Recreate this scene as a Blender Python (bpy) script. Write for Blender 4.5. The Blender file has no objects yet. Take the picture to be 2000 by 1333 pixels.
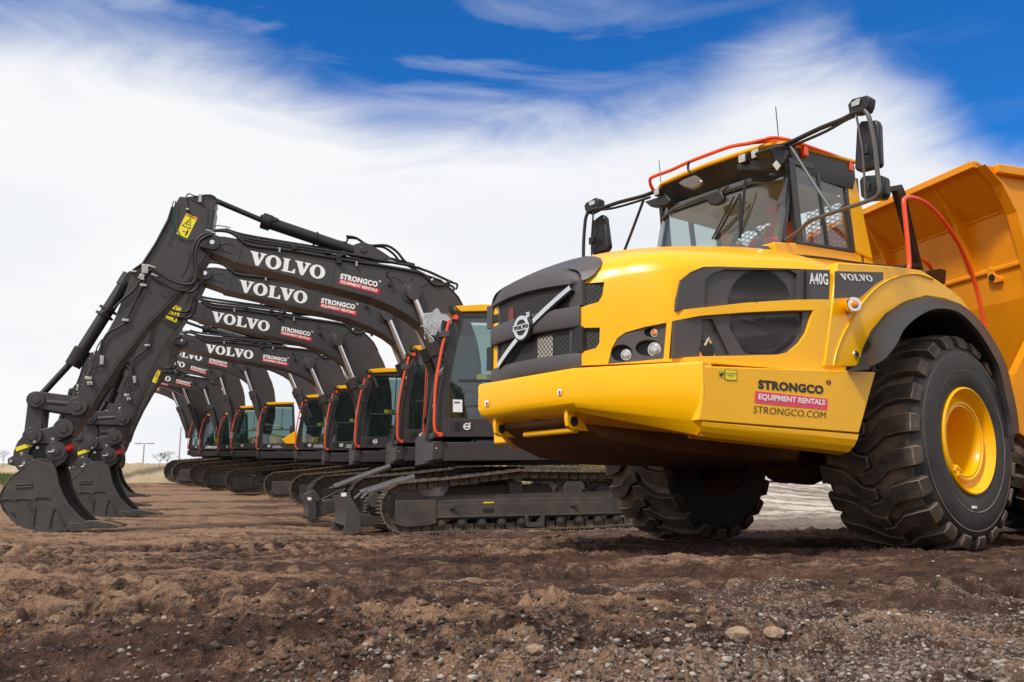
import bpy, bmesh, math, random
import numpy as np
from math import sin, cos, tan, pi, radians, sqrt, atan2, hypot
from mathutils import Matrix, Vector
random.seed(7); rng = np.random.default_rng(11)
S = bpy.context.scene; COL = S.collection

# ------------------------------------------------------------------ camera (27..32 mm lens, knee height, tilted up)
F = 1750.0; TH = 0.177; H = 0.42
cam_d = bpy.data.cameras.new('camera'); cam = bpy.data.objects.new('camera', cam_d); COL.objects.link(cam)
cam_d.lens = F / 2000 * 36; cam_d.sensor_width = 36; cam_d.clip_start = 0.05; cam_d.clip_end = 5000
cam.location = (0, 0, H); cam.rotation_euler = (pi / 2 + TH, 0, 0); S.camera = cam
ORG = np.array([0, 0, H])
def ray(px, py):
    dx = (px - 1000) / F; dy = (666.5 - py) / F
    return np.array([dx, cos(TH) - dy * sin(TH), sin(TH) + dy * cos(TH)])

class Frame:
    """machine frame: u = towards the rear, v = towards the near side, w = up"""
    def __init__(s, x, y, z, yaw, pitch=0.0):
        s.o = np.array([x, y, z], float); s.yaw = yaw; s.pitch = pitch
        c, n = cos(yaw), sin(yaw); cp, sp = cos(pitch), sin(pitch)
        s.R = np.array([[c * cp, n, -c * sp], [n * cp, -c, -n * sp], [sp, 0, cp]])
    def world(s, u, v, w): return s.o + s.R @ np.array([u, v, w])
    def loc(s, P): return s.R.T @ (P - s.o)
    def hitv(s, px, py, v):            # where the sight line meets the plane v = const
        o = s.loc(ORG); d = s.R.T @ ray(px, py); t = (v - o[1]) / d[1]; return tuple(o + d * t)
    def hitu(s, px, py, u):
        o = s.loc(ORG); d = s.R.T @ ray(px, py); t = (u - o[0]) / d[0]; return tuple(o + d * t)
    def hitp(s, px, py, A, B, off=0.0):      # vertical plane through plan points A, B = (u, v)
        o = s.loc(ORG); d = s.R.T @ ray(px, py)
        n = np.array([B[1] - A[1], -(B[0] - A[0]), 0.0]); n /= np.linalg.norm(n)
        if n[1] < 0: n = -n
        t = ((np.array([A[0], A[1], 0]) - o) @ n + off) / (d @ n); return tuple(o + d * t)
    def matrix(s):
        M = Matrix(((s.R[0][0], -s.R[0][1], s.R[0][2], s.o[0]), (s.R[1][0], -s.R[1][1], s.R[1][2], s.o[1]),
                    (s.R[2][0], -s.R[2][1], s.R[2][2], s.o[2]), (0, 0, 0, 1)))
        return M

# ------------------------------------------------------------------ materials
def mat(name, col, rough=0.5, metal=0.0, coat=0.0, spec=0.5, noise=0.0, nscale=6.0, dirt=None, dirt_amt=0.0, bump=0.0, bscale=60.0):
    m = bpy.data.materials.new(name); m.use_nodes = True; nt = m.node_tree; b = nt.nodes['Principled BSDF']
    b.inputs['Base Color'].default_value = (*col, 1); b.inputs['Roughness'].default_value = rough
    b.inputs['Metallic'].default_value = metal; b.inputs['Coat Weight'].default_value = coat
    b.inputs['Coat Roughness'].default_value = 0.12; b.inputs['Specular IOR Level'].default_value = spec
    L = nt.links.new; tc = nt.nodes.new('ShaderNodeTexCoord')
    if noise > 0 or dirt:
        n = nt.nodes.new('ShaderNodeTexNoise'); n.inputs['Scale'].default_value = nscale; n.inputs['Detail'].default_value = 6
        n.inputs['Roughness'].default_value = .65
        L(tc.outputs['Object'], n.inputs['Vector'])
        r = nt.nodes.new('ShaderNodeValToRGB'); r.color_ramp.elements[0].position = .38; r.color_ramp.elements[1].position = .68
        L(n.outputs['Fac'], r.inputs['Fac'])
        mx = nt.nodes.new('ShaderNodeMix'); mx.data_type = 'RGBA'
        mx.inputs['A'].default_value = (*col, 1)
        c2 = dirt if dirt else tuple(min(1, c * (1 - noise)) for c in col)
        mx.inputs['B'].default_value = (*c2, 1)
        k = nt.nodes.new('ShaderNodeMath'); k.operation = 'MULTIPLY'; k.inputs[1].default_value = dirt_amt if dirt else 1.0
        L(r.outputs['Color'], k.inputs[0]); L(k.outputs[0], mx.inputs['Factor']); L(mx.outputs['Result'], b.inputs['Base Color'])
        rr = nt.nodes.new('ShaderNodeMapRange'); rr.inputs['To Min'].default_value = max(0, rough - .07); rr.inputs['To Max'].default_value = min(1, rough + .12)
        L(n.outputs['Fac'], rr.inputs['Value']); L(rr.outputs['Result'], b.inputs['Roughness'])
    if bump > 0:
        n2 = nt.nodes.new('ShaderNodeTexNoise'); n2.inputs['Scale'].default_value = bscale; n2.inputs['Detail'].default_value = 4
        L(tc.outputs['Object'], n2.inputs['Vector'])
        bp = nt.nodes.new('ShaderNodeBump'); bp.inputs['Strength'].default_value = bump; bp.inputs['Distance'].default_value = .01
        L(n2.outputs['Fac'], bp.inputs['Height']); L(bp.outputs['Normal'], b.inputs['Normal'])
    return m
YEL = mat('yellow_paint', (.97, .478, .0), .30, coat=.22, spec=.3, noise=.06, nscale=1.3)
YEL2 = mat('yellow_paint_tray', (.84, .30, .0), .45, coat=.05, spec=.3, noise=.16, nscale=1.2, bump=.05, bscale=12)
CHA = mat('charcoal_paint', (.049, .043, .044), .36, noise=.25, nscale=2.5, bump=.03, bscale=25)
CHAD = mat('charcoal_paint_dusty', (.044, .039, .039), .5, dirt=(.13, .105, .085), dirt_amt=.28, nscale=3.5, bump=.06, bscale=40)
GRL = mat('grey_moulding', (.072, .064, .066), .5, noise=.12, nscale=3)
BLK = mat('black_plastic', (.012, .011, .011), .45)
BLKM = mat('black_matt', (.009, .008, .008), .75)
HOSE = mat('rubber_hose', (.022, .020, .019), .5, noise=.3, nscale=20)
ORG_ = mat('orange_rail_paint', (.86, .075, .008), .38, coat=.3, noise=.08)
CHR = mat('polished_steel', (.72, .72, .72), .16, metal=1.0)
STEEL = mat('zinc_fitting', (.42, .41, .38), .4, metal=.8)
WHT = mat('white_decal', (.82, .82, .82), .45)
PNK = mat('pink_decal', (.85, .05, .12), .45)
RED = mat('red_decal', (.60, .010, .018), .42)
BLD = mat('black_decal', (.012, .012, .014), .4)
YLD = mat('yellow_sticker', (.86, .72, .02), .45)
ORD = mat('orange_sticker', (.75, .16, .01), .45)
TYR = mat('tyre_rubber', (.018, .017, .017), .62, dirt=(.060, .052, .047), dirt_amt=.55, nscale=3.0, bump=.25, bscale=30)
LUG = mat('tyre_lug', (.030, .025, .022), .78, dirt=(.155, .108, .078), dirt_amt=.85, nscale=4.5, bump=.35, bscale=40)
MUD = mat('muddy_tread_base', (.25, .18, .13), .85, dirt=(.05, .038, .03), dirt_amt=.8, nscale=7, bump=.5, bscale=30)
TOOTHM = mat('worn_tooth_steel', (.10, .095, .09), .42, metal=.6, noise=.4, nscale=12)
SHOE = mat('muddy_track_steel', (.060, .048, .040), .6, dirt=(.21, .155, .11), dirt_amt=.85, nscale=9, bump=.4, bscale=40)
UNDER = mat('undercarriage_paint', (.040, .036, .036), .6, dirt=(.12, .085, .062), dirt_amt=.55, nscale=3.2, bump=.2, bscale=20)
LENS = mat('lamp_lens', (.62, .62, .60), .10, metal=.55, coat=1.0, noise=.5, nscale=40)
AMB = mat('amber_lens', (.75, .22, .02), .15, coat=1.0)
VEST = mat('hi_vis_orange', (.95, .09, .02), .8)
LIME = mat('reflective_lime', (.65, .75, .10), .6)
SKIN = mat('skin', (.45, .24, .16), .55)
SEAT = mat('seat_fabric', (.03, .03, .035), .85)
SEATY = mat('seat_reflection_ochre', (.45, .30, .06), .8, noise=.5, nscale=9)  # ochre painted on the seats in place of orange reflections in the cabs
FOIL = mat('crumpled_cover', (.34, .42, .42), .35, noise=.6, nscale=14)
def worn_edges(m, col, lo=.505, hi=.56):
    """dried mud rubbed onto the raised edges of the rubber"""
    nt = m.node_tree; L = nt.links.new; b = nt.nodes['Principled BSDF']; src = b.inputs['Base Color'].links[0].from_socket
    g = nt.nodes.new('ShaderNodeNewGeometry'); r = nt.nodes.new('ShaderNodeMapRange'); r.inputs['From Min'].default_value = lo; r.inputs['From Max'].default_value = hi; r.inputs['To Max'].default_value = .85
    L(g.outputs['Pointiness'], r.inputs['Value']); mx = nt.nodes.new('ShaderNodeMix'); mx.data_type = 'RGBA'; L(r.outputs[0], mx.inputs['Factor']); L(src, mx.inputs['A']); mx.inputs['B'].default_value = (*col, 1); L(mx.outputs['Result'], b.inputs['Base Color'])
def m_glass(name, tint, refl=.10, body=.0, bodycol=(.1, .12, .12)):
    m = bpy.data.materials.new(name); m.use_nodes = True; nt = m.node_tree; nt.nodes.clear(); L = nt.links.new
    o = nt.nodes.new('ShaderNodeOutputMaterial'); t = nt.nodes.new('ShaderNodeBsdfTransparent'); t.inputs['Color'].default_value = (*tint, 1)
    g = nt.nodes.new('ShaderNodeBsdfGlossy'); g.inputs['Roughness'].default_value = .02; g.inputs['Color'].default_value = (.95, .97, 1, 1)
    lw = nt.nodes.new('ShaderNodeFresnel'); ge = nt.nodes.new('ShaderNodeNewGeometry'); mr = nt.nodes.new('ShaderNodeMapRange'); mr.inputs['To Min'].default_value = 1.45; mr.inputs['To Max'].default_value = 1 / 1.45; L(ge.outputs['Backfacing'], mr.inputs['Value']); L(mr.outputs[0], lw.inputs['IOR'])
    ad = nt.nodes.new('ShaderNodeMath'); ad.inputs[1].default_value = refl; L(lw.outputs[0], ad.inputs[0])
    mx = nt.nodes.new('ShaderNodeMixShader'); L(ad.outputs[0], mx.inputs['Fac']); L(t.outputs[0], mx.inputs[1]); L(g.outputs[0], mx.inputs[2])
    if body > 0:
        d = nt.nodes.new('ShaderNodeBsdfDiffuse'); d.inputs['Color'].default_value = (*bodycol, 1)
        m2 = nt.nodes.new('ShaderNodeMixShader'); m2.inputs['Fac'].default_value = body
        L(mx.outputs[0], m2.inputs[1]); L(d.outputs[0], m2.inputs[2]); L(m2.outputs[0], o.inputs['Surface'])
    else: L(mx.outputs[0], o.inputs['Surface'])
    return m
GLS = m_glass('windscreen_glass', (.78, .86, .84), .07, .14, (.20, .24, .24))
GLD = m_glass('tinted_cab_glass', (.45, .58, .56), .07, .12, (.06, .09, .085))
WRAP = m_glass('clear_plastic_wrap', (.86, .86, .86), .22, .22, (.7, .7, .7))
def m_mesh(name, base, hole, scale=90.0, stretch=1.0):      # punched grille sheet: round holes in a staggered grid
    m = bpy.data.materials.new(name); m.use_nodes = True; nt = m.node_tree; b = nt.nodes['Principled BSDF']; L = nt.links.new
    tc = nt.nodes.new('ShaderNodeTexCoord'); mp = nt.nodes.new('ShaderNodeMapping'); L(tc.outputs['UV'], mp.inputs['Vector'])
    mp.inputs['Scale'].default_value = (scale, scale, 1); mp.inputs['Rotation'].default_value = (0, 0, radians(38))
    sx = nt.nodes.new('ShaderNodeSeparateXYZ'); L(mp.outputs[0], sx.inputs[0])
    vals = []
    for k in 'XY':
        s_ = nt.nodes.new('ShaderNodeMath'); s_.operation = 'SINE'; L(sx.outputs[k], s_.inputs[0]); vals.append(s_)
    mu = nt.nodes.new('ShaderNodeMath'); mu.operation = 'ADD'; L(vals[0].outputs[0], mu.inputs[0]); L(vals[1].outputs[0], mu.inputs[1])
    r = nt.nodes.new('ShaderNodeValToRGB'); r.color_ramp.elements[0].position = .0; r.color_ramp.elements[1].position = .35
    r.color_ramp.elements[0].color = (*base, 1); r.color_ramp.elements[1].color = (*hole, 1)
    L(mu.outputs[0], r.inputs['Fac']); L(r.outputs['Color'], b.inputs['Base Color']); b.inputs['Roughness'].default_value = .6
    return m
MESH = m_mesh('punched_grille', (.030, .028, .027), (.002, .002, .002), 230)
MESHW = m_mesh('punched_grille_silver', (.35, .32, .27), (.05, .045, .04), 230)
MESHR = m_mesh('punched_grille_over_red', (.16, .04, .035), (.25, .02, .02), 230)

# ------------------------------------------------------------------ mesh helpers
SIB = {}
SPLIT = set('''door_frame rear_pillar front_pillar link_pin bucket_rim hose_block lamp_shelf rail_bracket antenna pipe_clamp pipe_bracket pin_bolt cable_fitting hose_fitting grease_nipple
track_roller rail_end coupler_pin bucket_pin boom_pipe boom_hose arm_cylinder_hose arm_pipe frame_opening bucket_link push_link arm_flange boom_flange weld_seam bucket_ear wear_strip blade_arm roof_lamp
engine_snorkel hydraulic_hose lamp_cable door_hinge steering_wheel grease_line arm_cable red_cap cab_sticker filler_cap lock_ring_clamp rear_chassis front_axle quick_coupler wiper plastic_cover dashboard
seat console revolving_frame fan_blade engine_block rear_frame boom_lamp carrier_roller upper_tube'''.split())
def ngrid(n): return [2 * pi * i / n for i in range(n)]
class MB:
    def __init__(s): s.v = []; s.f = []; s.m = []; s.mi = 0
    def add(s, vs, fs):
        b = len(s.v); s.v += [tuple(p) for p in vs]; s.f += [tuple(b + i for i in f) for f in fs]; s.m += [s.mi] * len(fs); return s
    def hexa(s, P):      # eight corners: bottom 4, top 4
        return s.add(P, [(0, 3, 2, 1), (4, 5, 6, 7), (0, 1, 5, 4), (1, 2, 6, 5), (2, 3, 7, 6), (3, 0, 4, 7)])
    def box(s, u0, u1, v0, v1, w0, w1):
        return s.hexa([(u0, v0, w0), (u1, v0, w0), (u1, v1, w0), (u0, v1, w0), (u0, v0, w1), (u1, v0, w1), (u1, v1, w1), (u0, v1, w1)])
    def prism(s, pts, v0, v1):        # outline in (u, w), extruded along v
        n = len(pts); vs = [(p[0], v0, p[-1]) for p in pts] + [(p[0], v1, p[-1]) for p in pts]
        return s.add(vs, [tuple(range(n)), tuple(range(2 * n - 1, n - 1, -1))] + [(i, i + n, (i + 1) % n + n, (i + 1) % n) for i in range(n)])
    def loft(s, rings, cap=True, closed=True):
        n = len(rings[0]); vs = [p for r in rings for p in r]; fs = []
        for k in range(len(rings) - 1):
            for i in range(n if closed else n - 1):
                j = (i + 1) % n; fs.append((k * n + i, k * n + j, (k + 1) * n + j, (k + 1) * n + i))
        if cap: fs += [tuple(range(n)), tuple(range(len(vs) - 1, len(vs) - n - 1, -1))]
        return s.add(vs, fs)
    def grid(s, rows): return s.loft(rows, False, False)
    def slab(s, front, d):        # a polygon given in 3D, thickened by vector d
        n = len(front); d = np.array(d); vs = [tuple(p) for p in front] + [tuple(np.array(p) + d) for p in front]
        return s.add(vs, [tuple(range(n)), tuple(range(2 * n - 1, n - 1, -1))] + [(i, i + n, (i + 1) % n + n, (i + 1) % n) for i in range(n)])
    def cyl(s, p0, p1, r0, r1=None, n=16, cap=True):
        r1 = r0 if r1 is None else r1; a = Vector(p0); b = Vector(p1); d = (b - a).normalized()
        x = d.orthogonal().normalized(); y = d.cross(x)
        R = [[tuple(q + (x * cos(t) + y * sin(t)) * r) for t in ngrid(n)] for q, r in ((a, r0), (b, r1))]
        return s.loft(R, cap)
    def tube(s, pts, r, n=8, sub=3):
        P = [Vector(p) for p in pts]
        if sub > 1 and len(P) > 2:
            Q = []
            for i in range(len(P) - 1):
                p0 = P[max(i - 1, 0)]; p1 = P[i]; p2 = P[i + 1]; p3 = P[min(i + 2, len(P) - 1)]
                for k in range(sub):
                    t = k / sub; Q.append(.5 * ((2 * p1) + (p2 - p0) * t + (2 * p0 - 5 * p1 + 4 * p2 - p3) * t * t + (3 * p1 - p0 - 3 * p2 + p3) * t ** 3))
            P = Q + [P[-1]]
        rings = []; x = None
        for i, p in enumerate(P):
            d = (P[min(i + 1, len(P) - 1)] - P[max(i - 1, 0)]).normalized()
            x = d.orthogonal().normalized() if x is None else (x - d * x.dot(d)).normalized()
            y = d.cross(x); rings.append([tuple(p + (x * cos(t) + y * sin(t)) * r) for t in ngrid(n)])
        return s.loft(rings)
    def lathe(s, prof, c, n=48):      # prof = (radius, v) about the v axis through c = (u, w)
        rings = [[(c[0] + r * sin(t), v, c[1] + r * cos(t)) for t in ngrid(n)] for r, v in prof]
        return s.loft(rings, False)
    def pieces(s):
        """split into separate pieces (touching or overlapping ones stay together)"""
        n = len(s.v); par = list(range(n))
        def fd(a):
            while par[a] != a: par[a] = par[par[a]]; a = par[a]
            return a
        for f in s.f:
            for i in f[1:]: par[fd(i)] = fd(f[0])
        used = sorted({fd(f[0]) for f in s.f}); box = {}
        for r in used: box[r] = [1e9] * 3 + [-1e9] * 3
        for i, p in enumerate(s.v):
            r = fd(i)
            if r in box:
                q = box[r]
                for k in range(3): q[k] = min(q[k], p[k]); q[k + 3] = max(q[k + 3], p[k])
        for i, a in enumerate(used):
            for c in used[i + 1:]:
                A, C = box[a], box[c]
                if all(A[k] <= C[k + 3] + .004 and C[k] <= A[k + 3] + .004 for k in range(3)): par[fd(a)] = fd(c)
        out = {}
        for f, m in zip(s.f, s.m): out.setdefault(fd(f[0]), []).append((f, m))
        res = []
        for L_ in out.values():
            ids = sorted({i for f, m in L_ for i in f}); mp = {i: k for k, i in enumerate(ids)}; b = MB(); b.v = [s.v[i] for i in ids]; b.f = [tuple(mp[i] for i in f) for f, m in L_]; b.m = [m for f, m in L_]; res.append(b)
        return res
    def build(s, name, mats, parent=None, **k):
        if name in SPLIT:
            L_ = [b.build1(name, mats, parent, **k) for b in s.pieces()]
            for o in L_[1:]: SIB.setdefault(L_[0], []).append(o)
            return L_[0]
        return s.build1(name, mats, parent, **k)
    def build1(s, name, mats, parent=None, bevel=0, seg=2, smooth=None, sub=0, uv=None, flip=True):
        me = bpy.data.meshes.new(name)
        me.from_pydata([(p[0], -p[1], p[2]) for p in s.v] if flip else s.v, [], s.f)
        if not isinstance(mats, (list, tuple)): mats = [mats]
        for m in mats: me.materials.append(m)
        if len(mats) > 1: me.polygons.foreach_set('material_index', s.m)
        bm = bmesh.new(); bm.from_mesh(me); bmesh.ops.recalc_face_normals(bm, faces=bm.faces); bm.to_mesh(me); bm.free()
        if smooth is not None:
            me.polygons.foreach_set('use_smooth', [True] * len(me.polygons))
            me.set_sharp_from_angle(angle=radians(smooth))
        if uv:
            ul = me.uv_layers.new(name='UV')
            for lp in me.loops:
                c = me.vertices[lp.vertex_index].co; ul.data[lp.index].uv = (c[uv[0]], c[uv[1]])
        o = bpy.data.objects.new(name, me); COL.objects.link(o)
        if parent is not None: o.parent = parent
        if bevel:
            b = o.modifiers.new('bevel', 'BEVEL'); b.width = bevel; b.segments = seg; b.limit_method = 'ANGLE'; b.angle_limit = radians(35)
            me.polygons.foreach_set('use_smooth', [True] * len(me.polygons)); me.set_sharp_from_angle(angle=radians(40))
            b.harden_normals = False
        if sub:
            m = o.modifiers.new('sub', 'SUBSURF'); m.levels = m.render_levels = sub
        return o
def empty(name, fr, label, cat, group=None):
    o = bpy.data.objects.new(name, None); COL.objects.link(o)
    o.matrix_world = fr if isinstance(fr, Matrix) else fr.matrix()
    return tag(o, label, cat, group)
def tag(o, label=None, cat=None, group=None, kind=None):
    if label: o['label'] = label
    if cat: o['category'] = cat
    if group: o['group'] = group
    if kind: o['kind'] = kind
    return o
def bake(o):            # apply modifiers
    dg = bpy.context.evaluated_depsgraph_get(); me = bpy.data.meshes.new_from_object(o.evaluated_get(dg)); o.modifiers.clear(); o.data = me; return o
def cut(o, cutters):
    tmp = []
    for c in cutters:
        co = c.build('cutter', BLK, o.parent); tmp.append(co)
        m = o.modifiers.new('b', 'BOOLEAN'); m.object = co; m.operation = 'DIFFERENCE'; m.solver = 'EXACT'
    bpy.context.view_layer.update(); bake(o)
    for c in tmp: bpy.data.objects.remove(c)
    return o

# ------------------------------------------------------------------ lettering
def curve2d(polys):
    cu = bpy.data.curves.new('c', 'CURVE'); cu.dimensions = '2D'; cu.fill_mode = 'BOTH'
    for P in polys:
        sp = cu.splines.new('POLY'); sp.points.add(len(P) - 1)
        for i, p in enumerate(P): sp.points[i].co = (p[0], p[1], 0, 1)
        sp.use_cyclic_u = True
    return cu
def flat(cu):
    o = bpy.data.objects.new('t', cu); COL.objects.link(o); bpy.context.view_layer.update()
    me = bpy.data.meshes.new_from_object(o.evaluated_get(bpy.context.evaluated_depsgraph_get()))
    vs = [tuple(v.co)[:2] for v in me.vertices]; fs = [tuple(p.vertices) for p in me.polygons]
    bpy.data.objects.remove(o); return vs, fs
def slab_word():
    """wide slab-serif capitals V O L V O"""
    V = [(0, 1), (0, .9), (.09, .9), (.42, 0), (.60, 0), (.93, .9), (1.02, .9), (1.02, 1), (.62, 1), (.62, .9), (.72, .9), (.60, .40), (.46, .9), (.52, .9), (.50, 1)]
    L = [(0, 1), (0, .9), (.10, .9), (.10, .1), (0, .1), (0, 0), (.86, 0), (.86, .34), (.77, .34), (.66, .11), (.40, .11), (.40, .9), (.48, .9), (.48, 1)]
    def O_(x): return [[(x + .5 + .5 * cos(t), .5 + .52 * sin(t)) for t in ngrid(32)], [(x + .5 + .205 * cos(t), .5 + .39 * sin(t)) for t in ngrid(32)][::-1]]
    out = []; x = 0
    out.append([(p[0], p[1]) for p in V]); x = 1.0
    out += O_(x); x += 1.06
    out.append([(p[0] + x, p[1]) for p in L]); x += .80
    out.append([(p[0] + x, p[1]) for p in V]); x += .98
    out += O_(x); x += 1.0
    vs, fs = flat(curve2d([[(p[0] / x, p[1]) for p in P] for P in out])); return vs, fs
def sans(text, offset=0.0, shear=0.0, space=1.0):
    cu = bpy.data.curves.new('t', 'FONT'); cu.body = text; cu.offset = offset; cu.shear = shear; cu.space_character = space; cu.resolution_u = 3
    vs, fs = flat(cu); x0 = min(v[0] for v in vs); x1 = max(v[0] for v in vs); y0 = min(v[1] for v in vs); y1 = max(v[1] for v in vs)
    return [((v[0] - x0) / (x1 - x0), (v[1] - y0) / (y1 - y0)) for v in vs], fs
QUAD = ([(0, 0), (1, 0), (1, 1), (0, 1)], [(0, 1, 2, 3)])
W_SLAB = slab_word()
W_STR = sans('STRONGCO', .055, 0, 1.08); W_EQ = sans('EQUIPMENT RENTALS', .035, .0, 1.0); W_COM = sans('STRONGCO.COM', -.004, .0, 1.0)
W_MOD = sans('A40G', .03, 0, 1.08); W_ACT = sans('ACTIVE', .02, .3); W_CON = sans('CONTROL', .02, .3); W_N = sans('N', .03)
def place(shape, hit, bl, br, tl, rect=(0, 0, 1, 1), mb=None):
    """lay a flat shape on a surface; bl, br, tl = picture points of its box, rect = sub-box inside it"""
    P0, P1, P2 = (np.array(hit(*p)) for p in (bl, br, tl)); ex, ey = P1 - P0, P2 - P0
    x0, y0, x1, y1 = rect; mb = mb or MB()
    mb.add([tuple(P0 + ex * (x0 + (x1 - x0) * a) + ey * (y0 + (y1 - y0) * b)) for a, b in shape[0]], shape[1]); return mb
def ring_mark(cx=.5, cy=.5, r=.5):
    A = [(cx + r * cos(t), cy + r * sin(t)) for t in ngrid(28)]; B = [(cx + r * .68 * cos(t), cy + r * .68 * sin(t)) for t in ngrid(28)][::-1]
    return flat(curve2d([A, B]))
W_RING = ring_mark()
W_ARROW = flat(curve2d([[(.74, .86), (.86, .74), (.99, .99)], [(.78, 1.0), (1.0, 1.0), (1.0, .78)]]))
W_BAR = flat(curve2d([[(.08, .40), (.92, .40), (.92, .60), (.08, .60)]]))
# ================================================================== THE ARTICULATED DUMP TRUCK
T = Frame(3.0, 9.2, 0.0, 0.66)
TR = empty('dump_truck', T, 'large yellow articulated dump truck with charcoal grille parked in the right foreground', 'dump truck')
TCX, TCW = -0.13, 0.935
def mirror(b):
    """append the mirror image (v -> -v) of everything collected so far"""
    n = len(b.v); b.v += [(p[0], -p[1], p[2]) for p in b.v]; k = len(b.f); b.f += [tuple(i + n for i in f) for f in b.f[:k]]; b.m += b.m[:k]; return b
def cat(P, sub):
    P = [np.array(p, float) for p in P]; Q = []
    for i in range(len(P) - 1):
        p0, p1, p2, p3 = P[max(i - 1, 0)], P[i], P[i + 1], P[min(i + 2, len(P) - 1)]
        for k in range(sub):
            t = k / sub; Q.append(.5 * (2 * p1 + (p2 - p0) * t + (2 * p0 - 5 * p1 + 4 * p2 - p3) * t * t + (3 * p1 - p0 - 3 * p2 + p3) * t ** 3))
    return Q + [P[-1]]
PA, PB_, PC, PD = (-3.66, .62), (-3.15, 1.22), (-1.95, 1.50), (-1.0, 1.62)
# hood: stations, half section from lower edge to centre line
HS = [  # u, [(v, w)...]
 (-3.62, [(.63, 1.40), (.635, 1.75), (.63, 2.02), (.57, 2.11), (.42, 2.155), (.2, 2.175), (0, 2.18)]),
 (-3.42, [(.885, 1.40), (.885, 1.75), (.88, 2.05), (.80, 2.165), (.58, 2.24), (.3, 2.28), (0, 2.29)]),
 (-3.15, [(1.205, 1.40), (1.20, 1.75), (1.18, 2.09), (1.07, 2.225), (.74, 2.33), (.36, 2.39), (0, 2.40)]),
 (-2.67, [(1.33, 1.40), (1.33, 1.8), (1.31, 2.14), (1.20, 2.285), (.80, 2.43), (.4, 2.50), (0, 2.51)]),
 (-2.0, [(1.49, 1.40), (1.49, 1.8), (1.475, 2.19), (1.36, 2.33), (.88, 2.52), (.44, 2.62), (0, 2.63)]),
 (-1.66, [(1.53, 1.40), (1.53, 1.8), (1.515, 2.2), (1.40, 2.33), (.92, 2.55), (.46, 2.66), (0, 2.67)])]
rows = []
for u, half in HS:
    half = [(u, v, w) for v, w in half]
    top = cat(half[2:], 4); ring = half[:2] + [tuple(p) for p in top]
    kf = .80 if u < -3.3 else (.86 if u < -3 else .93)      # the far cheek tucks in behind the grille
    rows.append(ring + [(p[0], -p[1] * kf, p[2]) for p in ring[::-1][1:]])
R2 = list(zip(*[cat(c, 5) for c in zip(*rows)]))
HR_ = [[tuple(p - np.array([0, .03 * np.sign(p[1]) * max(0, 1 - i / 4) * (p[2] > 2.0) * (abs(p[1]) > .3), .035 * max(0, 1 - i / 4) * (p[2] > 1.9)])) for p in r] for i, r in enumerate(R2)]
hood_b = MB().loft(HR_, True, True)
hood = hood_b.build('hood', YEL, TR)
def S2(off=0.0): return lambda x, y: T.hitp(x, y, PB_, PC, off)
def S1(off=0.0): return lambda x, y: T.hitp(x, y, PA, PB_, off)
def S3(off=0.0): return lambda x, y: T.hitp(x, y, PC, PD, off)
def zm(pts, x0, y0, k): return [(x0 + a / k, y0 + b / k) for a, b in pts]
def pocket(pts, hit, n, out=.12, deep=.16):
    """cutter: the outline extruded from in front of the surface to behind it"""
    P = [np.array(hit(*p)) for p in pts]; n = np.array(n); return MB().slab([tuple(p + n * out) for p in P], -n * (out + deep))
def pn(A, B):
    n = np.array([-(B[1] - A[1]), B[0] - A[0], 0.0]); n /= np.linalg.norm(n); return n if n[1] > 0 else -n
N1, N2, N3 = pn(PA, PB_), pn(PB_, PC), pn(PC, PD)
# side vents: upper and lower openings, headlight pocket, two small side meshes of the grille
V_UP = zm([(222, 460), (226, 400), (248, 285), (300, 240), (375, 208), (470, 205), (1112, 226), (1108, 398), (900, 402), (620, 418), (380, 446)], 1250, 450, 2.962)
V_LO = zm([(203, 735), (214, 518), (360, 494), (620, 474), (860, 464), (1005, 462), (965, 590), (925, 650), (860, 705), (800, 720)], 1250, 450, 2.962)
V_HL = zm([(850, 772), (872, 680), (905, 622), (950, 590), (1060, 560), (1190, 536), (1173, 745)], 900, 450, 2.962)
V_M1 = zm([(692, 440), (700, 300), (828, 296), (818, 370), (795, 412)], 900, 450, 2.962)
V_M2 = zm([(688, 704), (692, 562), (803, 560), (800, 650), (780, 680)], 900, 450, 2.962)
cut(hood, [pocket(V_UP, S2(), N2, deep=.14), pocket(V_LO, S2(), N2, deep=.14), pocket(V_HL, S1(), N1, deep=.10), pocket(V_M1, S1(), N1, deep=.07), pocket(V_M2, S1(), N1, deep=.07)])
hood.data.polygons.foreach_set('use_smooth', [True] * len(hood.data.polygons)); hood.data.set_sharp_from_angle(angle=radians(28))
bvl = hood.modifiers.new('bevel', 'BEVEL'); bvl.width = .008; bvl.segments = 2; bvl.limit_method = 'ANGLE'; bvl.angle_limit = radians(50)
# grey liners inside the openings
def liner(name, pts, hit, n, depth, material, grow=0.0, parent=None):
    P = [np.array(hit(*p)) for p in pts]; c = sum(P) / len(P); P = [c + (p - c) * (1 + grow) for p in P]
    return MB().slab([tuple(p - n * depth) for p in P], -n * .03).build(name, material, parent or hood)
vp = liner('vent_panel', V_UP, S2(), N2, .025, GRL)
vp2 = liner('vent_panel', V_LO, S2(), N2, .025, GRL)
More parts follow.
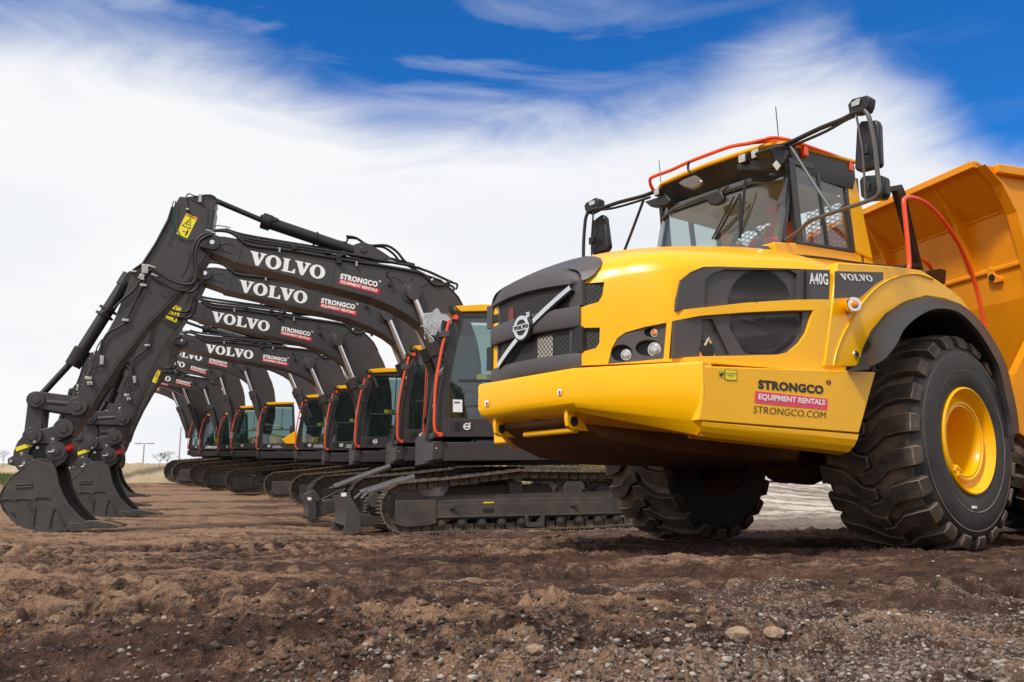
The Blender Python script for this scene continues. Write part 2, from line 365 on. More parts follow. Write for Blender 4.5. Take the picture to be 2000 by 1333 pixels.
# recess in the vent panels with the round mesh
def oval(cx, cy, rx, ry, a0=0, a1=2 * pi, n=40, rot=0): return [(cx + rx * cos(t) * cos(rot) - ry * sin(t) * sin(rot), cy + rx * cos(t) * sin(rot) + ry * sin(t) * cos(rot)) for t in np.linspace(a0, a1, n, endpoint=False)]
UREC = zm([(385, 446), (387, 290), (420, 250), (500, 222), (880, 226), (922, 250), (925, 400), (620, 418)], 1250, 450, 2.962)
LREC = zm([(530, 486), (620, 478), (955, 470), (950, 590), (910, 650), (850, 702), (790, 716), (620, 716), (530, 560)], 1250, 450, 2.962)
LREC2 = zm([(362, 716), (370, 512), (430, 508), (530, 716)], 1250, 450, 2.962)
cut(vp, [pocket(UREC, S2(), N2, out=.02, deep=.05)])
cut(vp2, [pocket(LREC, S2(), N2, out=.02, deep=.05), pocket(LREC2, S2(), N2, out=.02, deep=.05)])
liner('vent_recess', UREC, S2(), N2, .058, GRL, .01); liner('vent_recess', LREC, S2(), N2, .058, GRL, .01); liner('vent_recess', LREC2, S2(), N2, .058, BLK, .01)
clipU = [p for p in oval(715, 420, 185, 200) if p[1] < 412 - (p[0] - 715) * .05]
clipL = [p for p in oval(735, 545, 205, 180) if p[1] > 486 - (p[0] - 715) * .05]
for cl in (clipU, clipL):
    P = zm(cl, 1250, 450, 2.962)
    MB().slab([tuple(np.array(S2()(*p)) - N2 * .050) for p in P], -N2 * .006).build('fan_mesh', MESH, hood, uv=(0, 2))
# fan behind ... swirl ribs that show through as faint lines
b = MB()
for k in range(7):
    a = k * 2 * pi / 7 + .4; c = np.array(S2()(1498, 630)); e = c + np.array([cos(a) * .24, sin(a) * .05, sin(a) * .26])
    b.tube([tuple(c - N2 * .052), tuple(e - N2 * .052)], .0028, 4, 1)
b.build('fan_blade', CHA, hood)
b = MB(); P0 = np.array(S2()(1385, 683)); b.cyl(tuple(P0 - N2 * .055), tuple(P0 - N2 * .012), .075, .06, 20).build('filler_cap', BLK, hood)
b = MB(); b.cyl(tuple(P0 - N2 * .045 - np.array([0, 0, .05])), tuple(P0 - N2 * .02 - np.array([0, 0, .05])), .07, .07, 20).build('filler_neck', AMB, hood)
MB().tube([tuple(P0 - N2 * .02 + np.array([-.03, 0, .03])), tuple(P0 + N2 * .0 + np.array([0, 0, .08])), tuple(P0 - N2 * .02 + np.array([.05, 0, .03]))], .01, 6).build('cap_handle', CHR, hood)
# side meshes of the grille
for V in (V_M1, V_M2): liner('side_mesh', V, S1(), N1, .045, MESH).data.uv_layers.new(name='UV')
for o in [o for o in hood.children if o.name.startswith('side_mesh')]:
    for lp in o.data.loops:
        c = o.data.vertices[lp.vertex_index].co; o.data.uv_layers[0].data[lp.index].uv = (c[1] * 1.3, c[2])
# headlight cluster
hl = liner('headlight_panel', V_HL, S1(), N1, .018, GRL, 0)
def lampcut(cx, cy, rx, ry): return zm(oval(cx, cy, rx, ry, n=28), 900, 450, 2.962)
LC = [(930, 708, 62, 50), (1085, 678, 76, 48), (1103, 587, 44, 29)]
cut(hl, [pocket(lampcut(*a), S1(), N1, out=.03, deep=.06) for a in LC])
for a in LC: liner('lamp_recess', lampcut(*a), S1(), N1, .085, BLK, .02)
for cx, cy, r, mm in ((966, 716, .034, LENS), (1130, 684, .042, LENS), (1130, 588, .024, AMB)):
    p = np.array(S1()(*zm([(cx, cy)], 900, 450, 2.962)[0])); d = Vector((-.93, .36, 0))
    b = MB(); b.cyl(tuple(p - N1 * .075), tuple(p - N1 * .075 + np.array(d) * .045), r * 1.2, r * 1.2, 24)
    hb = b.build('headlight', CHR, TR, smooth=40)
    b = MB(); q = p - N1 * .075 + np.array(d) * .046
    R = []
    for k in range(5):
        t = k / 4 * pi / 2; R.append((r * cos(t) + .001, .010 * sin(t)))
    x = Vector((-d[1], d[0], 0)); z = Vector((0, 0, 1))
    b.loft([[tuple(Vector(q) + d * h + (x * cos(t) + z * sin(t)) * rr) for t in ngrid(20)] for rr, h in R], True)
    b.build('lens', mm, hb, smooth=60)
# mirrored openings on the far side stay plain: they never show from near the picture's viewpoint
# grey nose cap + grille -------------------------------------------------
def bow(v, u0=-3.60, d=.09): return u0 - d * (1 - ((v - .05) / .56) ** 2)
gr = MB()
vs_ = np.linspace(-.60, .60, 21)
def gband(b, w0, w1, proud, w0e=None, w1e=None, th=.05, hw=.56):
    front = []; rr = []
    for v in np.linspace(-.50, .605, 25):
        u = bow(v) - proud
        rr.append([(u, v, w0), (u - .008, v, w0 + .02), (u - .008, v, w1 - .02), (u, v, w1), (u + th, v, w1), (u + th, v, w0)])
    b.loft(rr, True)
grille = MB()
gband(grille, 1.375, 1.50, .020); gband(grille, 1.69, 1.85, .028)
for sgn in (-1, 1):
    q_ = lambda a: .05 + sgn * a
    grille.box(-3.615, -3.56, *sorted((q_(.50), q_(.53))), 1.50, 1.69); grille.box(-3.61, -3.56, *sorted((q_(.49), q_(.55))), 1.85, 2.05)
    grille.box(-3.635, -3.58, *sorted((q_(.44), q_(.462))), 1.50, 1.69); grille.box(-3.63, -3.58, *sorted((q_(.43), q_(.455))), 1.85, 2.05)
grille = grille.build('grille', GRL, TR, bevel=.006)
# the cap follows the hood skin, 6 mm proud of it
rr = []
for r_ in R2:
    n_ = len(r_); u_ = r_[0][0]
    if u_ > -3.22: break
    s0 = float(np.interp(u_, [-3.62, -3.58, -3.52, -3.42, -3.30, -3.2], [2.3, 3, 5.5, 9.5, 15, 20])); q = []
    for t in np.linspace(s0, n_ - 1 - s0, 41):
        i0 = min(int(t), n_ - 2); q.append(np.array(r_[i0]) + (np.array(r_[i0 + 1]) - np.array(r_[i0])) * (t - i0))
    rr.append([tuple(p + np.array([-.004, .010 * np.sign(p[1]) * (abs(p[1]) > .3), .012])) for p in q])
q = rr[0]; f_ = lambda p, du, w: (bow(max(-.5, min(.60, p[1]))) + du, p[1] * .985, w)
wl = lambda p: 2.03 - .02 * (abs(p[1]) / .6) ** 2
rr = [[f_(p, .05, wl(p)) for p in q], [f_(p, -.012, wl(p)) for p in q], [f_(p, -.026, wl(p) + .012) for p in q], [f_(p, -.022, min(2.06, p[2] - .02)) for p in q], [f_(p, -.004, p[2] - .045 + .02 * (1 - (abs(p[1]) / .6) ** 2)) for p in q], [f_(p, .02, p[2] - .012) for p in q]] + rr
MB().grid(rr).build('nose_cap', GRL, TR, smooth=55)
for v0, v1 in ((.50, .632), (-.56, -.48)):
    b = MB(); b.box(-3.632, -3.60, v0, v1, 1.50, 1.69); b.build('grille_corner', BLK, grille)
    b = MB(); b.box(-3.632, -3.60, v0, v1, 1.85, 2.04); b.build('grille_corner', GRL, grille)
for (w0, w1) in ((1.50, 1.69), (1.85, 2.04)):
    b = MB(); b.grid([[(bow(v) + .012, v, w0), (bow(v) + .012, v, w1)] for v in np.linspace(-.49, .59, 25)])
    b.build('grille_mesh', MESH, grille, uv=(1, 2))
def gpanel(name, v0, v1, w0, w1, m):
    MB().grid([[(bow(v) + .007, v, w0), (bow(v) + .007, v, w1)] for v in np.linspace(v0, v1, 6)]).build(name, m, grille, uv=(1, 2))
gpanel('radiator_window', .17, .33, 1.505, 1.665, MESHW); gpanel('red_hose', -.22, -.14, 1.86, 1.96, MESHR); gpanel('red_hose', .33, .37, 1.86, 1.91, MESHR)
for (v, w) in ((.37, 1.95), (-.46, 1.93)):
    MB().box(bow(v) - .012, bow(v) + .04, v - .05, v + .05, w - .045, w + .03).build('latch', BLK, grille, bevel=.01)
# chrome diagonal
def diag(t):      # t 0 lower far corner .. 1 upper near corner
    v = -.50 + .84 * t; w = 1.40 + .63 * t; return v, w
GH = lambda x, y: T.hitu(x, y, -3.69)
d0, d1 = GH(973, 716), GH(1109, 561)
for wd, pr, m, nm in ((.030, .038, BLK, 'diagonal_rail'), (.019, .048, CHR, 'diagonal_trim')):
    b = MB(); rr = []
    for k in range(19):
        t = k / 18; v = d0[1] + (d1[1] - d0[1]) * t; w = d0[2] + (d1[2] - d0[2]) * t; u = bow(v) - pr
        n = np.array([d1[2] - d0[2], -(d1[1] - d0[1])]); n = n / np.linalg.norm(n) * wd
        rr.append([(u, v - n[0] / 1, w - n[1]), (u, v + n[0], w + n[1]), (u + .02, v + n[0], w + n[1]), (u + .02, v - n[0], w - n[1])])
    b.loft(rr).build(nm, m, grille)
c = GH(1030, 641); cu_ = bow(c[1]) - .06
MB().cyl((cu_ + .03, c[1], c[2]), (cu_, c[1], c[2]), .118, .112, 36).build('emblem', BLK, TR, bevel=.004)
def emb(shape, rect, off, m, nm, r=.105):
    h = lambda a, b_: (cu_ - off, c[1] + a, c[2] + b_)
    b = place(shape, h, (-r, -r), (r, -r), (-r, r), rect); b2 = MB(); b2.add(b.v, b.f)
    return MB().add(b.v, b.f).build(nm, m, emblem)
emblem = [o for o in TR.children if o.name.startswith('emblem')][0]
emb(W_RING, (.05, .03, .95, .93), .004, CHR, 'emblem_ring'); emb(W_ARROW, (0, 0, 1, 1), .0045, CHR, 'emblem_arrow')
emb(QUAD, (.02, .37, .98, .60), .006, CHR, 'emblem_bar'); emb(W_SLAB, (.07, .41, .93, .56), .009, BLD, 'lettering')
MB().box(-3.62, -3.56, -.60, -.565, 1.50, 1.60).build('blue_tag', mat('blue_plastic', (.08, .25, .6), .4), grille, bevel=.01)

# bumper ----------------------------------------------------------------
def bump(w, ins=0.0, e=0.0):
    """plan outline of the bumper at one height"""
    return [(-3.73 + ins, 0, w), (-3.72 + ins, .62 - ins * .3, w), (-3.22 + ins * .8, 1.40 - ins * .5, w), (-3.22 + ins * .8 + .02, 1.405 - ins * .5, w)]
b = MB(); rr = []
for w, ins in ((1.375, .03), (1.37, .008), (1.352, 0), (1.16, 0), (1.12, .012), (1.09, .04), (1.06, .10)):
    k = (1.375 - w) / .4
    zl = 0.0
    k = max(0, (1.16 - w) / .10); e_ = .03 * k ** 2; half = [(-3.73 + ins, 0, w), (-3.72 + ins, .615 - ins * .4, w), (-3.222 + ins * .1 - e_ * .3, 1.405 - ins * .35 - e_ * .5, w - k * .20)]
    rr.append(half + [(-3.10, 1.38 - ins * .4, w - k * .20 + .004), (-3.0, .9, max(w - .05, 1.0)), (-3.0, -(.9), max(w - .05, 1.0))] + [(-3.1, -(.98 - ins), half[2][2]), (-3.72 + ins, -(.555 - ins * .9 - .03 * k), w)])
b.loft(rr, True)
bumper = b.build('bumper', YEL, TR, bevel=.006)
# tow brackets and lower pan
for sgn in (1, -1):
    b = MB(); pts = [(-3.66, 1.125), (-3.665, 1.02), (-3.655, .965), (-3.62, .94), (-3.56, .935), (-3.1, .94), (-3.1, 1.08)]
    b.prism(pts, sgn * .44 + .03 - .018, sgn * .44 + .03 + .018); tb = b.build('tow_bracket', YEL, TR, bevel=.004)
    b = MB(); b.cyl((-3.60, sgn * .44 + .03 - .026, 1.0), (-3.60, sgn * .44 + .03 + .026, 1.0), .036, n=20).build('tow_eye', BLKM, tb)
MB().cyl((-3.55, -.15, .94), (-3.55, .46, .94), .022, n=14).build('tow_pin', YEL, bumper, smooth=50)
pan = MB(); rr = []
for u, hw, w0, w1 in ((-3.58, .50, 1.0, 1.10), (-3.35, .64, .88, 1.08), (-2.9, .90, .80, 1.0), (-2.2, 1.06, .76, .95), (-1.3, .9, .76, .95), (-.9, .6, .76, 1.0), (.8, .5, .76, 1.2)):
    rr.append([(u, -hw, w1), (u, -hw * .85, w0), (u, hw * .85, w0), (u, hw, w1)])
UND = mat('dark_yellow_underside', (.13, .05, .008), .7, noise=.5, nscale=4)  # much darker than the body yellow, with random mottling
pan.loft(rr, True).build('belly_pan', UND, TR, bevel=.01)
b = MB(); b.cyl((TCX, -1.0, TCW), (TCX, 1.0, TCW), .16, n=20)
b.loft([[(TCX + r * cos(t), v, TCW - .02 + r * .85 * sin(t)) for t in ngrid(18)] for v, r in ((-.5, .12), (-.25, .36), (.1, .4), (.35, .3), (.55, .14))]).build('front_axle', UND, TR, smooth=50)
# side skirt panel with sponsor lettering
def PAN(off=0.0): return lambda x, y: T.hitp(x, y, (-3.22, 1.40), (-1.35, 1.62), off)
NP = pn((-3.22, 1.40), (-1.35, 1.62))
pp = [(1371, 714), (1371, 800), (1347, 838)]
out = zm([(358, 785), (1364, 820), (1268, 1174), (340, 1100), (345, 1060), (356, 1000)], 1250, 450, 2.962)
b = MB().slab([PAN()(*p) for p in out], -NP * .25); side = b.build('side_skirt', YEL, TR, bevel=.008)
lo = zm([(340, 1106), (1266, 1181), (1262, 1215), (1245, 1240), (1215, 1247)], 1250, 450, 2.962)
P = [np.array(PAN()(*p)) for p in lo]; q0 = P[0].copy(); 
rr = []
A0, A1 = np.array(PAN()(*zm([(340, 1106)], 1250, 450, 2.962)[0])), np.array(PAN()(*zm([(1266, 1181)], 1250, 450, 2.962)[0]))
for dn, inn in ((0, 0), (.035, .004), (.075, .022), (.11, .06), (.125, .13)):
    s0 = A0 - NP * inn + np.array([.03, 0, -dn * .85]); s1 = A1 - NP * inn + np.array([-dn * .6, 0, -dn * 1.25]); rr.append([tuple(s0), tuple(s1)])
rr.append([tuple(A0 - NP * .2), tuple(A1 - NP * .2)])
MB().loft(rr, True, True).build('side_skirt_edge', YEL, side, smooth=60)
MB().box(-2.9, -1.5, -1.45, -1.25, .95, 1.36).build('side_skirt', YEL, TR, bevel=.02)
Z2 = lambda *p: zm([p], 1250, 450, 2.962)[0]
PH = PAN(.003); PH2 = PAN(.006)
place(W_STR, PH, Z2(684, 918), Z2(1063, 950), Z2(684, 864)).build('lettering', BLD, side)
place(QUAD, PH, Z2(664, 998), Z2(1084, 1040), Z2(668, 930)).build('pink_band', PNK, side)
place(W_EQ, PH2, Z2(683, 984), Z2(1070, 1018), Z2(686, 945)).build('lettering', WHT, side)
place(W_COM, PH, Z2(656, 1056), Z2(1074, 1090), Z2(660, 1016)).build('lettering', BLD, side)
place(W_RING, PH, Z2(1078, 893), Z2(1106, 896), Z2(1078, 865)).build('registered_mark', BLD, side)
place(W_N, PH2, Z2(1086, 888), Z2(1099, 890), Z2(1086, 872)).build('lettering', BLD, side)
st = place(QUAD, PH, Z2(455, 848), Z2(487, 850), Z2(455, 806)).build('fuel_sticker', YLD, side)
place(QUAD, PH2, Z2(460, 844), Z2(477, 845), Z2(460, 812)).build('pump_icon', BLD, side)
place(QUAD, PAN(.008), Z2(463, 826), Z2(473, 827), Z2(463, 815)).build('pump_icon', YLD, side)
place(QUAD, PH2, Z2(480, 840), Z2(484, 840), Z2(480, 820)).build('pump_icon', BLD, side)
st = place(QUAD, PH, Z2(490, 866), Z2(561, 870), Z2(490, 806)).build('warning_sticker', BLD, side)
place(QUAD, PH2, Z2(493, 863), Z2(558, 867), Z2(493, 809)).build('warning_field', YLD, side)
W_S1, W_S2 = sans('ULTRA LOW SULFUR', .02), sans('FUEL ONLY', .02)
place(W_S1, PAN(.009), Z2(496, 831), Z2(555, 835), Z2(496, 823)).build('lettering', BLD, side)
place(W_S2, PAN(.009), Z2(508, 844), Z2(544, 847), Z2(508, 836)).build('lettering', BLD, side)
BH = lambda x, y: T.hitu(x, y, -3.733)
for (x, y) in ((1092, 767), (950, 789)):
    s_ = place(QUAD, BH, (x - 3, y + 5), (x + 4, y + 4), (x - 3, y - 6)).build('white_sticker', WHT, bumper)
    place(QUAD, lambda a, c_: T.hitu(a, c_, -3.736), (x - 1, y + 3), (x + 2, y + 3), (x - 1, y - 3)).build('sticker_print', GRL, bumper)
# badges on the hood side
place(W_MOD, S2(-.020), Z2(981, 312), Z2(1090, 318), Z2(977, 244)).build('lettering', WHT, hood)
MB().slab([tuple(S2(-.002)(*Z2(*p))) for p in [(962, 232), (965, 232), (962, 398), (959, 398)]], -N2 * .02).build('vent_seam', BLK, hood)
# fender -----------------------------------------------------------------
FE = [(1636, 513), (1690, 516), (1750, 521), (1800, 528), (1829, 546), (1855, 564), (1878, 583), (1906, 621), (1893, 608), (1878, 597), (1847, 585), (1810, 579), (1773, 589), (1739, 611), (1713, 645), (1698, 682), (1688, 717), (1611, 717)]
SF = lambda off=0.0: (lambda x, y: T.hitp(x, y, (-2.1, 1.52), (-1.2, 1.62), off) if x < 1760 else T.hitv(x, y, 1.62 + off))
SFV = lambda off=0.0: (lambda x, y: T.hitp(x, y, (-2.1, 1.515), (1.0, 1.64), off))
NF = pn((-2.1, 1.515), (1.0, 1.64))
fender = MB().slab([SFV()(*p) for p in FE], -NF * .62).build('fender', YEL, TR, bevel=.012)
# curved swage line of the fender (a raised arc)
sw = zm([(75, 1105), (90, 1030), (130, 930), (180, 850), (235, 765), (310, 690), (400, 645), (500, 628), (590, 655)], 1600, 300, 2.665)
MB().tube([SFV(.002)(*p) for p in sw], .010, 6, 3).build('fender_swage', YEL, fender, smooth=60)
bd = zm([(1128, 237), (1408, 243), (1406, 285), (1370, 305), (1330, 340), (1275, 388), (1125, 392)], 1250, 450, 2.962)
MB().slab([SFV(.006)(*p) for p in bd], -NF * .004).build('badge_panel', GRL, fender)
place(W_SLAB, SFV(.011), Z2(1168, 288), Z2(1352, 297), Z2(1152, 250)).build('lettering', WHT, fender)
# the indicator on its stalk and the small socket
p = np.array(SFV()(1648, 601)); 
b = MB(); b.cyl(tuple(p + np.array([.16, -.05, .03])), tuple(p + np.array([-.03, .10, -.0])), .055, .062, 24).build('lamp_housing', YEL, fender, smooth=40)
b = MB(); d = np.array([-.5, .86, 0]); e = p + np.array([-.03, .10, 0])
lm = MB().cyl(tuple(e), tuple(e + d * .025), .058, .056, 28).build('side_lamp', CHR, TR, smooth=40)
MB().cyl(tuple(e + d * .02), tuple(e + d * .034), .038, .028, 24).build('lens', AMB, lm, smooth=60)
p = np.array(SFV()(1671, 693)); MB().cyl(tuple(p), tuple(p + NF * .012), .034, .032, 24).build('bolt_socket', CHR, fender)
MB().cyl(tuple(p + NF * .01), tuple(p + NF * .014), .016, n=8).build('bolt_socket', BLK, fender)
MB().box(-1.75, -.1, -1.66, -1.1, 1.42, 2.45).build('fender', YEL, TR, bevel=.03)
# rubber flare + wheel arch liner
FO = zm([(235, 1110), (262, 1010), (300, 920), (370, 830), (460, 770), (560, 745), (660, 760), (740, 790), (830, 870), (900, 970), (960, 1085)], 1600, 300, 2.665) + [(1972, 745), (1983, 800), (1988, 850)]
FI = zm([(268, 1110), (345, 1065), (405, 990), (440, 920), (500, 860), (580, 815), (660, 808), (740, 835), (825, 920), (890, 1020), (940, 1120)], 1600, 300, 2.665) + [(1965, 775), (1974, 815), (1978, 850)]
r0 = [T.hitv(x, y, 1.60) for x, y in FO]; r1 = [T.hitv(x, y, 1.79) for x, y in FI]
rm = [tuple((np.array(a) * .55 + np.array(c_) * .45) + np.array([0, .035, .012])) for a, c_ in zip(r0, r1)]
r2 = [(a[0] * .985 + TCX * .015, a[1] - .03, a[2] - .015) for a in r1]; r3 = [(a[0], 1.05, a[2]) for a in r2]
r4 = [(a[0], 1.05, a[2] + .03) for a in r0]
b = MB(); secs = [cat(x, 4) for x in (r0, rm, r1, r2)]
FL = mat('rubber_flare', (.026, .024, .025), .45, noise=.2, nscale=4)
b.grid([[tuple(p) for p in s_] for s_ in secs]); b.build('fender_flare', FL, TR, smooth=45)
MB().grid([[tuple(p) for p in cat(x, 4)] for x in (r2, r3)]).build('wheel_arch_liner', BLKM, TR)
MB().grid([[tuple(p) for p in x] for x in (r4, r0)]).build('wheel_arch_liner', BLKM, TR)
# wheels -----------------------------------------------------------------
def wheel(fr_parent, cu, cw, vout, sgn, nm='wheel', R=.935, prot=None):
    """vout = |v| of the outer sidewall; sgn = side"""
    if prot is not None:
        root = prot.copy(); COL.objects.link(root); root.parent = fr_parent; root.location = (cu, -sgn * vout, cw); root.rotation_euler = (0, .2, 0 if sgn > 0 else pi)
        for ch in list(prot.children):
            c_ = ch.copy(); COL.objects.link(c_); c_.parent = root
        return root
    W = .72; z = 0.0
    b = MB()
    prof = [(.455, 0.0), (.50, .018), (.56, .026), (.66, .030), (.74, .022), (.80, .004), (.845, -.02), (.868, -.05)]
    crown = [(.875, -.10), (.882, -.2), (.885, -.36), (.882, -.52), (.875, -.62)]
    inner = [(.868, -.67), (.845, -.70), (.80, -.724), (.70, -.745), (.56, -.74), (.455, -.72)]
    b.lathe(prof, (0, 0), 96); b.mi = 1; b.lathe([prof[-1]] + crown + [inner[0]], (0, 0), 96); b.mi = 0; b.lathe(inner, (0, 0), 96)
    # moulded rings on the sidewall
    b.lathe([(.60, .026), (.605, .0305), (.615, .0305), (.62, .028)], (0, 0), 96); b.lathe([(.76, .016), (.765, .019), (.775, .016), (.78, .010)], (0, 0), 96)
    # lugs: a row from each shoulder, hooked at the middle, staggered
    b.mi = 2; NL = 21
    def surf(t):      # t: 0 centre .. 1 shoulder edge .. 1.35 on the sidewall ; returns radius, v offset from centre
        P = [(0, .885, 0), (.5, .883, .18), (.85, .876, .29), (1.0, .868, .325), (1.12, .845, .352), (1.3, .80, .372)]
        for i in range(len(P) - 1):
            if t <= P[i + 1][0]:
                k = (t - P[i][0]) / (P[i + 1][0] - P[i][0]); return P[i][1] + k * (P[i + 1][1] - P[i][1]), P[i][2] + k * (P[i + 1][2] - P[i][2])
        return P[-1][1], P[-1][2]
    lugs = []
    for side in (1, -1):
        for k in range(NL):
            t0 = (k + (.5 if side < 0 else 0)) * 2 * pi / NL; d = 2 * pi / NL
            # centre line of the lug in (t, angle) with half widths
            CLN = [(-.10, -.46, .16), (.12, -.43, .22), (.30, -.19, .24), (.45, .03, .26), (.75, .14, .27), (.98, .18, .275), (1.10, .19, .27), (1.24, .19, .22)]
            top = []; base = []
            for (t, a, hw) in CLN:
                r, v = surf(abs(t)); v *= (1 if t >= 0 else -1)
                hgt = .066 if t < 1.05 else (.036 if t < 1.2 else .012)
                nr = 1.0 if t < .9 else (.75 if t < 1.1 else .35); nv = 0 if t < .9 else (.55 if t < 1.1 else .9)
                row_t = []; row_b = []
                for s_ in (-1, 1):
                    an = t0 + (a + s_ * hw) * d; rj = r + hgt * nr; vj = (v + hgt * nv * .8) * side - .36
                    row_t.append((rj * sin(an), vj, rj * cos(an)))
                    an2 = t0 + (a + s_ * (hw + .045)) * d; rb = r - .004; row_b.append((rb * sin(an2), v * side - .36, rb * cos(an2)))
                top.append(row_t); base.append(row_b)
            rings = [[bb[0], tt[0], tt[1], bb[1]] for tt, bb in zip(top, base)]
            b.loft(rings, True, True)
    root = bpy.data.objects.new(nm, None); COL.objects.link(root); root.parent = fr_parent; root.location = (cu, -sgn * vout, cw); root.scale = (1, 1.24, 1)
    tyre = b.build('tyre', [TYR, MUD, LUG], root, smooth=32)
    bv = tyre.modifiers.new('bevel', 'BEVEL'); bv.width = .016; bv.segments = 2; bv.material = 1; bv.limit_method = 'ANGLE'; bv.angle_limit = radians(40)
    rp = [(.462, -.02), (.468, .004), (.462, .022), (.450, .026), (.438, .018), (.415, -.03), (.385, -.058), (.368, -.066), (.355, -.060), (.348, -.030), (.338, -.018), (.326, -.018), (.318, -.030), (.312, -.026), (.302, -.026), (.294, -.036), (.284, -.10), (.270, -.24), (.262, -.32), (.23, -.35), (.14, -.36), (.12, -.33), (.001, -.33)]
    rim = MB().lathe(rp, (0, 0), 72).build('rim', YEL, root, smooth=35)
    b = MB(); a = radians(218)
    for k, (r, dv) in enumerate(((.34, -.03), (.315, -.02))):
        b.cyl((r * sin(a + .12), dv, r * cos(a + .12)), (r * sin(a - .12), dv + .008, r * cos(a - .12)), .022, n=10)
    b.box(.30 * sin(a) - .03, .30 * sin(a) + .03, -.04, .0, .36 * cos(a) - .02, .36 * cos(a) + .02)
    b.build('lock_ring_clamp', YEL, root, bevel=.004)
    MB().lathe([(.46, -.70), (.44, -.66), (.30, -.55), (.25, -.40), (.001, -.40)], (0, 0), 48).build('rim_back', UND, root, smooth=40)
    MB().box(-.10, -.03, .022, .034, -.575, -.553).build('tyre_label', WHT, root)
    return root
w1 = wheel(TR, TCX, TCW, 1.70, 1)
wheel(TR, TCX - .03, TCW, 1.86, -1, prot=w1)
# cab --------------------------------------------------------------------
b = MB(); b.loft([[(-1.40, -.80, 2.36), (-1.40, .80, 2.36), (0.04, .84, 2.40), (0.04, -.84, 2.40)], [(-1.46, -.78, 2.66), (-1.46, .78, 2.66), (-.0, .80, 2.74), (-.0, -.80, 2.74)]])
cabin = b.build('cab', YEL, TR, bevel=.02)
MB().box(-1.15, -.15, -.7, .7, 3.36, 3.40).build('headliner', mat('grey_headliner', (.30, .31, .31), .9), cabin, bevel=.01)
CV = lambda v=.80: (lambda x, y: T.hitv(x, y, v))
ZC = lambda *p: zm([p], 1460, 240, 4.443)[0]
# hood shelf in front of the screen and the raised cab base
b = MB(); bpts = [T.hitv(*p, .80) for p in [(1516, 499), (1512, 473), (1562, 475), (1672, 494), (1706, 509), (1706, 522)]]
b.slab(bpts, (0, -1.6, 0)); b.build('cab_base', YEL, cabin, bevel=.012)
b = MB()
b.loft([[(-1.62, -.78, 2.55), (-1.62, .78, 2.55), (-1.25, .78, 2.60), (-1.25, -.78, 2.60)], [(-1.56, -.72, 2.655), (-1.56, .72, 2.655), (-1.2, .76, 2.70), (-1.2, -.76, 2.70)]])
b.build('cowl', GRL, cabin, bevel=.01)
rear = [T.hitv(*ZC(*p), .81) for p in [(848, 418), (935, 455), (1002, 760), (1092, 1192), (1000, 1150), (940, 1120), (880, 740)]]
b = MB(); b.slab(rear, (0, -.09, 0)); mirror(b); b.build('rear_pillar', YEL, cabin, bevel=.012)
def vbar(b, px, th, v=.81, d=.05):
    P = [np.array(T.hitv(*ZC(*p), v)) for p in px]; x = np.array([th / 2, 0, 0])
    b.slab([tuple(P[0] - x), tuple(P[0] + x), tuple(P[1] + x), tuple(P[1] - x)], (0, -d, 0))
DFR = mat('door_frame', (.030, .028, .029), .4)
b = MB(); vbar(b, ((385, 315), (462, 1050)), .10); vbar(b, ((610, 395), (705, 1080)), .035); vbar(b, ((845, 420), (925, 1118)), .06)
b.slab([T.hitv(*ZC(*p), .812) for p in [(355, 300), (850, 415), (852, 470), (365, 355)]], (0, -.05, 0))
b.slab([T.hitv(*ZC(*p), .812) for p in [(430, 1020), (940, 1098), (940, 1125), (430, 1048)]], (0, -.05, 0))
mirror(b); b.build('door_frame', DFR, cabin, bevel=.006)
sg = [T.hitv(*ZC(*p), .795) for p in [(395, 350), (850, 465), (930, 1110), (455, 1030)]]
MB().add(sg, [(0, 1, 2, 3)]).build('side_window', GLS, cabin)
MB().add([(p[0], -p[1], p[2]) for p in sg], [(0, 1, 2, 3)]).build('side_window', GLS, cabin)
# windscreen curved at the corners
def scr(v, w):
    k = (w - 2.66) / .80; u = -1.50 + .20 * k; a = abs(v)
    return (u + (max(0, a - .45) / .35) ** 2 * .16, v, w)
MB().grid([[scr(v, w) for v in np.linspace(-.79, .79, 25)] for w in (2.66, 2.9, 3.15, 3.42)]).build('windscreen', GLS, cabin, smooth=60)
b = MB()
for s_ in (1, -1): b.loft([[tuple(np.array(scr(s_ * .79, w)) + np.array(q)) for q in ((-.01, 0, 0), (.05, 0, 0), (.05, -s_ * .05, 0), (-.01, -s_ * .05, 0))] for w in (2.66, 3.5)])
b.build('front_pillar', DFR, cabin, bevel=.008)
MB().tube([tuple(np.array(scr(v, 3.36 - .02 * abs(v))) + np.array([-.03, 0, -.03 * (abs(v) > .55)])) for v in np.linspace(-.72, .75, 12)], .016, 8, 2).build('screen_rail', GRL, cabin, smooth=60)
# roof cap, dark visor
def roofring(w, g, ux=0.0):
    pts = [(-1.37 - g + ux, 0), (-1.35 - g + ux, .35), (-1.31 - g + ux, .66), (-1.2 - g * .5 + ux, .80 + g), (-.15 + g, .84 + g), (-.08 + g, .74), (-.08 + g, 0)]
    r_ = [(u, v, w + .05 * (u + 1.3)) for u, v in pts]; return r_ + [(p[0], -p[1], p[2]) for p in r_[::-1][1:-1]]
MB().loft([roofring(3.662, .0), roofring(3.672, .018), roofring(3.692, .018), roofring(3.706, -.01), roofring(3.715, -.25)], True).build('roof', YEL, cabin, smooth=45)
b = MB(); b.loft([roofring(3.40, -.02, .13), roofring(3.50, .0, .10), roofring(3.62, .0, .03), roofring(3.668, -.006)], True)
b.build('visor', BLK, cabin, smooth=45)
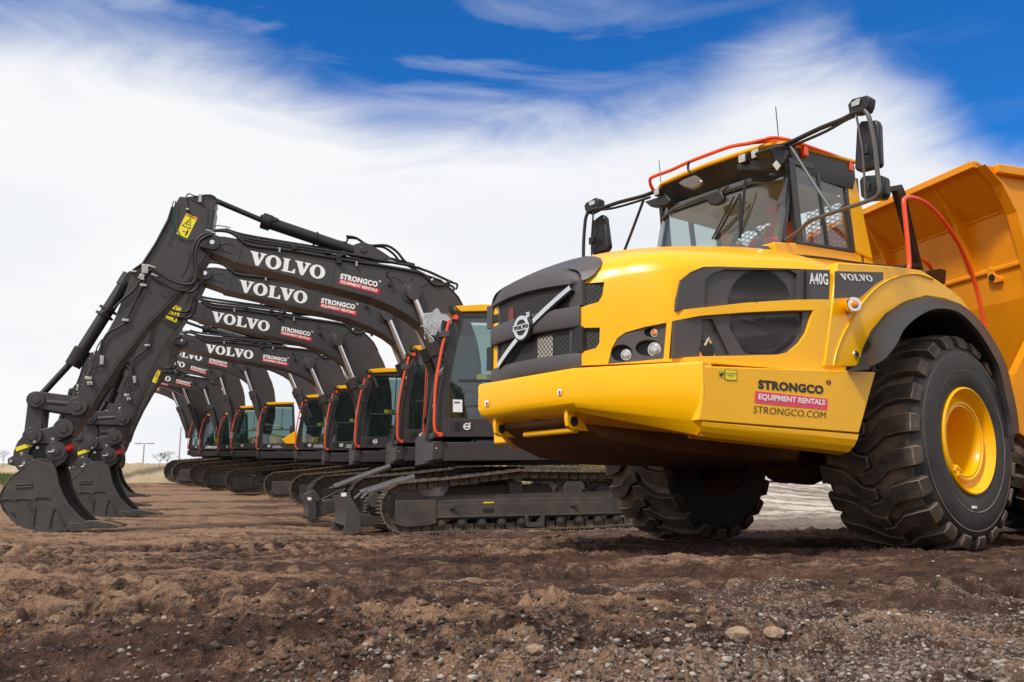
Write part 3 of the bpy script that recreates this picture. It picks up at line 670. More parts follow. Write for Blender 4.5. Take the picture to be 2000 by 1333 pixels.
# rear wall: frame + hexagon guard
b = MB()
for v0, v1 in ((-.8, -.70), (.70, .8), (-.05, .05)): b.box(-.08, -.03, v0, v1, 2.7, 3.6)
b.box(-.08, -.03, -.8, .8, 2.68, 2.80); b.build('rear_frame', DFR, cabin)
b = MB(); hx = .03
for i in range(9):
    for j in range(12):
        v = -.74 + i * .055 + .03; w = 2.84 + j * .05 + (.025 if i % 2 else 0)
        o_ = [(-.05, v + .031 * cos(t), w + .029 * sin(t)) for t in ngrid(6)]; n_ = [(-.05, v + .022 * cos(t), w + .021 * sin(t)) for t in ngrid(6)]
        b.add(o_ + n_, [(k, (k + 1) % 6, (k + 1) % 6 + 6, k + 6) for k in range(6)])
b.v = [(p[0] - .02, p[1], p[2]) for p in b.v]
n0 = len(b.v); b.v += [(p[0], p[1] + .95, p[2]) for p in b.v[:n0]]; b.f += [tuple(i + n0 for i in f) for f in b.f[:]]; b.m = [0] * len(b.f)
b.build('guard_mesh', BLK, cabin)
# interior
b = MB(); b.box(-.75, -.37, -.08, .42, 2.45, 2.66); b.box(-.45, -.35, -.06, .40, 2.64, 3.14); b.box(-.43, -.37, .06, .28, 3.16, 3.34); b.build('driver_seat', SEAT, cabin, bevel=.04)
b = MB(); b.box(-1.35, -1.12, -.7, .7, 2.6, 2.72); b.box(-1.2, -1.1, .02, .5, 2.68, 2.80); b.tube([(-1.2, .17, 2.6), (-1.06, .17, 2.84)], .03, 8, 1); b.build('dashboard', BLK, cabin, bevel=.02)
b = MB(); b.tube([(-1.07 + .06 * sin(t), .17 + .19 * cos(t), 2.86 + .18 * sin(t)) for t in np.linspace(0, 2 * pi, 17)], .014, 8, 2).build('steering_wheel', BLK, cabin)
# wiper, interior mirror, round lamp under the visor
b = MB(); ZW = lambda *p: zm([p], 1280, 250, 5.33)[0]
WS = lambda x, y: T.hitu(x, y, -1.46)
for pts, r_ in (([(590, 1160), (820, 715)], .008), ([(618, 1160), (885, 690)], .011), ([(880, 690), (885, 840), (880, 1150)], .014), ([(935, 545), (925, 680), (905, 880), (875, 1150)], .013), ([(740, 1080), (860, 930)], .006)):
    b.tube([WS(*ZW(*p)) for p in pts], r_, 6, 2)
b.build('wiper', BLK, cabin)
WM = lambda x, y: T.hitu(x, y, -1.50)
pts = [(512, 712), (540, 690), (640, 648), (690, 660), (715, 735), (690, 775), (620, 810), (560, 800)]
b = MB().slab([WM(*ZW(*p)) for p in pts], (.05, 0, 0)).build('front_mirror', BLK, cabin, bevel=.015)
MB().tube([WM(*ZW(*p)) for p in [(700, 680), (720, 640), (760, 615)]], .012, 6, 2).build('mirror_arm', BLK, cabin)
pts = [(230, 572), (290, 535), (400, 490), (450, 520), (495, 560), (440, 620), (380, 645), (300, 625)]
MB().slab([T.hitu(*ZW(*p), -1.52) for p in pts], (.04, 0, .0)).build('dome_mirror', mat('smoked_lens', (.10, .075, .055), .15, coat=1), cabin, bevel=.015)
MB().tube([T.hitu(*ZW(*p), -1.50) for p in [(400, 480), (350, 450), (340, 400), (352, 355)]], .013, 6, 3).build('mirror_arm', BLK, cabin)
# work lights (two pairs at the near corner, one at the far corner), bracket shelf
def worklight(px, py, s, u=-1.50):
    c_ = np.array(T.hitu(px, py, u)); b = MB()
    R_ = [[(c_[0] + du, c_[1] + a * s * k, c_[2] + b_ * s * k) for a, b_ in ((-1, -.8), (-.8, -1), (.8, -1), (1, -.8), (1, .8), (.8, 1), (-.8, 1), (-1, .8))] for du, k in ((0, 1), (.05, .95), (.07, .6))]
    o_ = b.loft(R_).build('work_light', BLK, TR); b2 = MB(); b2.loft([[(p[0] - .012, c_[1] + (p[1] - c_[1]) * .9, c_[2] + (p[2] - c_[2]) * .9) for p in R_[0]], [(p[0] + .002, c_[1] + (p[1] - c_[1]) * .9, c_[2] + (p[2] - c_[2]) * .9) for p in R_[0]]])
    b2.build('lens', LENS, o_, bevel=.004)
worklight(1450, 310, .042); worklight(1475, 301, .042); worklight(1283, 376, .036, -1.42)
b = MB(); b.slab([T.hitu(x, y, -1.45) for x, y in [(1438, 322), (1500, 306), (1512, 318), (1510, 332), (1440, 334)]], (.10, 0, 0))
b.slab([T.hitu(x, y, -1.38) for x, y in [(1258, 394), (1300, 380), (1310, 392), (1300, 402), (1270, 404)]], (.10, 0, 0)); b.build('lamp_shelf', BLK, cabin, bevel=.01)
for pts in ([(1508, 300), (1500, 290), (1512, 284), (1535, 283), (1542, 300), (1530, 322), (1515, 326)],):
    MB().slab([T.hitv(*p, .88) for p in pts], (0, -.16, 0)).build('mirror_hinge', BLK, cabin, bevel=.015)
# roof guard rail in orange
def tubeset(name, sets, m, parent=cabin, n=8, sub=4):
    b = MB()
    for pts, r_ in sets: b.tube(pts, r_, n, sub)
    return b.build(name, m, parent, smooth=60)
gt = [(-1.30, -.78, 3.70), (-1.33, -.80, 3.80), (-1.42, -.70, 3.84), (-1.45, 0, 3.86), (-1.40, .55, 3.88), (-1.25, .70, 3.90), (-.9, .80, 3.88), (-.3, .83, 3.88), (-.1, .80, 3.86)]
G = lambda x, y, u: T.hitu(x, y, u)
rail = [G(1277, 374, -1.30), G(1271, 362, -1.36), G(1270, 350, -1.40), G(1282, 343, -1.43), G(1310, 333, -1.45), G(1345, 317, -1.46), G(1400, 296, -1.46), G(1430, 286, -1.45), G(1465, 280, -1.42), G(1500, 271, -1.36), G(1520, 270, -1.25)] + [T.hitv(*p, .83) for p in [(1548, 276), (1600, 294), (1640, 308), (1668, 318)]]
tubeset('roof_rail', [(rail, .018), ([G(1465, 280, -1.42), G(1500, 277, -1.3), G(1540, 277, -1.1), T.hitv(1560, 281, .83)], .016)], ORG_)
b = MB()
for (x, y) in ((1572, 291), (1660, 321)):
    q = np.array(T.hitv(x, y, .83)); b.box(q[0] - .03, q[0] + .03, q[1] - .06, q[1] + .02, q[2] - .075, q[2] + .02)
b.build('rail_bracket', ORG_, cabin, bevel=.008)
# mirror outriggers, near and far
MP = lambda x, y: T.hitp(x, y, (-1.30, .78), (-1.40, 1.70))
far_ = lambda P: [(p[0], -p[1], p[2]) for p in P]
def mir(sgn):
    fl = (lambda P: P) if sgn > 0 else far_
    root = bpy.data.objects.new('mirror_arm', None); COL.objects.link(root); root.parent = TR
    sets = [(fl([MP(*p) for p in [(1515, 288), (1545, 278), (1600, 252), (1645, 234), (1668, 222), (1690, 215)]]), .022), (fl([MP(*p) for p in [(1530, 292), (1570, 276), (1615, 256), (1650, 236), (1668, 228)]]), .014)]
    tubeset('upper_tube', sets, BLK, root)
    tubeset('lower_tube', [(fl([MP(*p) for p in [(1533, 470), (1560, 452), (1582, 432), (1620, 418), (1668, 402), (1695, 393), (1713, 384), (1718, 368), (1714, 340), (1709, 290), (1702, 250), (1696, 226), (1688, 216)]]), .019)], mat('mirror_tube_grey', (.09, .082, .080), .4) if sgn > 0 else BLK, root)
    tubeset('strut', [(fl([MP(1545, 288), MP(1585, 352), MP(1626, 414)]), .015)], bpy.data.materials['mirror_tube_grey'] if sgn > 0 else BLK, root)
    tubeset('mirror_post', [(fl([MP(1672, 222), MP(1679, 262), MP(1685, 300), MP(1691, 396)]), .010)], bpy.data.materials['mirror_tube_grey'] if sgn > 0 else BLK, root)
    for name, pts, th in (('mirror_head', [(1672, 250), (1680, 236), (1712, 234), (1716, 244), (1719, 322), (1714, 326), (1676, 336), (1668, 330)], .075), ('lower_mirror_head', [(1677, 352), (1684, 343), (1715, 341), (1727, 345), (1729, 378), (1722, 388), (1690, 391), (1680, 384)], .10)):
        P = [np.array(T.hitp(x, y, (-1.22, .78), (-1.30, 1.70))) for x, y in pts]
        P = fl([tuple(p) for p in P]); MB().slab(P, (.0 + th, 0, 0)).build(name, BLK, root, bevel=.02, seg=3)
    P = fl([MP(*p) for p in [(1655, 205), (1664, 193), (1692, 186), (1699, 190), (1697, 205), (1692, 217), (1672, 222), (1658, 222)]])
    lp = MB().slab(P, (.10, 0, 0)).build('marker_lamp', BLK, root, bevel=.012)
    P = fl([tuple(np.array(MP(*p)) - np.array([.012, 0, 0])) for p in [(1664, 202), (1676, 194), (1682, 194), (1679, 205), (1665, 210)]])
    MB().slab(P, (.01, 0, 0)).build('lens', LENS, root)
    P = [MP(*p) for p in [(1680, 285), (1693, 282), (1694, 300), (1681, 302)]]
    MB().slab(fl(P), (.05, 0, 0)).build('mirror_clamp', BLK, root, bevel=.006)
    P = [MP(*p) for p in [(1683, 358), (1696, 356), (1697, 372), (1684, 374)]]
    MB().slab(fl(P), (.05, 0, 0)).build('mirror_clamp', BLK, root, bevel=.006)
mir(1); mir(-1)
b = MB(); b.tube([T.hitu(1522, 285, -1.2), T.hitu(1515, 209, -1.2)], .0045, 6, 1); b.tube([T.hitu(1291, 360, -1.2), T.hitu(1287, 313, -1.2)], .004, 6, 1); b.build('antenna', BLK, cabin)
b = MB(); q = [T.hitv(*p, .93) for p in [(1510, 322), (1517, 314), (1525, 324), (1518, 333)]]; MB().slab(q, (0, -.006, 0)).build('paper_tag', WHT, cabin)
# handrails behind the cab
HR = lambda x, y: T.hitv(x, y, 1.30)
tubeset('handrail', [([HR(*p) for p in zm([(465, 603), (468, 560), (455, 400), (440, 260), (446, 236), (470, 228), (530, 245), (580, 280), (640, 345), (720, 460), (775, 575), (815, 690), (845, 820), (862, 912)], 1600, 300, 2.665)], .022)], ORG_, TR, 10, 3)
tubeset('handrail', [([T.hitv(*p, .7) for p in zm([(500, 540), (545, 560), (570, 580), (590, 610)], 1600, 300, 2.665)], .02)], ORG_, TR)
b = MB(); FRM = [T.hitv(*p, .86) for p in zm([(340, 176), (432, 160), (452, 205), (545, 614), (524, 614), (408, 196), (340, 205)], 1600, 300, 2.665)]
b.slab(FRM, (0, -.07, 0)).build('guard_frame', BLK, TR, bevel=.008)
tubeset('deck_cable', [([T.hitv(*p, .97) for p in [(1505, 500), (1560, 500), (1620, 506), (1690, 516), (1740, 521), (1790, 529)]], .012)], BLK, TR)
b = MB(); q = [T.hitv(*p, 1.0) for p in zm([(565, 610), (640, 598), (665, 608), (660, 680), (640, 684), (600, 650), (565, 625)], 1600, 300, 2.665)]; b.slab(q, (0, -.2, 0))
q = [T.hitv(*p, .95) for p in zm([(480, 570), (530, 572), (540, 600), (440, 590)], 1600, 300, 2.665)]; b.slab(q, (0, -.15, 0)); b.build('engine_snorkel', BLK, TR, bevel=.015)
MB().box(-1.5, .35, -1.1, 1.1, 2.0, 2.42).build('rear_deck', YEL, TR, bevel=.02)
MB().box(-1.3, .9, -.5, .5, 1.1, 2.1).build('engine_block', BLKM, TR)

# tipper body on its own articulated frame -------------------------------
TX2, TY2 = T.world(1.7, 0, 0)[:2]
B = Frame(TX2, TY2, 0, 0.325)
BM = T.matrix().inverted() @ B.matrix()
tray = bpy.data.objects.new('tipper_body', None); COL.objects.link(tray); tray.parent = TR; tray.matrix_local = BM
Z4 = lambda *p: zm([p], 1600, 300, 2.665)[0]
# front wall slopes back as it rises, canopy reaches forward
cw = B.hitu(1907.7, 320.6, -.20)
TW = cw[2]; TV = cw[1]
b = MB()
# side profile of the body shell (u, w): canopy lip, wall break, wall, floor
prof = [(-.22, TW), (.28, TW - .62), (.62, TW - 1.45), (.30, TW - 2.15), (.62, TW - 2.75), (4.8, TW - 2.35), (5.2, TW - .3)]
fw = [[(-.22, -TV, TW - .0), (-.22, TV, TW)], [(.22, -TV, TW - .40), (.22, TV, TW - .40)], [(.34, -TV, TW - 1.32), (.34, TV, TW - 1.32)], [(.62, -TV * .98, TW - 2.30), (.62, TV * .98, TW - 2.30)], [(1.05, -TV * .85, TW - 2.75), (1.05, TV * .85, TW - 2.75)]]
def thick(rows, d):
    return rows + [[(p[0] + d[0], p[1], p[2] + d[2]) for p in r] for r in rows[::-1]]
MB().loft([sum([[r[0]] for r in thick(fw, (.05, 0, .02))], []), sum([[r[1]] for r in thick(fw, (.05, 0, .02))], [])], True, True).build('front_wall', YEL2, tray)
# side walls
for sgn in (1, -1):
    P = [(-.22, TW), (.22, TW - .40), (.34, TW - 1.32), (.62, TW - 2.30), (1.05, TW - 2.75), (5.0, TW - 2.3), (5.6, TW - .5), (5.2, TW + .0), (1.0, TW + .0)]
    MB().prism(P, sgn * TV, sgn * (TV - .05)).build('side_wall', YEL2, tray)
    b = MB(); b.box(.0, 5.3, *sorted((sgn * TV, sgn * (TV + .07))), TW - .09, TW + .004); b.build('top_rail', YEL2, tray, bevel=.01)
MB().box(-.26, -.18, -TV, TV, TW - .045, TW + .03).build('canopy_lip', YEL2, tray, bevel=.008)
MB().prism([(1.05, TW - 2.75), (5.0, TW - 2.3), (5.0, TW - 2.25), (1.05, TW - 2.70)], -TV * .85, TV * .85).build('floor', YEL2, tray)
# stiffening ridge across the wall, gussets under the canopy, lifting lug
WL = lambda x, y: B.hitu(x, y, .30)
zr = WL(1930, 532)[2]
MB().prism([(.34, zr + .05), (.27, zr + .02), (.27, zr - .02), (.36, zr - .09)], -TV, TV).build('wall_rib', YEL2, tray, bevel=.01)
MB().prism([(.22, TW - .40), (.205, TW - .41), (.205, TW - .425), (.24, TW - .44)], -TV, TV).build('wall_rib', YEL2, tray, bevel=.01)
for v in (TV - .62, TV - 1.75, TV - 2.6):
    pts = [(-.17, TW - .05), (-.05, TW - .20), (.08, TW - .42), (.17, TW - .72), (.25, TW - .95), (.31, TW - .95), (.24, TW - .42), (-.12, TW - .07)]
    MB().prism(pts, v - .02, v + .02).build('gusset', YEL2, tray)
# corner gusset at the near side
P = [(-.2, TW - .04), (.0, TW - .22), (.15, TW - .5), (.24, TW - .9), (.30, TW - 1.2), (.36, TW - 1.2), (.26, TW - .4)]
MB().prism(P, TV - .02, TV + .10).build('gusset', YEL2, tray)
b = MB(); q = [WL(*Z4(*p)) for p in [(895, 585), (910, 600), (925, 630), (958, 650), (958, 668), (925, 676), (890, 668), (884, 640)]]
lug = b.slab([(p[0] - .03, p[1], p[2]) for p in q], (.05, 0, 0)).build('lifting_lug', YEL2, tray, bevel=.006)
h = WL(*Z4(912, 648)); MB().cyl((h[0] - .045, h[1], h[2]), (h[0] + .0, h[1], h[2]), .035, n=20).build('lug_hole', BLKM, tray)
# wedge bracket low on the wall, hoist cylinder, chassis, rear wheels
P = [(.2, TW - 2.1), (.75, TW - 1.35), (1.3, TW - 2.2), (1.2, TW - 2.75), (.5, TW - 2.85), (.1, TW - 2.65)]
MB().prism(P, TV - .25, TV - .15).build('body_bracket', YEL2, tray)
tubeset('hoist_cylinder', [([(-.3, .95, 1.32), (1.6, .98, 1.62)], .10)], BLK, tray, 16, 1)
tubeset('hoist_rod', [([(-.7, .93, 1.25), (-.3, .95, 1.32)], .055)], CHR, tray, 12, 1)
b = MB(); b.box(-.6, 4.6, .35, .62, .80, 1.15); b.box(-.6, 4.6, -.62, -.35, .80, 1.15); b.box(-.7, .1, -.6, .6, .75, 1.35); b.build('rear_chassis', YEL2, tray, bevel=.02)
MB().box(-.25, .25, .62, 1.25, .78, 1.02).build('step_box', YEL2, tray, bevel=.02)
b = MB(); b.tube([(-.5, .7, 1.2), (0, .8, 1.35), (.6, .8, 1.25), (1.2, .7, 1.3)], .025, 8, 4); b.tube([(-.5, .75, 1.28), (.1, .9, 1.40), (.8, .9, 1.3)], .02, 8, 4); b.build('hydraulic_hose', HOSE, tray)
for cu2 in (1.65, 3.6):
    for sg_ in (1, -1):
        r_ = wheel(TR, cu2, TCW, 1.665, sg_, prot=w1); r_.matrix_local = BM @ Matrix.Translation((cu2, -sg_ * 1.665, TCW)) @ Matrix.Rotation(0 if sg_ > 0 else pi, 4, 'Z') @ Matrix.Diagonal((1, 1.24, 1, 1))
# ---- driver ------------------------------------------------------------
pm = T.matrix()
def skin_person():
    me = bpy.data.meshes.new('person'); J = {'pel': (-.36, .27, 2.66), 'wai': (-.32, .27, 2.80), 'che': (-.29, .27, 2.98), 'nek': (-.31, .27, 3.13), 'hea': (-.33, .27, 3.24), 'top': (-.33, .27, 3.31),
      'sl': (-.30, .44, 3.06), 'el': (-.50, .50, 2.86), 'wl': (-.74, .42, 2.86), 'hl': (-.82, .39, 2.88), 'sr': (-.30, .10, 3.06), 'er': (-.50, .04, 2.86), 'wr': (-.74, .14, 2.86), 'hr': (-.82, .17, 2.88),
      'kl': (-.78, .38, 2.66), 'fl': (-.88, .38, 2.42), 'kr': (-.78, .17, 2.66), 'fr': (-.88, .17, 2.42)}
    R_ = {'pel': .15, 'wai': .145, 'che': .155, 'nek': .06, 'hea': .085, 'top': .055, 'sl': .075, 'el': .05, 'wl': .032, 'hl': .035, 'sr': .075, 'er': .05, 'wr': .032, 'hr': .035, 'kl': .07, 'fl': .05, 'kr': .07, 'fr': .05}
    E_ = [('pel', 'wai'), ('wai', 'che'), ('che', 'nek'), ('nek', 'hea'), ('hea', 'top'), ('che', 'sl'), ('sl', 'el'), ('el', 'wl'), ('wl', 'hl'), ('che', 'sr'), ('sr', 'er'), ('er', 'wr'), ('wr', 'hr'), ('pel', 'kl'), ('kl', 'fl'), ('pel', 'kr'), ('kr', 'fr')]
    ks = list(J); me.from_pydata([(J[k][0], -J[k][1], J[k][2]) for k in ks], [(ks.index(a), ks.index(c_)) for a, c_ in E_], [])
    o = bpy.data.objects.new('person', me); COL.objects.link(o); o.matrix_world = pm @ Matrix.Translation((-.22, .10, .05))
    m = o.modifiers.new('skin', 'SKIN')
    for i, k in enumerate(ks): me.skin_vertices[0].data[i].radius = (R_[k], R_[k]); me.skin_vertices[0].data[i].use_root = (k == 'pel')
    s_ = o.modifiers.new('sub', 'SUBSURF'); s_.levels = s_.render_levels = 2
    bpy.context.view_layer.update(); bake(o)
    for m_ in (SKIN, VEST, SEAT): o.data.materials.append(m_)
    for p in o.data.polygons:
        c_ = p.center; p.material_index = 0 if (c_.z > 3.14 or c_.x < -.76 and c_.z > 2.8) else (2 if c_.z < 2.74 else 1); p.use_smooth = True
    return tag(o, 'driver in an orange hi-vis jacket sitting in the cab of the yellow dump truck', 'person')
person = skin_person()
b = MB(); b.loft([[(-.33 + r_ * cos(t), .27 + r_ * .85 * sin(t), w) for t in ngrid(16)] for w, r_ in ((3.24, .105), (3.28, .11), (3.33, .095), (3.37, .05))]).build('hard_hat', ORG_, person, smooth=60)
for v in (.19, .35): MB().tube([(-.455, v, 2.80), (-.44, v, 3.0), (-.34, v, 3.12), (-.2, v, 3.05)], .022, 6, 3).build('reflective_strip', LIME, person)
# ================================================================== THE ROW OF EXCAVATORS
YAW, PIT = radians(15.0), radians(1.1)
#      k     track x, y base, track h | cab base (x, y)  cab roof (x, y)  | word centre, rod pin px | arm pin, tip pin
EX = [(1.00, 742, 1047, 110, (845.5, 856), (890, 598), (563, 517), (805, 572), (415, 476), (123.6, 837)),
      (.79, 680, 1019, 92, (774, 872), (800, 680), (535, 569), (755, 613), (386, 541), (223, 854)),
      (.66, 607, 1001, 75, (692, 880), (713, 725), (471, 627), (659, 664), None, (218, 865)),
      (.557, 566, 987, 63, (633, 884), (650, 757), (449, 686), (604, 711), None, (232, 872)),
      (.472, 514, 975, 55, (576, 882), (590, 775), (425, 687), (556, 708), None, (232, 879)),
      (.427, 439, 965, 51, (500, 882), (511, 789), (361, 692), (476, 718), None, (186, 876)),
      (.39, 394, 957, 48, (450, 880), (462, 796), (333, 706), (429, 732), None, (178, 879)),
      (.36, 368, 951, 48, (424, 881), (431, 809), (307, 735), (397, 755), None, (170, 882)),
      (.35, 334, 948, 49, (388, 881), (394, 811), (258, 736), (355, 752), None, (115, 885)),
      (.31, 318, 943, 46, (366, 880), (372, 820), (249, 748), (335, 762), None, (117, 888))]
Z1 = 16.4
def pose(k, tx, ty):
    z_ = Z1 / k; r_ = ray(tx + 2, ty - 50 * k); P = ORG + r_ * z_      # front edge of the near track
    c_, n_ = cos(YAW), sin(YAW)
    gz = (ORG + ray(tx + 40 * k, ty) * z_)[2]
    x_ = P[0] - (-2.4 * c_ + 1.45 * n_); y_ = P[1] - (-2.4 * n_ - 1.45 * c_)
    return Frame(x_, y_, gz + 2.4 * sin(PIT), YAW, PIT)
FR = [pose(e[0], e[1], e[2]) for e in EX]
E1 = FR[0]
ex1 = empty('excavator', E1, 'nearest black crawler excavator with clear plastic wrap over its cab mirror', 'excavator', 'excavators parked in a row')
GRP = {}       # part object -> group key
def eb(b, name, m, parent, g, **k):
    o = b.build(name, m, parent, **k); GRP[o] = g
    for q in SIB.get(o, []): GRP[q] = g
    return o
HB = lambda v: (lambda x, y: E1.hitv(x, y, v))
# ---- boom --------------------------------------------------------------
VB = .30
Bt = [(386, 474), (390, 466), (404, 462), (437, 462), (472, 468), (495, 474), (560, 483), (650, 498), (700, 508), (747, 519), (806, 529), (838, 541), (861, 549), (881, 566), (896, 583), (906, 602), (921, 633), (932, 665), (940, 710), (942, 780), (930, 850)]
Bb = [(884, 850), (880, 800), (870, 740), (858, 700), (845, 671), (833, 651), (823, 634), (800, 616), (768, 598), (726, 580), (663, 563), (600, 548.5), (564, 537), (500, 521), (463, 512), (451, 509), (427, 500), (404, 491), (390, 484)]
h = HB(VB)
boom = eb(MB().prism([h(*p) for p in Bt + Bb], -VB, VB), 'boom', CHA, ex1, 'boom', bevel=.012)
b = MB()          # flanges top and bottom
for L_, dz in ((Bt[4:16], 1), (Bb[2:16], -1)):
    P = [np.array(h(*p)) for p in L_]
    b.loft([[(p[0], s_[0], p[2] + s_[1]) for s_ in ((-VB - .035, 0), (VB + .035, 0), (VB + .035, dz * .02), (-VB - .035, dz * .02))] for p in P])
eb(b, 'boom_flange', CHA, boom, 'boom')
hs = HB(VB + .004)
b = MB()
for a_, c_ in (((474, 471), (463, 516)), ((656, 502), (644, 563))):
    b.tube([hs(*a_), hs(*c_)], .012, 5, 1)
for P in ([(428, 480), (440, 475), (455, 479)], [(430, 484), (442, 492), (452, 494)]): b.tube([hs(*p) for p in P], .012, 5, 3)
eb(b, 'weld_seam', CHA, boom, 'boom')
MK = lambda sh, bl, br, tl, m, nm, off=.006, par=None: eb(place(sh, HB(VB + off), bl, br, tl), nm, m, par or boom, 'boom')
MK(W_SLAB, (486, 516), (633.5, 547), (489.5, 490), WHT, 'lettering')
MK(W_STR, (664, 545), (737, 561.5), (665.5, 534), WHT, 'lettering'); MK(QUAD, (661, 554), (740, 575), (663.5, 544.5), RED, 'red_band', .005)
MK(W_EQ, (664.5, 554), (736, 571.5), (666, 547.5), WHT, 'lettering', .009); MK(W_N, (740, 551), (744, 552), (740.5, 547), WHT, 'lettering')
b = MB(); p = h(415, 476); b.cyl((p[0], -VB - .09, p[2]), (p[0], VB + .09, p[2]), .10, n=24); p2 = h(397, 472)
b.loft([[(q[0] + .14 * cos(t), v, q[2] + .14 * sin(t)) for q, a0 in ((p2, pi / 2), (p, -pi / 2)) for t in np.linspace(a0 + .1, a0 + pi + .1, 8)] for v in (VB + .05, VB + .08)])
eb(b, 'boom_tip_pin', CHA, boom, 'boom'); eb(MB().cyl((p[0], VB + .08, p[2]), (p[0], VB + .11, p[2]), .045, n=16), 'pin_cap', CHR, boom, 'boom')
PINR = h(805, 572)
b = MB(); b.cyl((PINR[0], -VB - .16, PINR[2]), (PINR[0], VB + .16, PINR[2]), .12, n=24); b.cyl((PINR[0], VB, PINR[2]), (PINR[0], VB + .03, PINR[2]), .23, n=28); b.cyl((PINR[0], VB + .06, PINR[2]), (PINR[0], VB + .14, PINR[2]), .16, n=24)
eb(b, 'cylinder_pin', CHA, boom, 'boom', bevel=.006)
b = MB()
for a in (.5, 2.6, 4.7): b.cyl((PINR[0] + .05 * cos(a), VB + .16, PINR[2] + .05 * sin(a)), (PINR[0] + .05 * cos(a), VB + .175, PINR[2] + .05 * sin(a)), .018, n=8)
eb(b, 'pin_bolt', STEEL, boom, 'boom')
# small work lamp bracket on the boom
b = MB(); b.tube([hs(757, 529), hs(755, 541)], .02, 6, 1); b.tube([hs(757, 541), hs(763, 545), hs(764, 552)], .015, 6, 2); b.cyl((hs(762, 556)[0], VB, hs(762, 556)[2]), (hs(762, 556)[0], VB + .08, hs(762, 556)[2]), .045, n=12)
eb(b, 'boom_lamp', BLK, boom, 'boom')
b = MB(); b.tube([hs(765, 541), hs(778, 546), hs(790, 555), hs(800, 553), hs(806, 542)], .009, 5, 4); b.tube([hs(815, 561), hs(826, 560), hs(838, 552), hs(848, 540)], .009, 5, 4); eb(b, 'lamp_cable', BLK, boom, 'boom')
b = MB()
for p in ((812, 563, 821, 560), (842, 549, 846, 544)): b.tube([hs(p[0], p[1]), hs(p[2], p[3])], .02, 6, 1)
eb(b, 'cable_fitting', WHT, boom, 'boom')
# pipes along the boom top, clamps, hoses
b = MB()
for v, pts in ((VB + .02, [(404, 455), (420, 451), (440, 452), (455, 457), (470, 468), (490, 480), (560, 489), (650, 504), (690, 511), (750, 520), (800, 529), (825, 535), (836, 545), (848, 556), (862, 557), (880, 551)]),
               (VB - .08, [(415, 452), (440, 450), (460, 459), (488, 467), (560, 478), (650, 492), (700, 500), (750, 510), (800, 519)]), (.0, [(440, 448), (475, 459), (560, 474), (650, 488), (700, 494), (760, 505), (810, 518)])):
    b.tube([HB(v)(*p) for p in pts], .032, 8, 4)
eb(b, 'boom_pipe', HOSE, boom, 'boom', smooth=60)
b = MB()
for (x, y) in ((546, 490), (696, 517)): q = hs(x, y); b.box(q[0] - .018, q[0] + .018, VB, VB + .07, q[2] - .05, q[2] + .05)
eb(b, 'pipe_clamp', STEEL, boom, 'boom')
b = MB()
for (x, y) in ((660, 502), (662, 512), (672, 497), (575, 485), (640, 493)): q = hs(x, y); b.box(q[0] - .05, q[0] + .05, VB - .1, VB + .08, q[2] - .05, q[2] + .05)
eb(b, 'pipe_bracket', BLK, boom, 'boom', bevel=.01)
b = MB()
for v, pts in ((VB + .10, [(412, 456), (398, 458), (384, 470), (376, 495), (378, 520), (382, 545), (374, 562), (355, 568), (330, 560), (305, 545), (292, 537)]),
               (VB + .14, [(414, 459), (402, 462), (388, 474), (381, 500), (384, 530), (378, 552), (360, 556), (335, 549), (312, 535), (302, 528)]),
               (VB + .02, [(395, 525), (394, 545), (388, 560), (374, 570), (352, 572)])):
    b.tube([HB(v)(*p) for p in pts], .026, 8, 4)
eb(b, 'boom_hose', HOSE, boom, 'boom', smooth=60)
b = MB()
for p, q in (((402, 451), (412, 453)), ((411, 455), (420, 457))): b.tube([HB(VB + .08)(*p), HB(VB + .04)(*q)], .038, 8, 1)
eb(b, 'hose_fitting', STEEL, boom, 'boom')
# arm cylinder above the boom with its hoses
b = MB(); P0_, P1_, P2_ = HB(0)(418, 391), HB(0)(512, 431), HB(0)(697, 494)
b.cyl(tuple(P0_), tuple(P1_), .055, n=14); eb(b, 'arm_cylinder_rod', BLK, boom, 'boom', smooth=60)
b = MB(); b.cyl(P1_, P2_, .125, n=20); d = np.array(P2_) - np.array(P1_); b.cyl(P1_, tuple(np.array(P1_) + d * .09), .165, n=20)
b.cyl(tuple(np.array(P1_) + d * .55), tuple(np.array(P1_) + d * .57), .15, n=20); b.cyl(tuple(np.array(P2_) - d * .02), tuple(np.array(P2_) + d * .05), .15, n=20); eb(b, 'arm_cylinder', BLK, boom, 'boom', smooth=50)
lg = [(690, 482), (704, 478), (722, 482), (745, 496), (768, 512), (690, 507)]
b = MB(); b.prism([HB(0)(*p) for p in lg], -.17, -.12); b.prism([HB(0)(*p) for p in lg], .12, .17); q = HB(0)(708, 492); b.cyl((q[0], -.2, q[2]), (q[0], .2, q[2]), .07, n=16); eb(b, 'cylinder_lug', CHA, boom, 'boom', bevel=.008)
b = MB()
for v, pts, r_ in ((.05, [(512, 424), (560, 440), (620, 458), (672, 474), (680, 466), (700, 468), (716, 480), (725, 483)], .022), (.08, [(676, 462), (695, 465), (712, 476), (725, 480), (755, 480), (775, 492), (790, 510), (806, 520), (840, 532), (870, 546), (884, 552)], .028),
                    (-.02, [(725, 482), (748, 483), (768, 496), (782, 512), (800, 521), (835, 540), (862, 552), (884, 560), (886, 568)], .026), (.2, [(815, 522), (850, 537), (880, 551), (893, 556), (890, 566)], .024), (.1, [(745, 499), (752, 497), (760, 502), (763, 508)], .008)):
    b.tube([HB(v)(*p) for p in pts], r_, 7, 4)
eb(b, 'arm_cylinder_hose', BLK, boom, 'boom', smooth=60)
b = MB(); q = HB(.02)(506, 428)
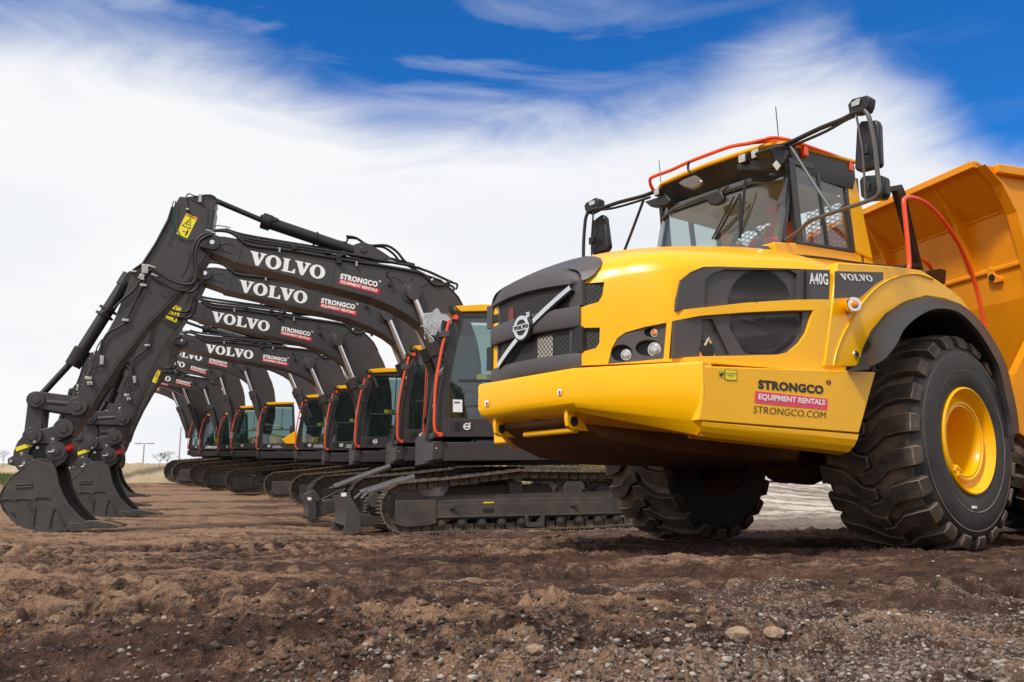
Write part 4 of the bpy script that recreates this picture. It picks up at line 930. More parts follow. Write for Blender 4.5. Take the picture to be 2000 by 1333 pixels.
P = [HB(.06)(*p) for p in [(508, 423), (520, 419), (545, 430), (540, 436), (512, 430)]]; b.prism(P, -.12, .14); eb(b, 'cylinder_guard', BLK, boom, 'boom', bevel=.01)
# boom cylinders (both sides)
ROD0, ROD1, ROD2 = HB(.44)(808, 576), HB(.44)(846, 672), HB(.44)(903, 832)
for s_ in (1, -1):
    f = lambda p: (p[0], s_ * .42, p[2])
    eb(MB().cyl(f(ROD0), f(ROD1), .062, n=16), 'boom_cylinder_rod', CHR, ex1, 'boom', smooth=60)
    b = MB(); b.cyl(f(ROD1), f(ROD2), .12, n=20); d = np.array(f(ROD2)) - np.array(f(ROD1)); b.cyl(tuple(np.array(f(ROD1)) - d * .02), tuple(np.array(f(ROD1)) + d * .14), .15, n=20); q = f(ROD0); b.cyl((q[0], q[1] - .07, q[2]), (q[0], q[1] + .07, q[2]), .125, n=20)
    eb(b, 'boom_cylinder', CHA, ex1, 'boom', bevel=.006)
# ---- arm ---------------------------------------------------------------
VA = .22; ha = HB(VA)
At = [(350.5, 384), (362, 385), (380, 383), (400, 379.5), (413, 380), (421, 384), (424, 395), (419, 407), (414, 438), (410, 470), (409, 492), (390, 519), (347, 571), (284, 637), (230, 707), (187, 772), (162, 820), (151, 838), (140, 852), (127, 852), (116, 845), (117, 832), (124, 820), (141, 789), (165, 740), (198, 670), (224, 622), (244, 571), (262, 528), (281, 515), (305, 478), (330, 431), (338, 405)]
arm = eb(MB().prism([ha(*p) for p in At], -VA, VA), 'arm', CHA, ex1, 'arm', bevel=.012)
b = MB()
for L_, off in (([(419, 410), (414, 440), (411, 492), (390, 521), (347, 573), (284, 639), (230, 709), (187, 774), (166, 812)], .03), ([(338, 405), (330, 431), (305, 478), (281, 515), (262, 528)], -.03)):
    P = [ha(*p) for p in L_]; b.loft([[(p[0] + o_, v, p[2]) for v, o_ in ((-VA - .05, 0), (VA + .05, 0), (VA + .05, off), (-VA - .05, off))] for p in P])
eb(b, 'arm_flange', CHA, arm, 'arm')
has = HB(VA + .006)
def STK(fr, pts, m, nm, off, parent, g): eb(MB().add([fr(off)(*p) for p in pts], [tuple(range(len(pts)))]), nm, m, parent, g)
HA = lambda off: HB(VA + off)
STK(HA, [(342, 459), (356, 464), (382, 424), (385, 419), (368, 416), (364, 418)], YLD, 'crush_hazard_sticker', .006, arm, 'arm')
ZA = lambda *p: zm([p], 0, 360, 3.029)[0]
# sticker drawn in its own axes
def sk(a, c_): o_ = np.array((344, 457)); x_ = np.array((366 - 344 - 0.0, 466 - 457 + .0)) * 1.0; y_ = np.array((364 - 344, 417 - 457)); r_ = o_ + x_ * a + y_ * c_; return tuple(r_)
arm_st = [o for o in arm.children if o.name.startswith('crush')][0]; bpy.data.objects.remove(arm_st)
def SK(pts, m, nm, off): STK(HA, [sk(*p) for p in pts], m, nm, off, arm, 'arm')
SK([(0, .02), (.04, 0), (.96, 0), (1, .02), (1, .98), (.96, 1), (.04, 1), (0, .98)], YLD, 'crush_hazard_sticker', .006)
SK([(.06, .90), (.94, .90), (.94, .975), (.06, .975)], ORD, 'sticker_header', .009)
for tri in ([(.10, .42), (.9, .42), (.86, .455), (.14, .455)], [(.10, .42), (.16, .42), (.53, .86), (.50, .88)], [(.9, .42), (.84, .42), (.47, .86), (.50, .88)]): SK(tri, BLD, 'sticker_triangle', .009)
for g_ in ([(.34, .55), (.44, .52), (.47, .60), (.40, .64)], [(.52, .55), (.60, .52), (.60, .60), (.56, .63)], [(.44, .66), (.54, .66), (.54, .71), (.44, .71)], [(.70, .08), (.80, .08), (.84, .30), (.66, .30)], [(.70, .31), (.80, .31), (.80, .36), (.70, .36)], [(.38, .20), (.46, .20), (.46, .25), (.38, .25)], [(.5, .20), (.58, .20), (.58, .25), (.5, .25)]): SK(g_, BLD, 'sticker_figure', .009)
# pipes, blocks and fittings on the arm side
b = MB()
for pts, r_ in (([(284, 545), (277, 560), (248, 622), (243, 632)], .022), ([(243, 632), (230, 640), (214, 648), (204, 660), (196, 680), (196, 700)], .020), ([(297, 528), (290, 530), (284, 540), (272, 550), (262, 566), (240, 585), (222, 603)], .022), ([(200, 663), (190, 678), (187, 690), (178, 720), (172, 732)], .012), ([(176, 738), (178, 720), (196, 715)], .012)):
    b.tube([HB(VA + .05)(*p) for p in pts], r_, 7, 3)
eb(b, 'arm_pipe', HOSE, arm, 'arm', smooth=60)
b = MB()
for x, y, sx, sy in ((284, 527, .06, .09), (279, 543, .035, .06), (281, 559, .06, .025), (246, 627, .06, .025), (200, 705, .035, .085), (174, 740, .06, .03), (367, 411, .03, .02), (262, 532, .05, .02)):
    q = ha(x, y); b.box(q[0] - sx, q[0] + sx, VA, VA + .08, q[2] - sy, q[2] + sy)
for a_, c_ in (((289, 519), (304, 524)), ((296, 536), (308, 541)), ((272, 545), (276, 536)), ((173, 745), (173, 753)), ((178, 745), (179, 753))): b.tube([HB(VA + .06)(*a_), HB(VA + .06)(*c_)], .028, 7, 1)
eb(b, 'hose_block', STEEL, arm, 'arm', bevel=.006)
b = MB(); b.tube([HB(VA + .03)(*p) for p in [(339, 393), (336, 410), (338, 440), (347, 462), (362, 468), (385, 466), (403, 455), (405, 446), (425, 441), (450, 445)]], .010, 6, 4); b.tube([HB(VA + .06)(*p) for p in [(343, 393), (341, 412), (342, 440), (352, 460)]], .010, 6, 4)
eb(b, 'grease_line', mat('teal_hose', (.02, .10, .09), .5), arm, 'arm', smooth=60)
b = MB(); b.tube([HB(VA + .03)(*p) for p in [(363, 385), (368, 379), (375, 381), (385, 384), (410, 381), (422, 388), (428, 398)]], .012, 6, 4); b.tube([HB(VA + .03)(*p) for p in [(365, 388), (367, 405)]], .008, 5, 1); b.tube([HB(VA + .03)(*p) for p in [(338, 455), (331, 470), (329, 478)]], .008, 5, 1); eb(b, 'arm_cable', BLK, arm, 'arm')
b = MB(); q = ha(391, 388); b.box(q[0] - .03, q[0] + .03, VA, VA + .05, q[2] - .09, q[2] + .07); eb(b, 'pipe_clamp', STEEL, arm, 'arm')
b = MB(); b.tube([HB(VA + .004)(*p) for p in [(374, 390), (395, 400), (405, 410), (404, 440), (398, 455)]], .014, 6, 4); b.tube([HB(VA + .004)(*p) for p in [(372, 494), (366, 520), (355, 540)]], .012, 6, 4); eb(b, 'weld_seam', CHA, arm, 'arm')
# bucket cylinder on the back of the arm
C0, C1, C2, C3 = HB(0)(249, 546), HB(0)(206, 612), HB(0)(160, 686), HB(0)(74, 779)
b = MB(); b.cyl(C0, C2, .115, n=20); d = np.array(C2) - np.array(C0); b.cyl(tuple(np.array(C0) - d * .06), tuple(np.array(C0) + d * .10), .14, n=18)
for t in (.42, .50): b.cyl(tuple(np.array(C0) + d * t), tuple(np.array(C0) + d * (t + .025)), .17, n=18)
lg = [(243, 540), (250, 530), (262, 524), (280, 516), (270, 540), (262, 560), (250, 557)]
b.prism([ha(*p) for p in lg], -.17, -.11); b.prism([ha(*p) for p in lg], .11, .17); eb(b, 'bucket_cylinder', BLK, ex1, 'arm', smooth=50)
eb(MB().cyl(tuple(np.array(C2) - d * .02), tuple(np.array(C2) + d * .20), .155, .145, n=18), 'cylinder_boot', BLKM, ex1, 'arm', smooth=50)
eb(MB().cyl(C2, C3, .06, n=14), 'bucket_cylinder_rod', BLK, ex1, 'arm', smooth=60)
b = MB(); b.tube([HB(.2)(*p) for p in [(235, 560), (215, 598), (200, 612)]], .018, 6, 2); eb(b, 'cylinder_pipe', HOSE, ex1, 'arm')
# linkage
def plate(b, a_, c_, wa, wc, v0, v1, n=8):
    a_, c_ = np.array(a_), np.array(c_); d = c_ - a_; an = atan2(d[2], d[0]); P = []
    for q, r_, s0 in ((c_, wc, -pi / 2), (a_, wa, pi / 2)):
        for t in np.linspace(s0, s0 + pi, n): P.append((q[0] + r_ * cos(an + t), q[2] + r_ * sin(an + t)))
    b.prism([(p[0], p[1]) for p in P], v0, v1)
L1, L2, L3, TIP = HB(.2)(72, 782), HB(.2)(151, 794), HB(.2)(64, 850), HB(.2)(123.6, 837)
b = MB()
for s_ in (1, -1): plate(b, L1, L2, .15, .17, *sorted((s_ * .27, s_ * .34)))
eb(b, 'bucket_link', CHA, ex1, 'arm', bevel=.01)
b = MB(); b.tube([(HB(.3)(92, 786)), HB(.3)(138, 790)], .06, 8, 1); eb(b, 'link_tube', CHA, ex1, 'arm', smooth=50)
b = MB()
for s_ in (1, -1): plate(b, L1, L3, .14, .14, *sorted((s_ * .12, s_ * .24)))
b.cyl((L1[0], -.36, L1[2]), (L1[0], .36, L1[2]), .08, n=16); eb(b, 'push_link', CHA, ex1, 'arm', bevel=.01)
def bosses(lst, nm, g, v=.36, par=None):
    b = MB()
    for (x, y, r_) in lst: q = HB(v)(x, y); b.cyl((q[0], v - .04, q[2]), (q[0], v + .03, q[2]), r_, n=20); b.cyl((q[0], v + .03, q[2]), (q[0], v + .06, q[2]), r_ * .5, n=14)
    eb(b, nm, CHA, par or ex1, g, bevel=.006)
bosses([(72, 782, .13), (151, 794, .17), (123.6, 837, .17)], 'link_pin', 'arm')
# quick coupler and bucket
ZD = lambda L_: zm(L_, 0, 740, 4.166)
b = MB(); U = ZD([(105, 660), (108, 600), (120, 560), (145, 510), (180, 470), (225, 435), (262, 418), (330, 412), (400, 396), (480, 368), (540, 372), (562, 400), (562, 450), (530, 478), (500, 500), (400, 528), (320, 530), (280, 545), (245, 575), (235, 610), (200, 655), (150, 700), (110, 705)])
b.prism([HB(.30)(*p) for p in U], .24, .30); b.prism([HB(.30)(*p) for p in U], -.30, -.24)
b.prism([HB(.30)(*p) for p in ZD([(130, 560), (240, 500), (260, 560), (200, 690), (120, 700)])], -.24, .24); coupler = eb(b, 'quick_coupler', CHA, ex1, 'bucket', bevel=.01)
b = MB(); Lw = ZD([(240, 560), (300, 528), (420, 522), (500, 495), (560, 470), (585, 500), (590, 620), (560, 690), (480, 705), (430, 690), (360, 650), (250, 680), (200, 715), (150, 712), (170, 680), (60, 690), (58, 655), (75, 640)])
b.prism([HB(.24)(*p) for p in Lw], -.22, .22); eb(b, 'coupler_frame', BLK, ex1, 'bucket', bevel=.01)
b = MB(); b.prism([HB(.33)(*p) for p in ZD([(60, 670), (75, 642), (105, 640), (170, 650), (170, 705), (120, 712), (70, 700)])], .27, .33); eb(b, 'lifting_eye', CHA, ex1, 'bucket', bevel=.008)
bosses([(63, 852, .16), (123, 837, .01)], 'coupler_pin', 'bucket', .34)
bosses([(109, 881, .17), (50, 905, .16)], 'bucket_pin', 'bucket', .38)
b = MB()
for x, y in ((104, 858), (74, 875), (43, 886), (22, 901), (107, 881), (50, 905), (127, 848), (68, 863)): q = HB(.34)(x, y); b.cyl((q[0], .38, q[2]), (q[0], .46 if x in (107, 50) else .36, q[2]), .028, n=10)
for a_, c_ in (((93, 883), (104, 883)), ((38, 912), (46, 909))): b.tube([HB(.46)(*a_), HB(.46)(*c_)], .018, 6, 1)
eb(b, 'grease_nipple', STEEL, ex1, 'bucket')
STK(lambda o_: HB(.31 + o_), ZD([(122, 560), (248, 517), (262, 548), (132, 592)]), YLD, 'yellow_sticker', .0, coupler, 'bucket'); STK(lambda o_: HB(.31 + o_), ZD([(205, 530), (246, 517), (249, 525), (208, 538)]), RED, 'sticker_corner', .004, coupler, 'bucket')
b = MB()
for x, y, r_ in ((132, 877, .065), (134, 872, .05)): q = HB(.24)(x, y); b.cyl((q[0] - .06, .24, q[2] - .03), (q[0] + .09, .24, q[2] + .03), r_, r_ * .7, 14)
eb(b, 'red_cap', mat('red_plastic', (.6, .01, .01), .4), ex1, 'bucket', smooth=50)
VK = .62
K = ZD([(330, 648), (370, 652), (410, 672), (440, 705), (455, 745), (478, 860), (515, 950), (560, 1025), (640, 1115), (735, 1190), (640, 1215), (540, 1238), (420, 1246), (300, 1242), (180, 1212), (90, 1152), (20, 1070), (-8, 1000), (-4, 940), (30, 870), (80, 810), (120, 775), (180, 725), (250, 672), (290, 655)])
KP = [HB(VK)(*p) for p in K]
lip, back = KP[4:10], KP[9:]
b = MB()
for s_ in (1, -1): b.prism([(p[0], p[2]) for p in KP], s_ * VK, s_ * (VK - .045))
# curved shell: from the cutting edge round the back to the top
sh = [(p[0], p[2]) for p in KP[9:]] + [(p[0], p[2]) for p in KP[0:3]]
cx_ = sum(p[0] for p in sh) / len(sh); cz_ = sum(p[1] for p in sh) / len(sh)
rings = []
for x_, z_ in sh:
    k_ = .05 / hypot(cx_ - x_, cz_ - z_); rings.append([(x_, -VK, z_), (x_, VK, z_), (x_ + (cx_ - x_) * k_, VK, z_ + (cz_ - z_) * k_), (x_ + (cx_ - x_) * k_, -VK, z_ + (cz_ - z_) * k_)])
b.loft(rings)
bucket = eb(b, 'bucket', CHAD, ex1, 'bucket', bevel=.008)
b = MB(); P = KP[3:10]                 # rim bar round the open side, both plates
for s_ in (1, -1): b.loft([[(p[0] + a_, s_ * VK + c_, p[2] + d_) for a_, c_, d_ in ((-.09, .014 * s_, .02), (.0, .014 * s_, .0), (.0, -.06 * s_, .0), (-.09, -.06 * s_, .02))] for p in P])
eb(b, 'bucket_rim', CHAD, bucket, 'bucket', bevel=.004)
b = MB()               # raised wear strips on the side plate
hk = HB(VK + .012)
for pts in ([(128, 862), (262, 855)], [(128, 884), (262, 878)], [(0, 985), (40, 978), (85, 980), (98, 996)], [(122, 995), (140, 975), (235, 975), (252, 992)], [(280, 985), (300, 968), (385, 966), (400, 978)], [(140, 1150), (140, 1200)], [(262, 1215), (275, 1120), (285, 1050)], [(400, 1215), (415, 1120), (440, 1050), (470, 1075)], [(100, 1080), (128, 1180)], [(220, 1010), (275, 1130)], [(470, 1075), (520, 1190)]):
    b.tube([hk(*p) for p in ZD(pts)], .016, 5, 2)
eb(b, 'wear_strip', CHAD, bucket, 'bucket')
b = MB(); b.loft([[(hk(*p)[0], v, hk(*p)[2]) for v in (VK - .03, VK + .03)] + [(hk(*p)[0] + .03, v, hk(*p)[2] + .05) for v in (VK + .03, VK - .03)] for p in ZD([(60, 1110), (120, 1175), (200, 1218), (300, 1244), (420, 1248), (540, 1240)])]); eb(b, 'heel_plate', CHAD, bucket, 'bucket')
b = MB(); e0 = np.array(HB(VK)(*ZD([(735, 1190)])[0])); e1 = np.array(HB(VK)(*ZD([(640, 1218)])[0]))
b.loft([[(e0[0] + .03, v, e0[2] + .01), (e0[0] - .35, v, e0[2] + .05), (e0[0] - .38, v, e0[2] - .09), (e0[0] + .02, v, e0[2] - .05)] for v in (-VK - .01, VK + .01)]); eb(b, 'cutting_edge', TOOTHM, bucket, 'bucket', bevel=.006)
for k_, v in enumerate(np.linspace(-VK + .06, VK - .06, 5)):
    b = MB(); b.loft([[(e0[0] - .12 + a_, v + c_, e0[2] + d_) for c_, d_ in ((-.06 * s, -.06 * s + z_), (.06 * s, -.06 * s + z_), (.06 * s, .06 * s + z_), (-.06 * s, .06 * s + z_))] for a_, s, z_ in ((0, 1.15, 0), (.2, 1.05, .0), (.38, .8, -.02), (.56, .3, -.045))])
    eb(b, 'tooth', TOOTHM if k_ not in (2, 3) else mat('ochre_tooth', (.20, .13, .05), .6), bucket, 'bucket', bevel=.006)
for v in (VK - .12, -VK + .12):
    b = MB(); b.prism([HB(VK)(*p) for p in ZD([(345, 655), (380, 610), (430, 560), (500, 560), (530, 620), (500, 670), (455, 700), (430, 720), (400, 690)])], v - .03 - .12 * (v > 0), v + .0 - .12 * (v > 0) + .12 * (v < 0)); eb(b, 'bucket_ear', CHA, bucket, 'bucket', bevel=.008)

# ---- undercarriage -------------------------------------------------------
def track_path():
    P = []; Rf, Rr = .475, .52; cf, cr = (-1.92, .50), (2.85, .60)
    for t in np.linspace(pi * 1.5, pi * .5, 15): P.append((cf[0] + Rf * cos(t) * 1.02, cf[1] + Rf * sin(t)))
    P += [(-1.1, 1.03), (-.4, 1.10), (.25, 1.165), (.9, 1.15), (1.6, 1.135), (2.2, 1.13)]
    for t in np.linspace(pi * .5, -pi * .5, 15): P.append((cr[0] + Rr * cos(t) * 1.02, cr[1] + Rr * sin(t)))
    P += [(1.8, .04), (1.2, .035), (0, .025), (-1.2, .025)]
    return [np.array(p) for p in P]
def track(sgn):
    P = track_path(); P = P + [P[0]]; seg = [np.linalg.norm(P[i + 1] - P[i]) for i in range(len(P) - 1)]; tot = sum(seg); n = 63; b = MB()
    v0, v1 = sgn * .85, sgn * 1.45
    for k in range(n):
        s_ = tot * k / n; i = 0
        while s_ > seg[i]: s_ -= seg[i]; i += 1
        p = P[i] + (P[i + 1] - P[i]) * s_ / seg[i]; d = (P[i + 1] - P[i]) / seg[i]; nn = np.array([d[1], -d[0]])
        if (p - np.array([0.1 if p[0] < .1 else min(p[0], 2.6), .58])) @ nn < 0: nn = -nn
        w_ = tot / n * .47; q = lambda a, c_: (p[0] + d[0] * a + nn[0] * c_, p[1] + d[1] * a + nn[1] * c_)
        prof = [q(-w_, -.03), q(w_, -.03), q(w_, -.005), q(w_ * .8, .0), q(w_ * .75, .032), q(w_ * .55, .032), q(w_ * .5, 0), q(-w_ * .1, 0), q(-w_ * .15, .022), q(-w_ * .3, .022), q(-w_ * .35, 0), q(-w_ * .7, 0), q(-w_ * .75, .022), q(-w_ * .95, .022), q(-w_, -.005)]
        b.prism(prof, v0, v1)
        b.prism([q(-w_ * .9, -.15), q(w_ * .9, -.15), q(w_ * .95, -.03), q(-w_ * .95, -.03)], sgn * 1.02, sgn * 1.09); b.prism([q(-w_ * .9, -.15), q(w_ * .9, -.15), q(w_ * .95, -.03), q(-w_ * .95, -.03)], sgn * 1.22, sgn * 1.29)
    return b
for sgn in (1, -1):
    tr = eb(track(sgn), 'track', SHOE, ex1, 'under')
    b = MB()         # roller frame
    f0, f1 = sorted((sgn * .98, sgn * 1.33))
    b.prism([(-1.5, .50), (-1.5, .26), (2.45, .26), (2.45, .52), (2.2, .62), (-1.2, .62)], f0, f1)
    b.prism([(-1.55, .70), (-1.55, .40), (-1.2, .45), (2.3, .45), (2.5, .74)], sgn * 1.05, sgn * 1.25)
    fr_ = eb(b, 'track_frame', UNDER, ex1, 'under', bevel=.012)
    b = MB(); b.prism([(-2.12, .63), (-1.35, .63), (-1.35, .20), (-1.5, .16), (-1.95, .14), (-2.12, .2)], *sorted((sgn * 1.28, sgn * 1.40))); eb(b, 'idler_guard', UNDER, fr_, 'under', bevel=.01)
    b = MB(); b.prism([(-1.35, .545), (2.45, .545), (2.45, .30), (-1.35, .30)], *sorted((sgn * 1.33, sgn * 1.375))); b.box(-1.35, 2.45, *sorted((sgn * 1.37, sgn * 1.40)), .29, .325); eb(b, 'frame_plate', UNDER, fr_, 'under', bevel=.006)
    b = MB()
    for u_ in np.linspace(-1.25, 2.25, 10): b.cyl((u_, sgn * 1.0, .20), (u_, sgn * 1.36, .20), .085, n=16)
    for u_ in np.linspace(-1.25, 2.25, 10): b.cyl((u_, sgn * 1.2, .20), (u_, sgn * 1.39, .20), .05, n=12)
    eb(b, 'track_roller', UNDER, fr_, 'under', bevel=.006)
    b = MB(); b.prism([(.35, .30), (.37, .10), (.42, .08), (.68, .08), (.73, .10), (.75, .30), (.68, .30), (.66, .17), (.44, .17), (.42, .30)], *sorted((sgn * 1.34, sgn * 1.42))); eb(b, 'chain_guard', UNDER, fr_, 'under', bevel=.006)
    b = MB(); b.cyl((.25, sgn * 1.0, 1.02), (.25, sgn * 1.34, 1.02), .085, n=16); b.box(.12, .38, *sorted((sgn * 1.0, sgn * 1.2)), .6, .95); eb(b, 'carrier_roller', UNDER, fr_, 'under', bevel=.006)
    b = MB(); b.cyl((-1.92, sgn * 1.05, .50), (-1.92, sgn * 1.27, .50), .40, n=32); b.cyl((-1.92, sgn * 1.02, .50), (-1.92, sgn * 1.30, .50), .12, n=16); eb(b, 'idler', UNDER, fr_, 'under', bevel=.01)
    b = MB(); prof = []
    for i in range(44): t = 2 * pi * i / 44; r_ = .45 if i % 2 else .385; prof.append((2.85 + r_ * cos(t), .60 + r_ * sin(t)))
    b.prism(prof, sgn * 1.10, sgn * 1.20); b.cyl((2.85, sgn * .95, .60), (2.85, sgn * 1.36, .60), .26, n=28); b.cyl((2.85, sgn * 1.36, .60), (2.85, sgn * 1.41, .60), .16, n=20); eb(b, 'sprocket', UNDER, fr_, 'under', bevel=.008)
    b = MB()
    for u_ in (-1.1, 1.3): b.cyl((u_, sgn * 1.37, .455), (u_ + .1, sgn * 1.44, .47), .02, n=8)
    b.box(-.45, -.25, *sorted((sgn * 1.37, sgn * 1.385)), .38, .45); eb(b, 'frame_opening', BLKM, fr_, 'under')
    eb(MB().box(-.44, -.24, *sorted((sgn * 1.335, sgn * 1.38)), .548, .57), 'yellow_label', YLD, fr_, 'under')
b = MB(); b.prism([(-1.0, .9), (-1.2, .55), (-.9, .45), (.9, .45), (1.2, .55), (1.0, .9)], -.95, .95); b.cyl((0, 0, .85), (0, 0, 1.22), .62, n=40); carb = eb(b, 'car_body', UNDER, ex1, 'under', bevel=.02)
eb(MB().cyl((0, 0, 1.16), (0, 0, 1.26), .74, n=48), 'slew_ring', BLKM, ex1, 'under', bevel=.01)
# ---- upper structure -----------------------------------------------------
VC = 1.38
hc = HB(VC)
Z8 = lambda L_: zm(L_, 750, 560, 3.508)
base = hc(845, 862); W0 = base[2]; deck_w1 = hc(845, 899)[2]; US = hc(845, 880)[0]
# cab: side outline and front
CF = [np.array(hc(*p)) for p in [(846, 858), (853, 790), (864, 735), (876, 675), (890, 612)]]
u_back = CF[0][0] + 1.98; wt = CF[-1][2]; wb = CF[0][2]
# horizontal directions are followed by construction, the roof dips a little to the front
cabo = [(p[0], p[2]) for p in CF] + [(CF[-1][0] + .25, wt + .05), (u_back - .1, wt + .06), (u_back, wt - .05), (u_back + .05, wb)]
VI = VC - .98
b = MB()       # frame of the cab side: rails and posts
def ubar(b, P, Q, th, v0, v1):
    P, Q = np.array(P), np.array(Q); d = Q - P; d /= np.linalg.norm(d); n = np.array([-d[1], d[0]]) * th / 2
    b.prism([tuple(P - n), tuple(P + n), tuple(Q + n), tuple(Q - n)], v0, v1)
CABM = mat('cab_charcoal', (.048, .043, .044), .42, noise=.2, nscale=2)
wq = lambda L_: [(q[0], q[2]) for q in (hc(*p) for p in L_)]
front_post = wq(Z8([(335, 1035), (345, 960), (365, 800), (400, 600), (435, 400), (480, 240), (520, 175), (545, 175), (500, 330), (465, 520), (440, 700), (425, 900), (415, 1030)]))
ucab = lambda: None
lowline = wq(Z8([(415, 905)]))[0][1]
b.prism(front_post, VC - .06, VC); b.prism(front_post, VI, VI + .06)
cab = eb(b, 'cab', CABM, ex1, 'upper', bevel=.01)
topf = wq(Z8([(545, 178)]))[0]; botf = front_post[-1]
door_lo = MB().prism([botf, (botf[0] + .01, lowline), (u_back + .03, lowline), (u_back + .05, botf[1])], VC - .06, VC + .004)
eb(door_lo, 'door_panel', CHA, cab, 'upper', bevel=.006)
b = MB(); b.prism([topf, (u_back - .1, topf[1] + .03), (u_back - .1, topf[1] - .08), (topf[0] - .01, topf[1] - .10)], VC - .05, VC + .002)
b.prism([(u_back - .16, topf[1]), (u_back - .06, topf[1]), (u_back + .03, lowline), (u_back - .07, lowline)], VC - .05, VC + .002)
b.prism([(topf[0] - .07, topf[1] - .05), (topf[0] + .02, topf[1] - .05), (front_post[9][0] + .02, front_post[9][1]), (front_post[10][0] + .03, front_post[10][1]), (botf[0] + .10, lowline), (botf[0] - .01, lowline), (front_post[10][0] - .04, front_post[10][1]), (front_post[9][0] - .05, front_post[9][1])], VC - .045, VC + .004)
midw = wq(Z8([(450, 640)]))[0][1]
b.prism([(topf[0] - .10, midw + .02), (u_back, midw + .03), (u_back, midw - .025), (topf[0] - .12, midw - .035)], VC - .04, VC - .005)
b.prism([(topf[0] + .72, topf[1] - .06), (topf[0] + .755, topf[1] - .06), (topf[0] + .69, midw), (topf[0] + .655, midw)], VC - .04, VC - .005)
eb(b, 'door_frame', DFR, cab, 'upper', bevel=.005)
wnd = [(topf[0], topf[1] - .06), (u_back - .12, topf[1] - .05), (u_back - .02, lowline), (botf[0] + .03, lowline), (front_post[10][0], front_post[10][1])]
eb(MB().add([(p[0], VC - .02, p[1]) for p in wnd], [tuple(range(len(wnd)))]), 'side_window', GLD, cab, 'upper')
eb(MB().add([(p[0], VI + .02, p[1]) for p in wnd], [tuple(range(len(wnd)))]), 'side_window', GLD, cab, 'upper')
b = MB(); b.prism([(topf[0], topf[1] + .02), (u_back - .1, topf[1] + .03), (u_back + .03, lowline), (botf[0], lowline), (botf[0], botf[1]), (u_back + .05, botf[1]), (u_back + .12, botf[1]), (u_back + .08, lowline), (u_back, topf[1] + .04), (topf[0], topf[1] + .05)][0:0] or [(u_back - .10, topf[1]), (u_back - .04, topf[1]), (u_back + .1, botf[1]), (u_back + .02, botf[1])], VI, VC - .06)
b.prism([(botf[0] - .15, botf[1]), (u_back, botf[1]), (u_back, botf[1] + .12), (botf[0] - .15, botf[1] + .12)], VI, VC - .06)
b.prism([(botf[0] - .1, lowline), (botf[0], lowline), (botf[0], botf[1]), (botf[0] - .1, botf[1])], VI + .05, VC - .06); b.box(topf[0] - .05, u_back - .1, VI, VC - .06, topf[1] + .0, topf[1] + .03)
b.box(botf[0], u_back, VI, VI + .05, botf[1], lowline); eb(b, 'cab_shell', CABM, cab, 'upper', bevel=.006)
# front windscreen between the posts
fl_ = [front_post[i] for i in (1, 2, 3, 4, 5)]
eb(MB().grid([[(p[0] + .03, VI + .06, p[1]), (p[0] + .03, VC - .06, p[1])] for p in fl_]), 'windscreen', GLD, cab, 'upper')
ro = wq(Z8([(490, 135)]))[0]
b = MB(); R0 = [(ro[0], ro[1] + .0), (ro[0] + .05, ro[1] - .07), (ro[0] + .10, ro[1] - .115), (u_back - .06, ro[1] - .03), (u_back - .02, ro[1] + .07), (ro[0] + .5, ro[1] + .055)]
b.prism(R0, VI - .02, VC + .03); eb(b, 'cab_roof', YEL, cab, 'upper', bevel=.015)
# orange grab rail + bracket, lamps, mirror
hr = HB(VC + .10)
b = MB(); b.tube([hr(*p) for p in Z8([(447, 232), (430, 300), (402, 400), (372, 560), (352, 700), (346, 850), (345, 950), (355, 998), (385, 1014)])], .028, 8, 4); eb(b, 'grab_rail', ORG_, cab, 'upper', smooth=60)
b = MB()
for x, y, r_ in ((385, 1014, .045), (492, 210, .05)): q = hr(*Z8([(x, y)])[0]); b.cyl((q[0], q[1] - .1, q[2]), (q[0], q[1] + .02, q[2]), r_, n=14)
eb(b, 'rail_end', ORG_, cab, 'upper', smooth=50)
b = MB(); b.prism(wq(Z8([(372, 320), (400, 308), (440, 312), (436, 352), (375, 355)])), VC - .05, VC + .14); eb(b, 'rail_bracket', GRL, cab, 'upper', bevel=.008)
b = MB(); q = hr(*Z8([(456, 155)])[0]); b.prism(wq(Z8([(442, 135), (450, 128), (462, 135), (478, 175), (470, 195), (452, 185)])), VC - .02, VC + .10); b.prism(wq(Z8([(470, 170), (505, 165), (520, 178), (500, 215), (480, 215)])), VC - .1, VC + .04)
eb(b, 'roof_lamp', BLK, cab, 'upper', bevel=.012)
b = MB(); q = hr(*Z8([(412, 505)])[0]); b.cyl((q[0], q[1] - .1, q[2]), (q[0], q[1], q[2]), .04, n=10); b.tube([hr(*p) for p in Z8([(460, 520), (440, 600), (425, 690)])], .012, 6, 2); eb(b, 'door_hinge', BLK, cab, 'upper')
# door badge
b = MB(); b.prism(wq(Z8([(455, 925), (607, 925), (607, 992), (455, 992)])), VC + .004, VC + .008); eb(b, 'badge_plate', DFR, cab, 'upper'); b = MB(); b.prism(wq(Z8([(485, 932), (525, 932), (525, 988), (485, 988)])), VC + .006, VC + .012); eb(b, 'door_handle', BLK, cab, 'upper')
bh_ = HB(VC + .014); R8 = lambda p: Z8([p])[0]
eb(place(W_RING, bh_, R8((543, 983)), R8((593, 983)), R8((543, 935))), 'emblem_ring', WHT, cab, 'upper'); eb(place(W_BAR, bh_, R8((543, 983)), R8((593, 983)), R8((543, 935))), 'emblem_bar', WHT, cab, 'upper'); eb(place(W_ARROW, bh_, R8((543, 983)), R8((594, 983)), R8((543, 932))), 'emblem_arrow', WHT, cab, 'upper')
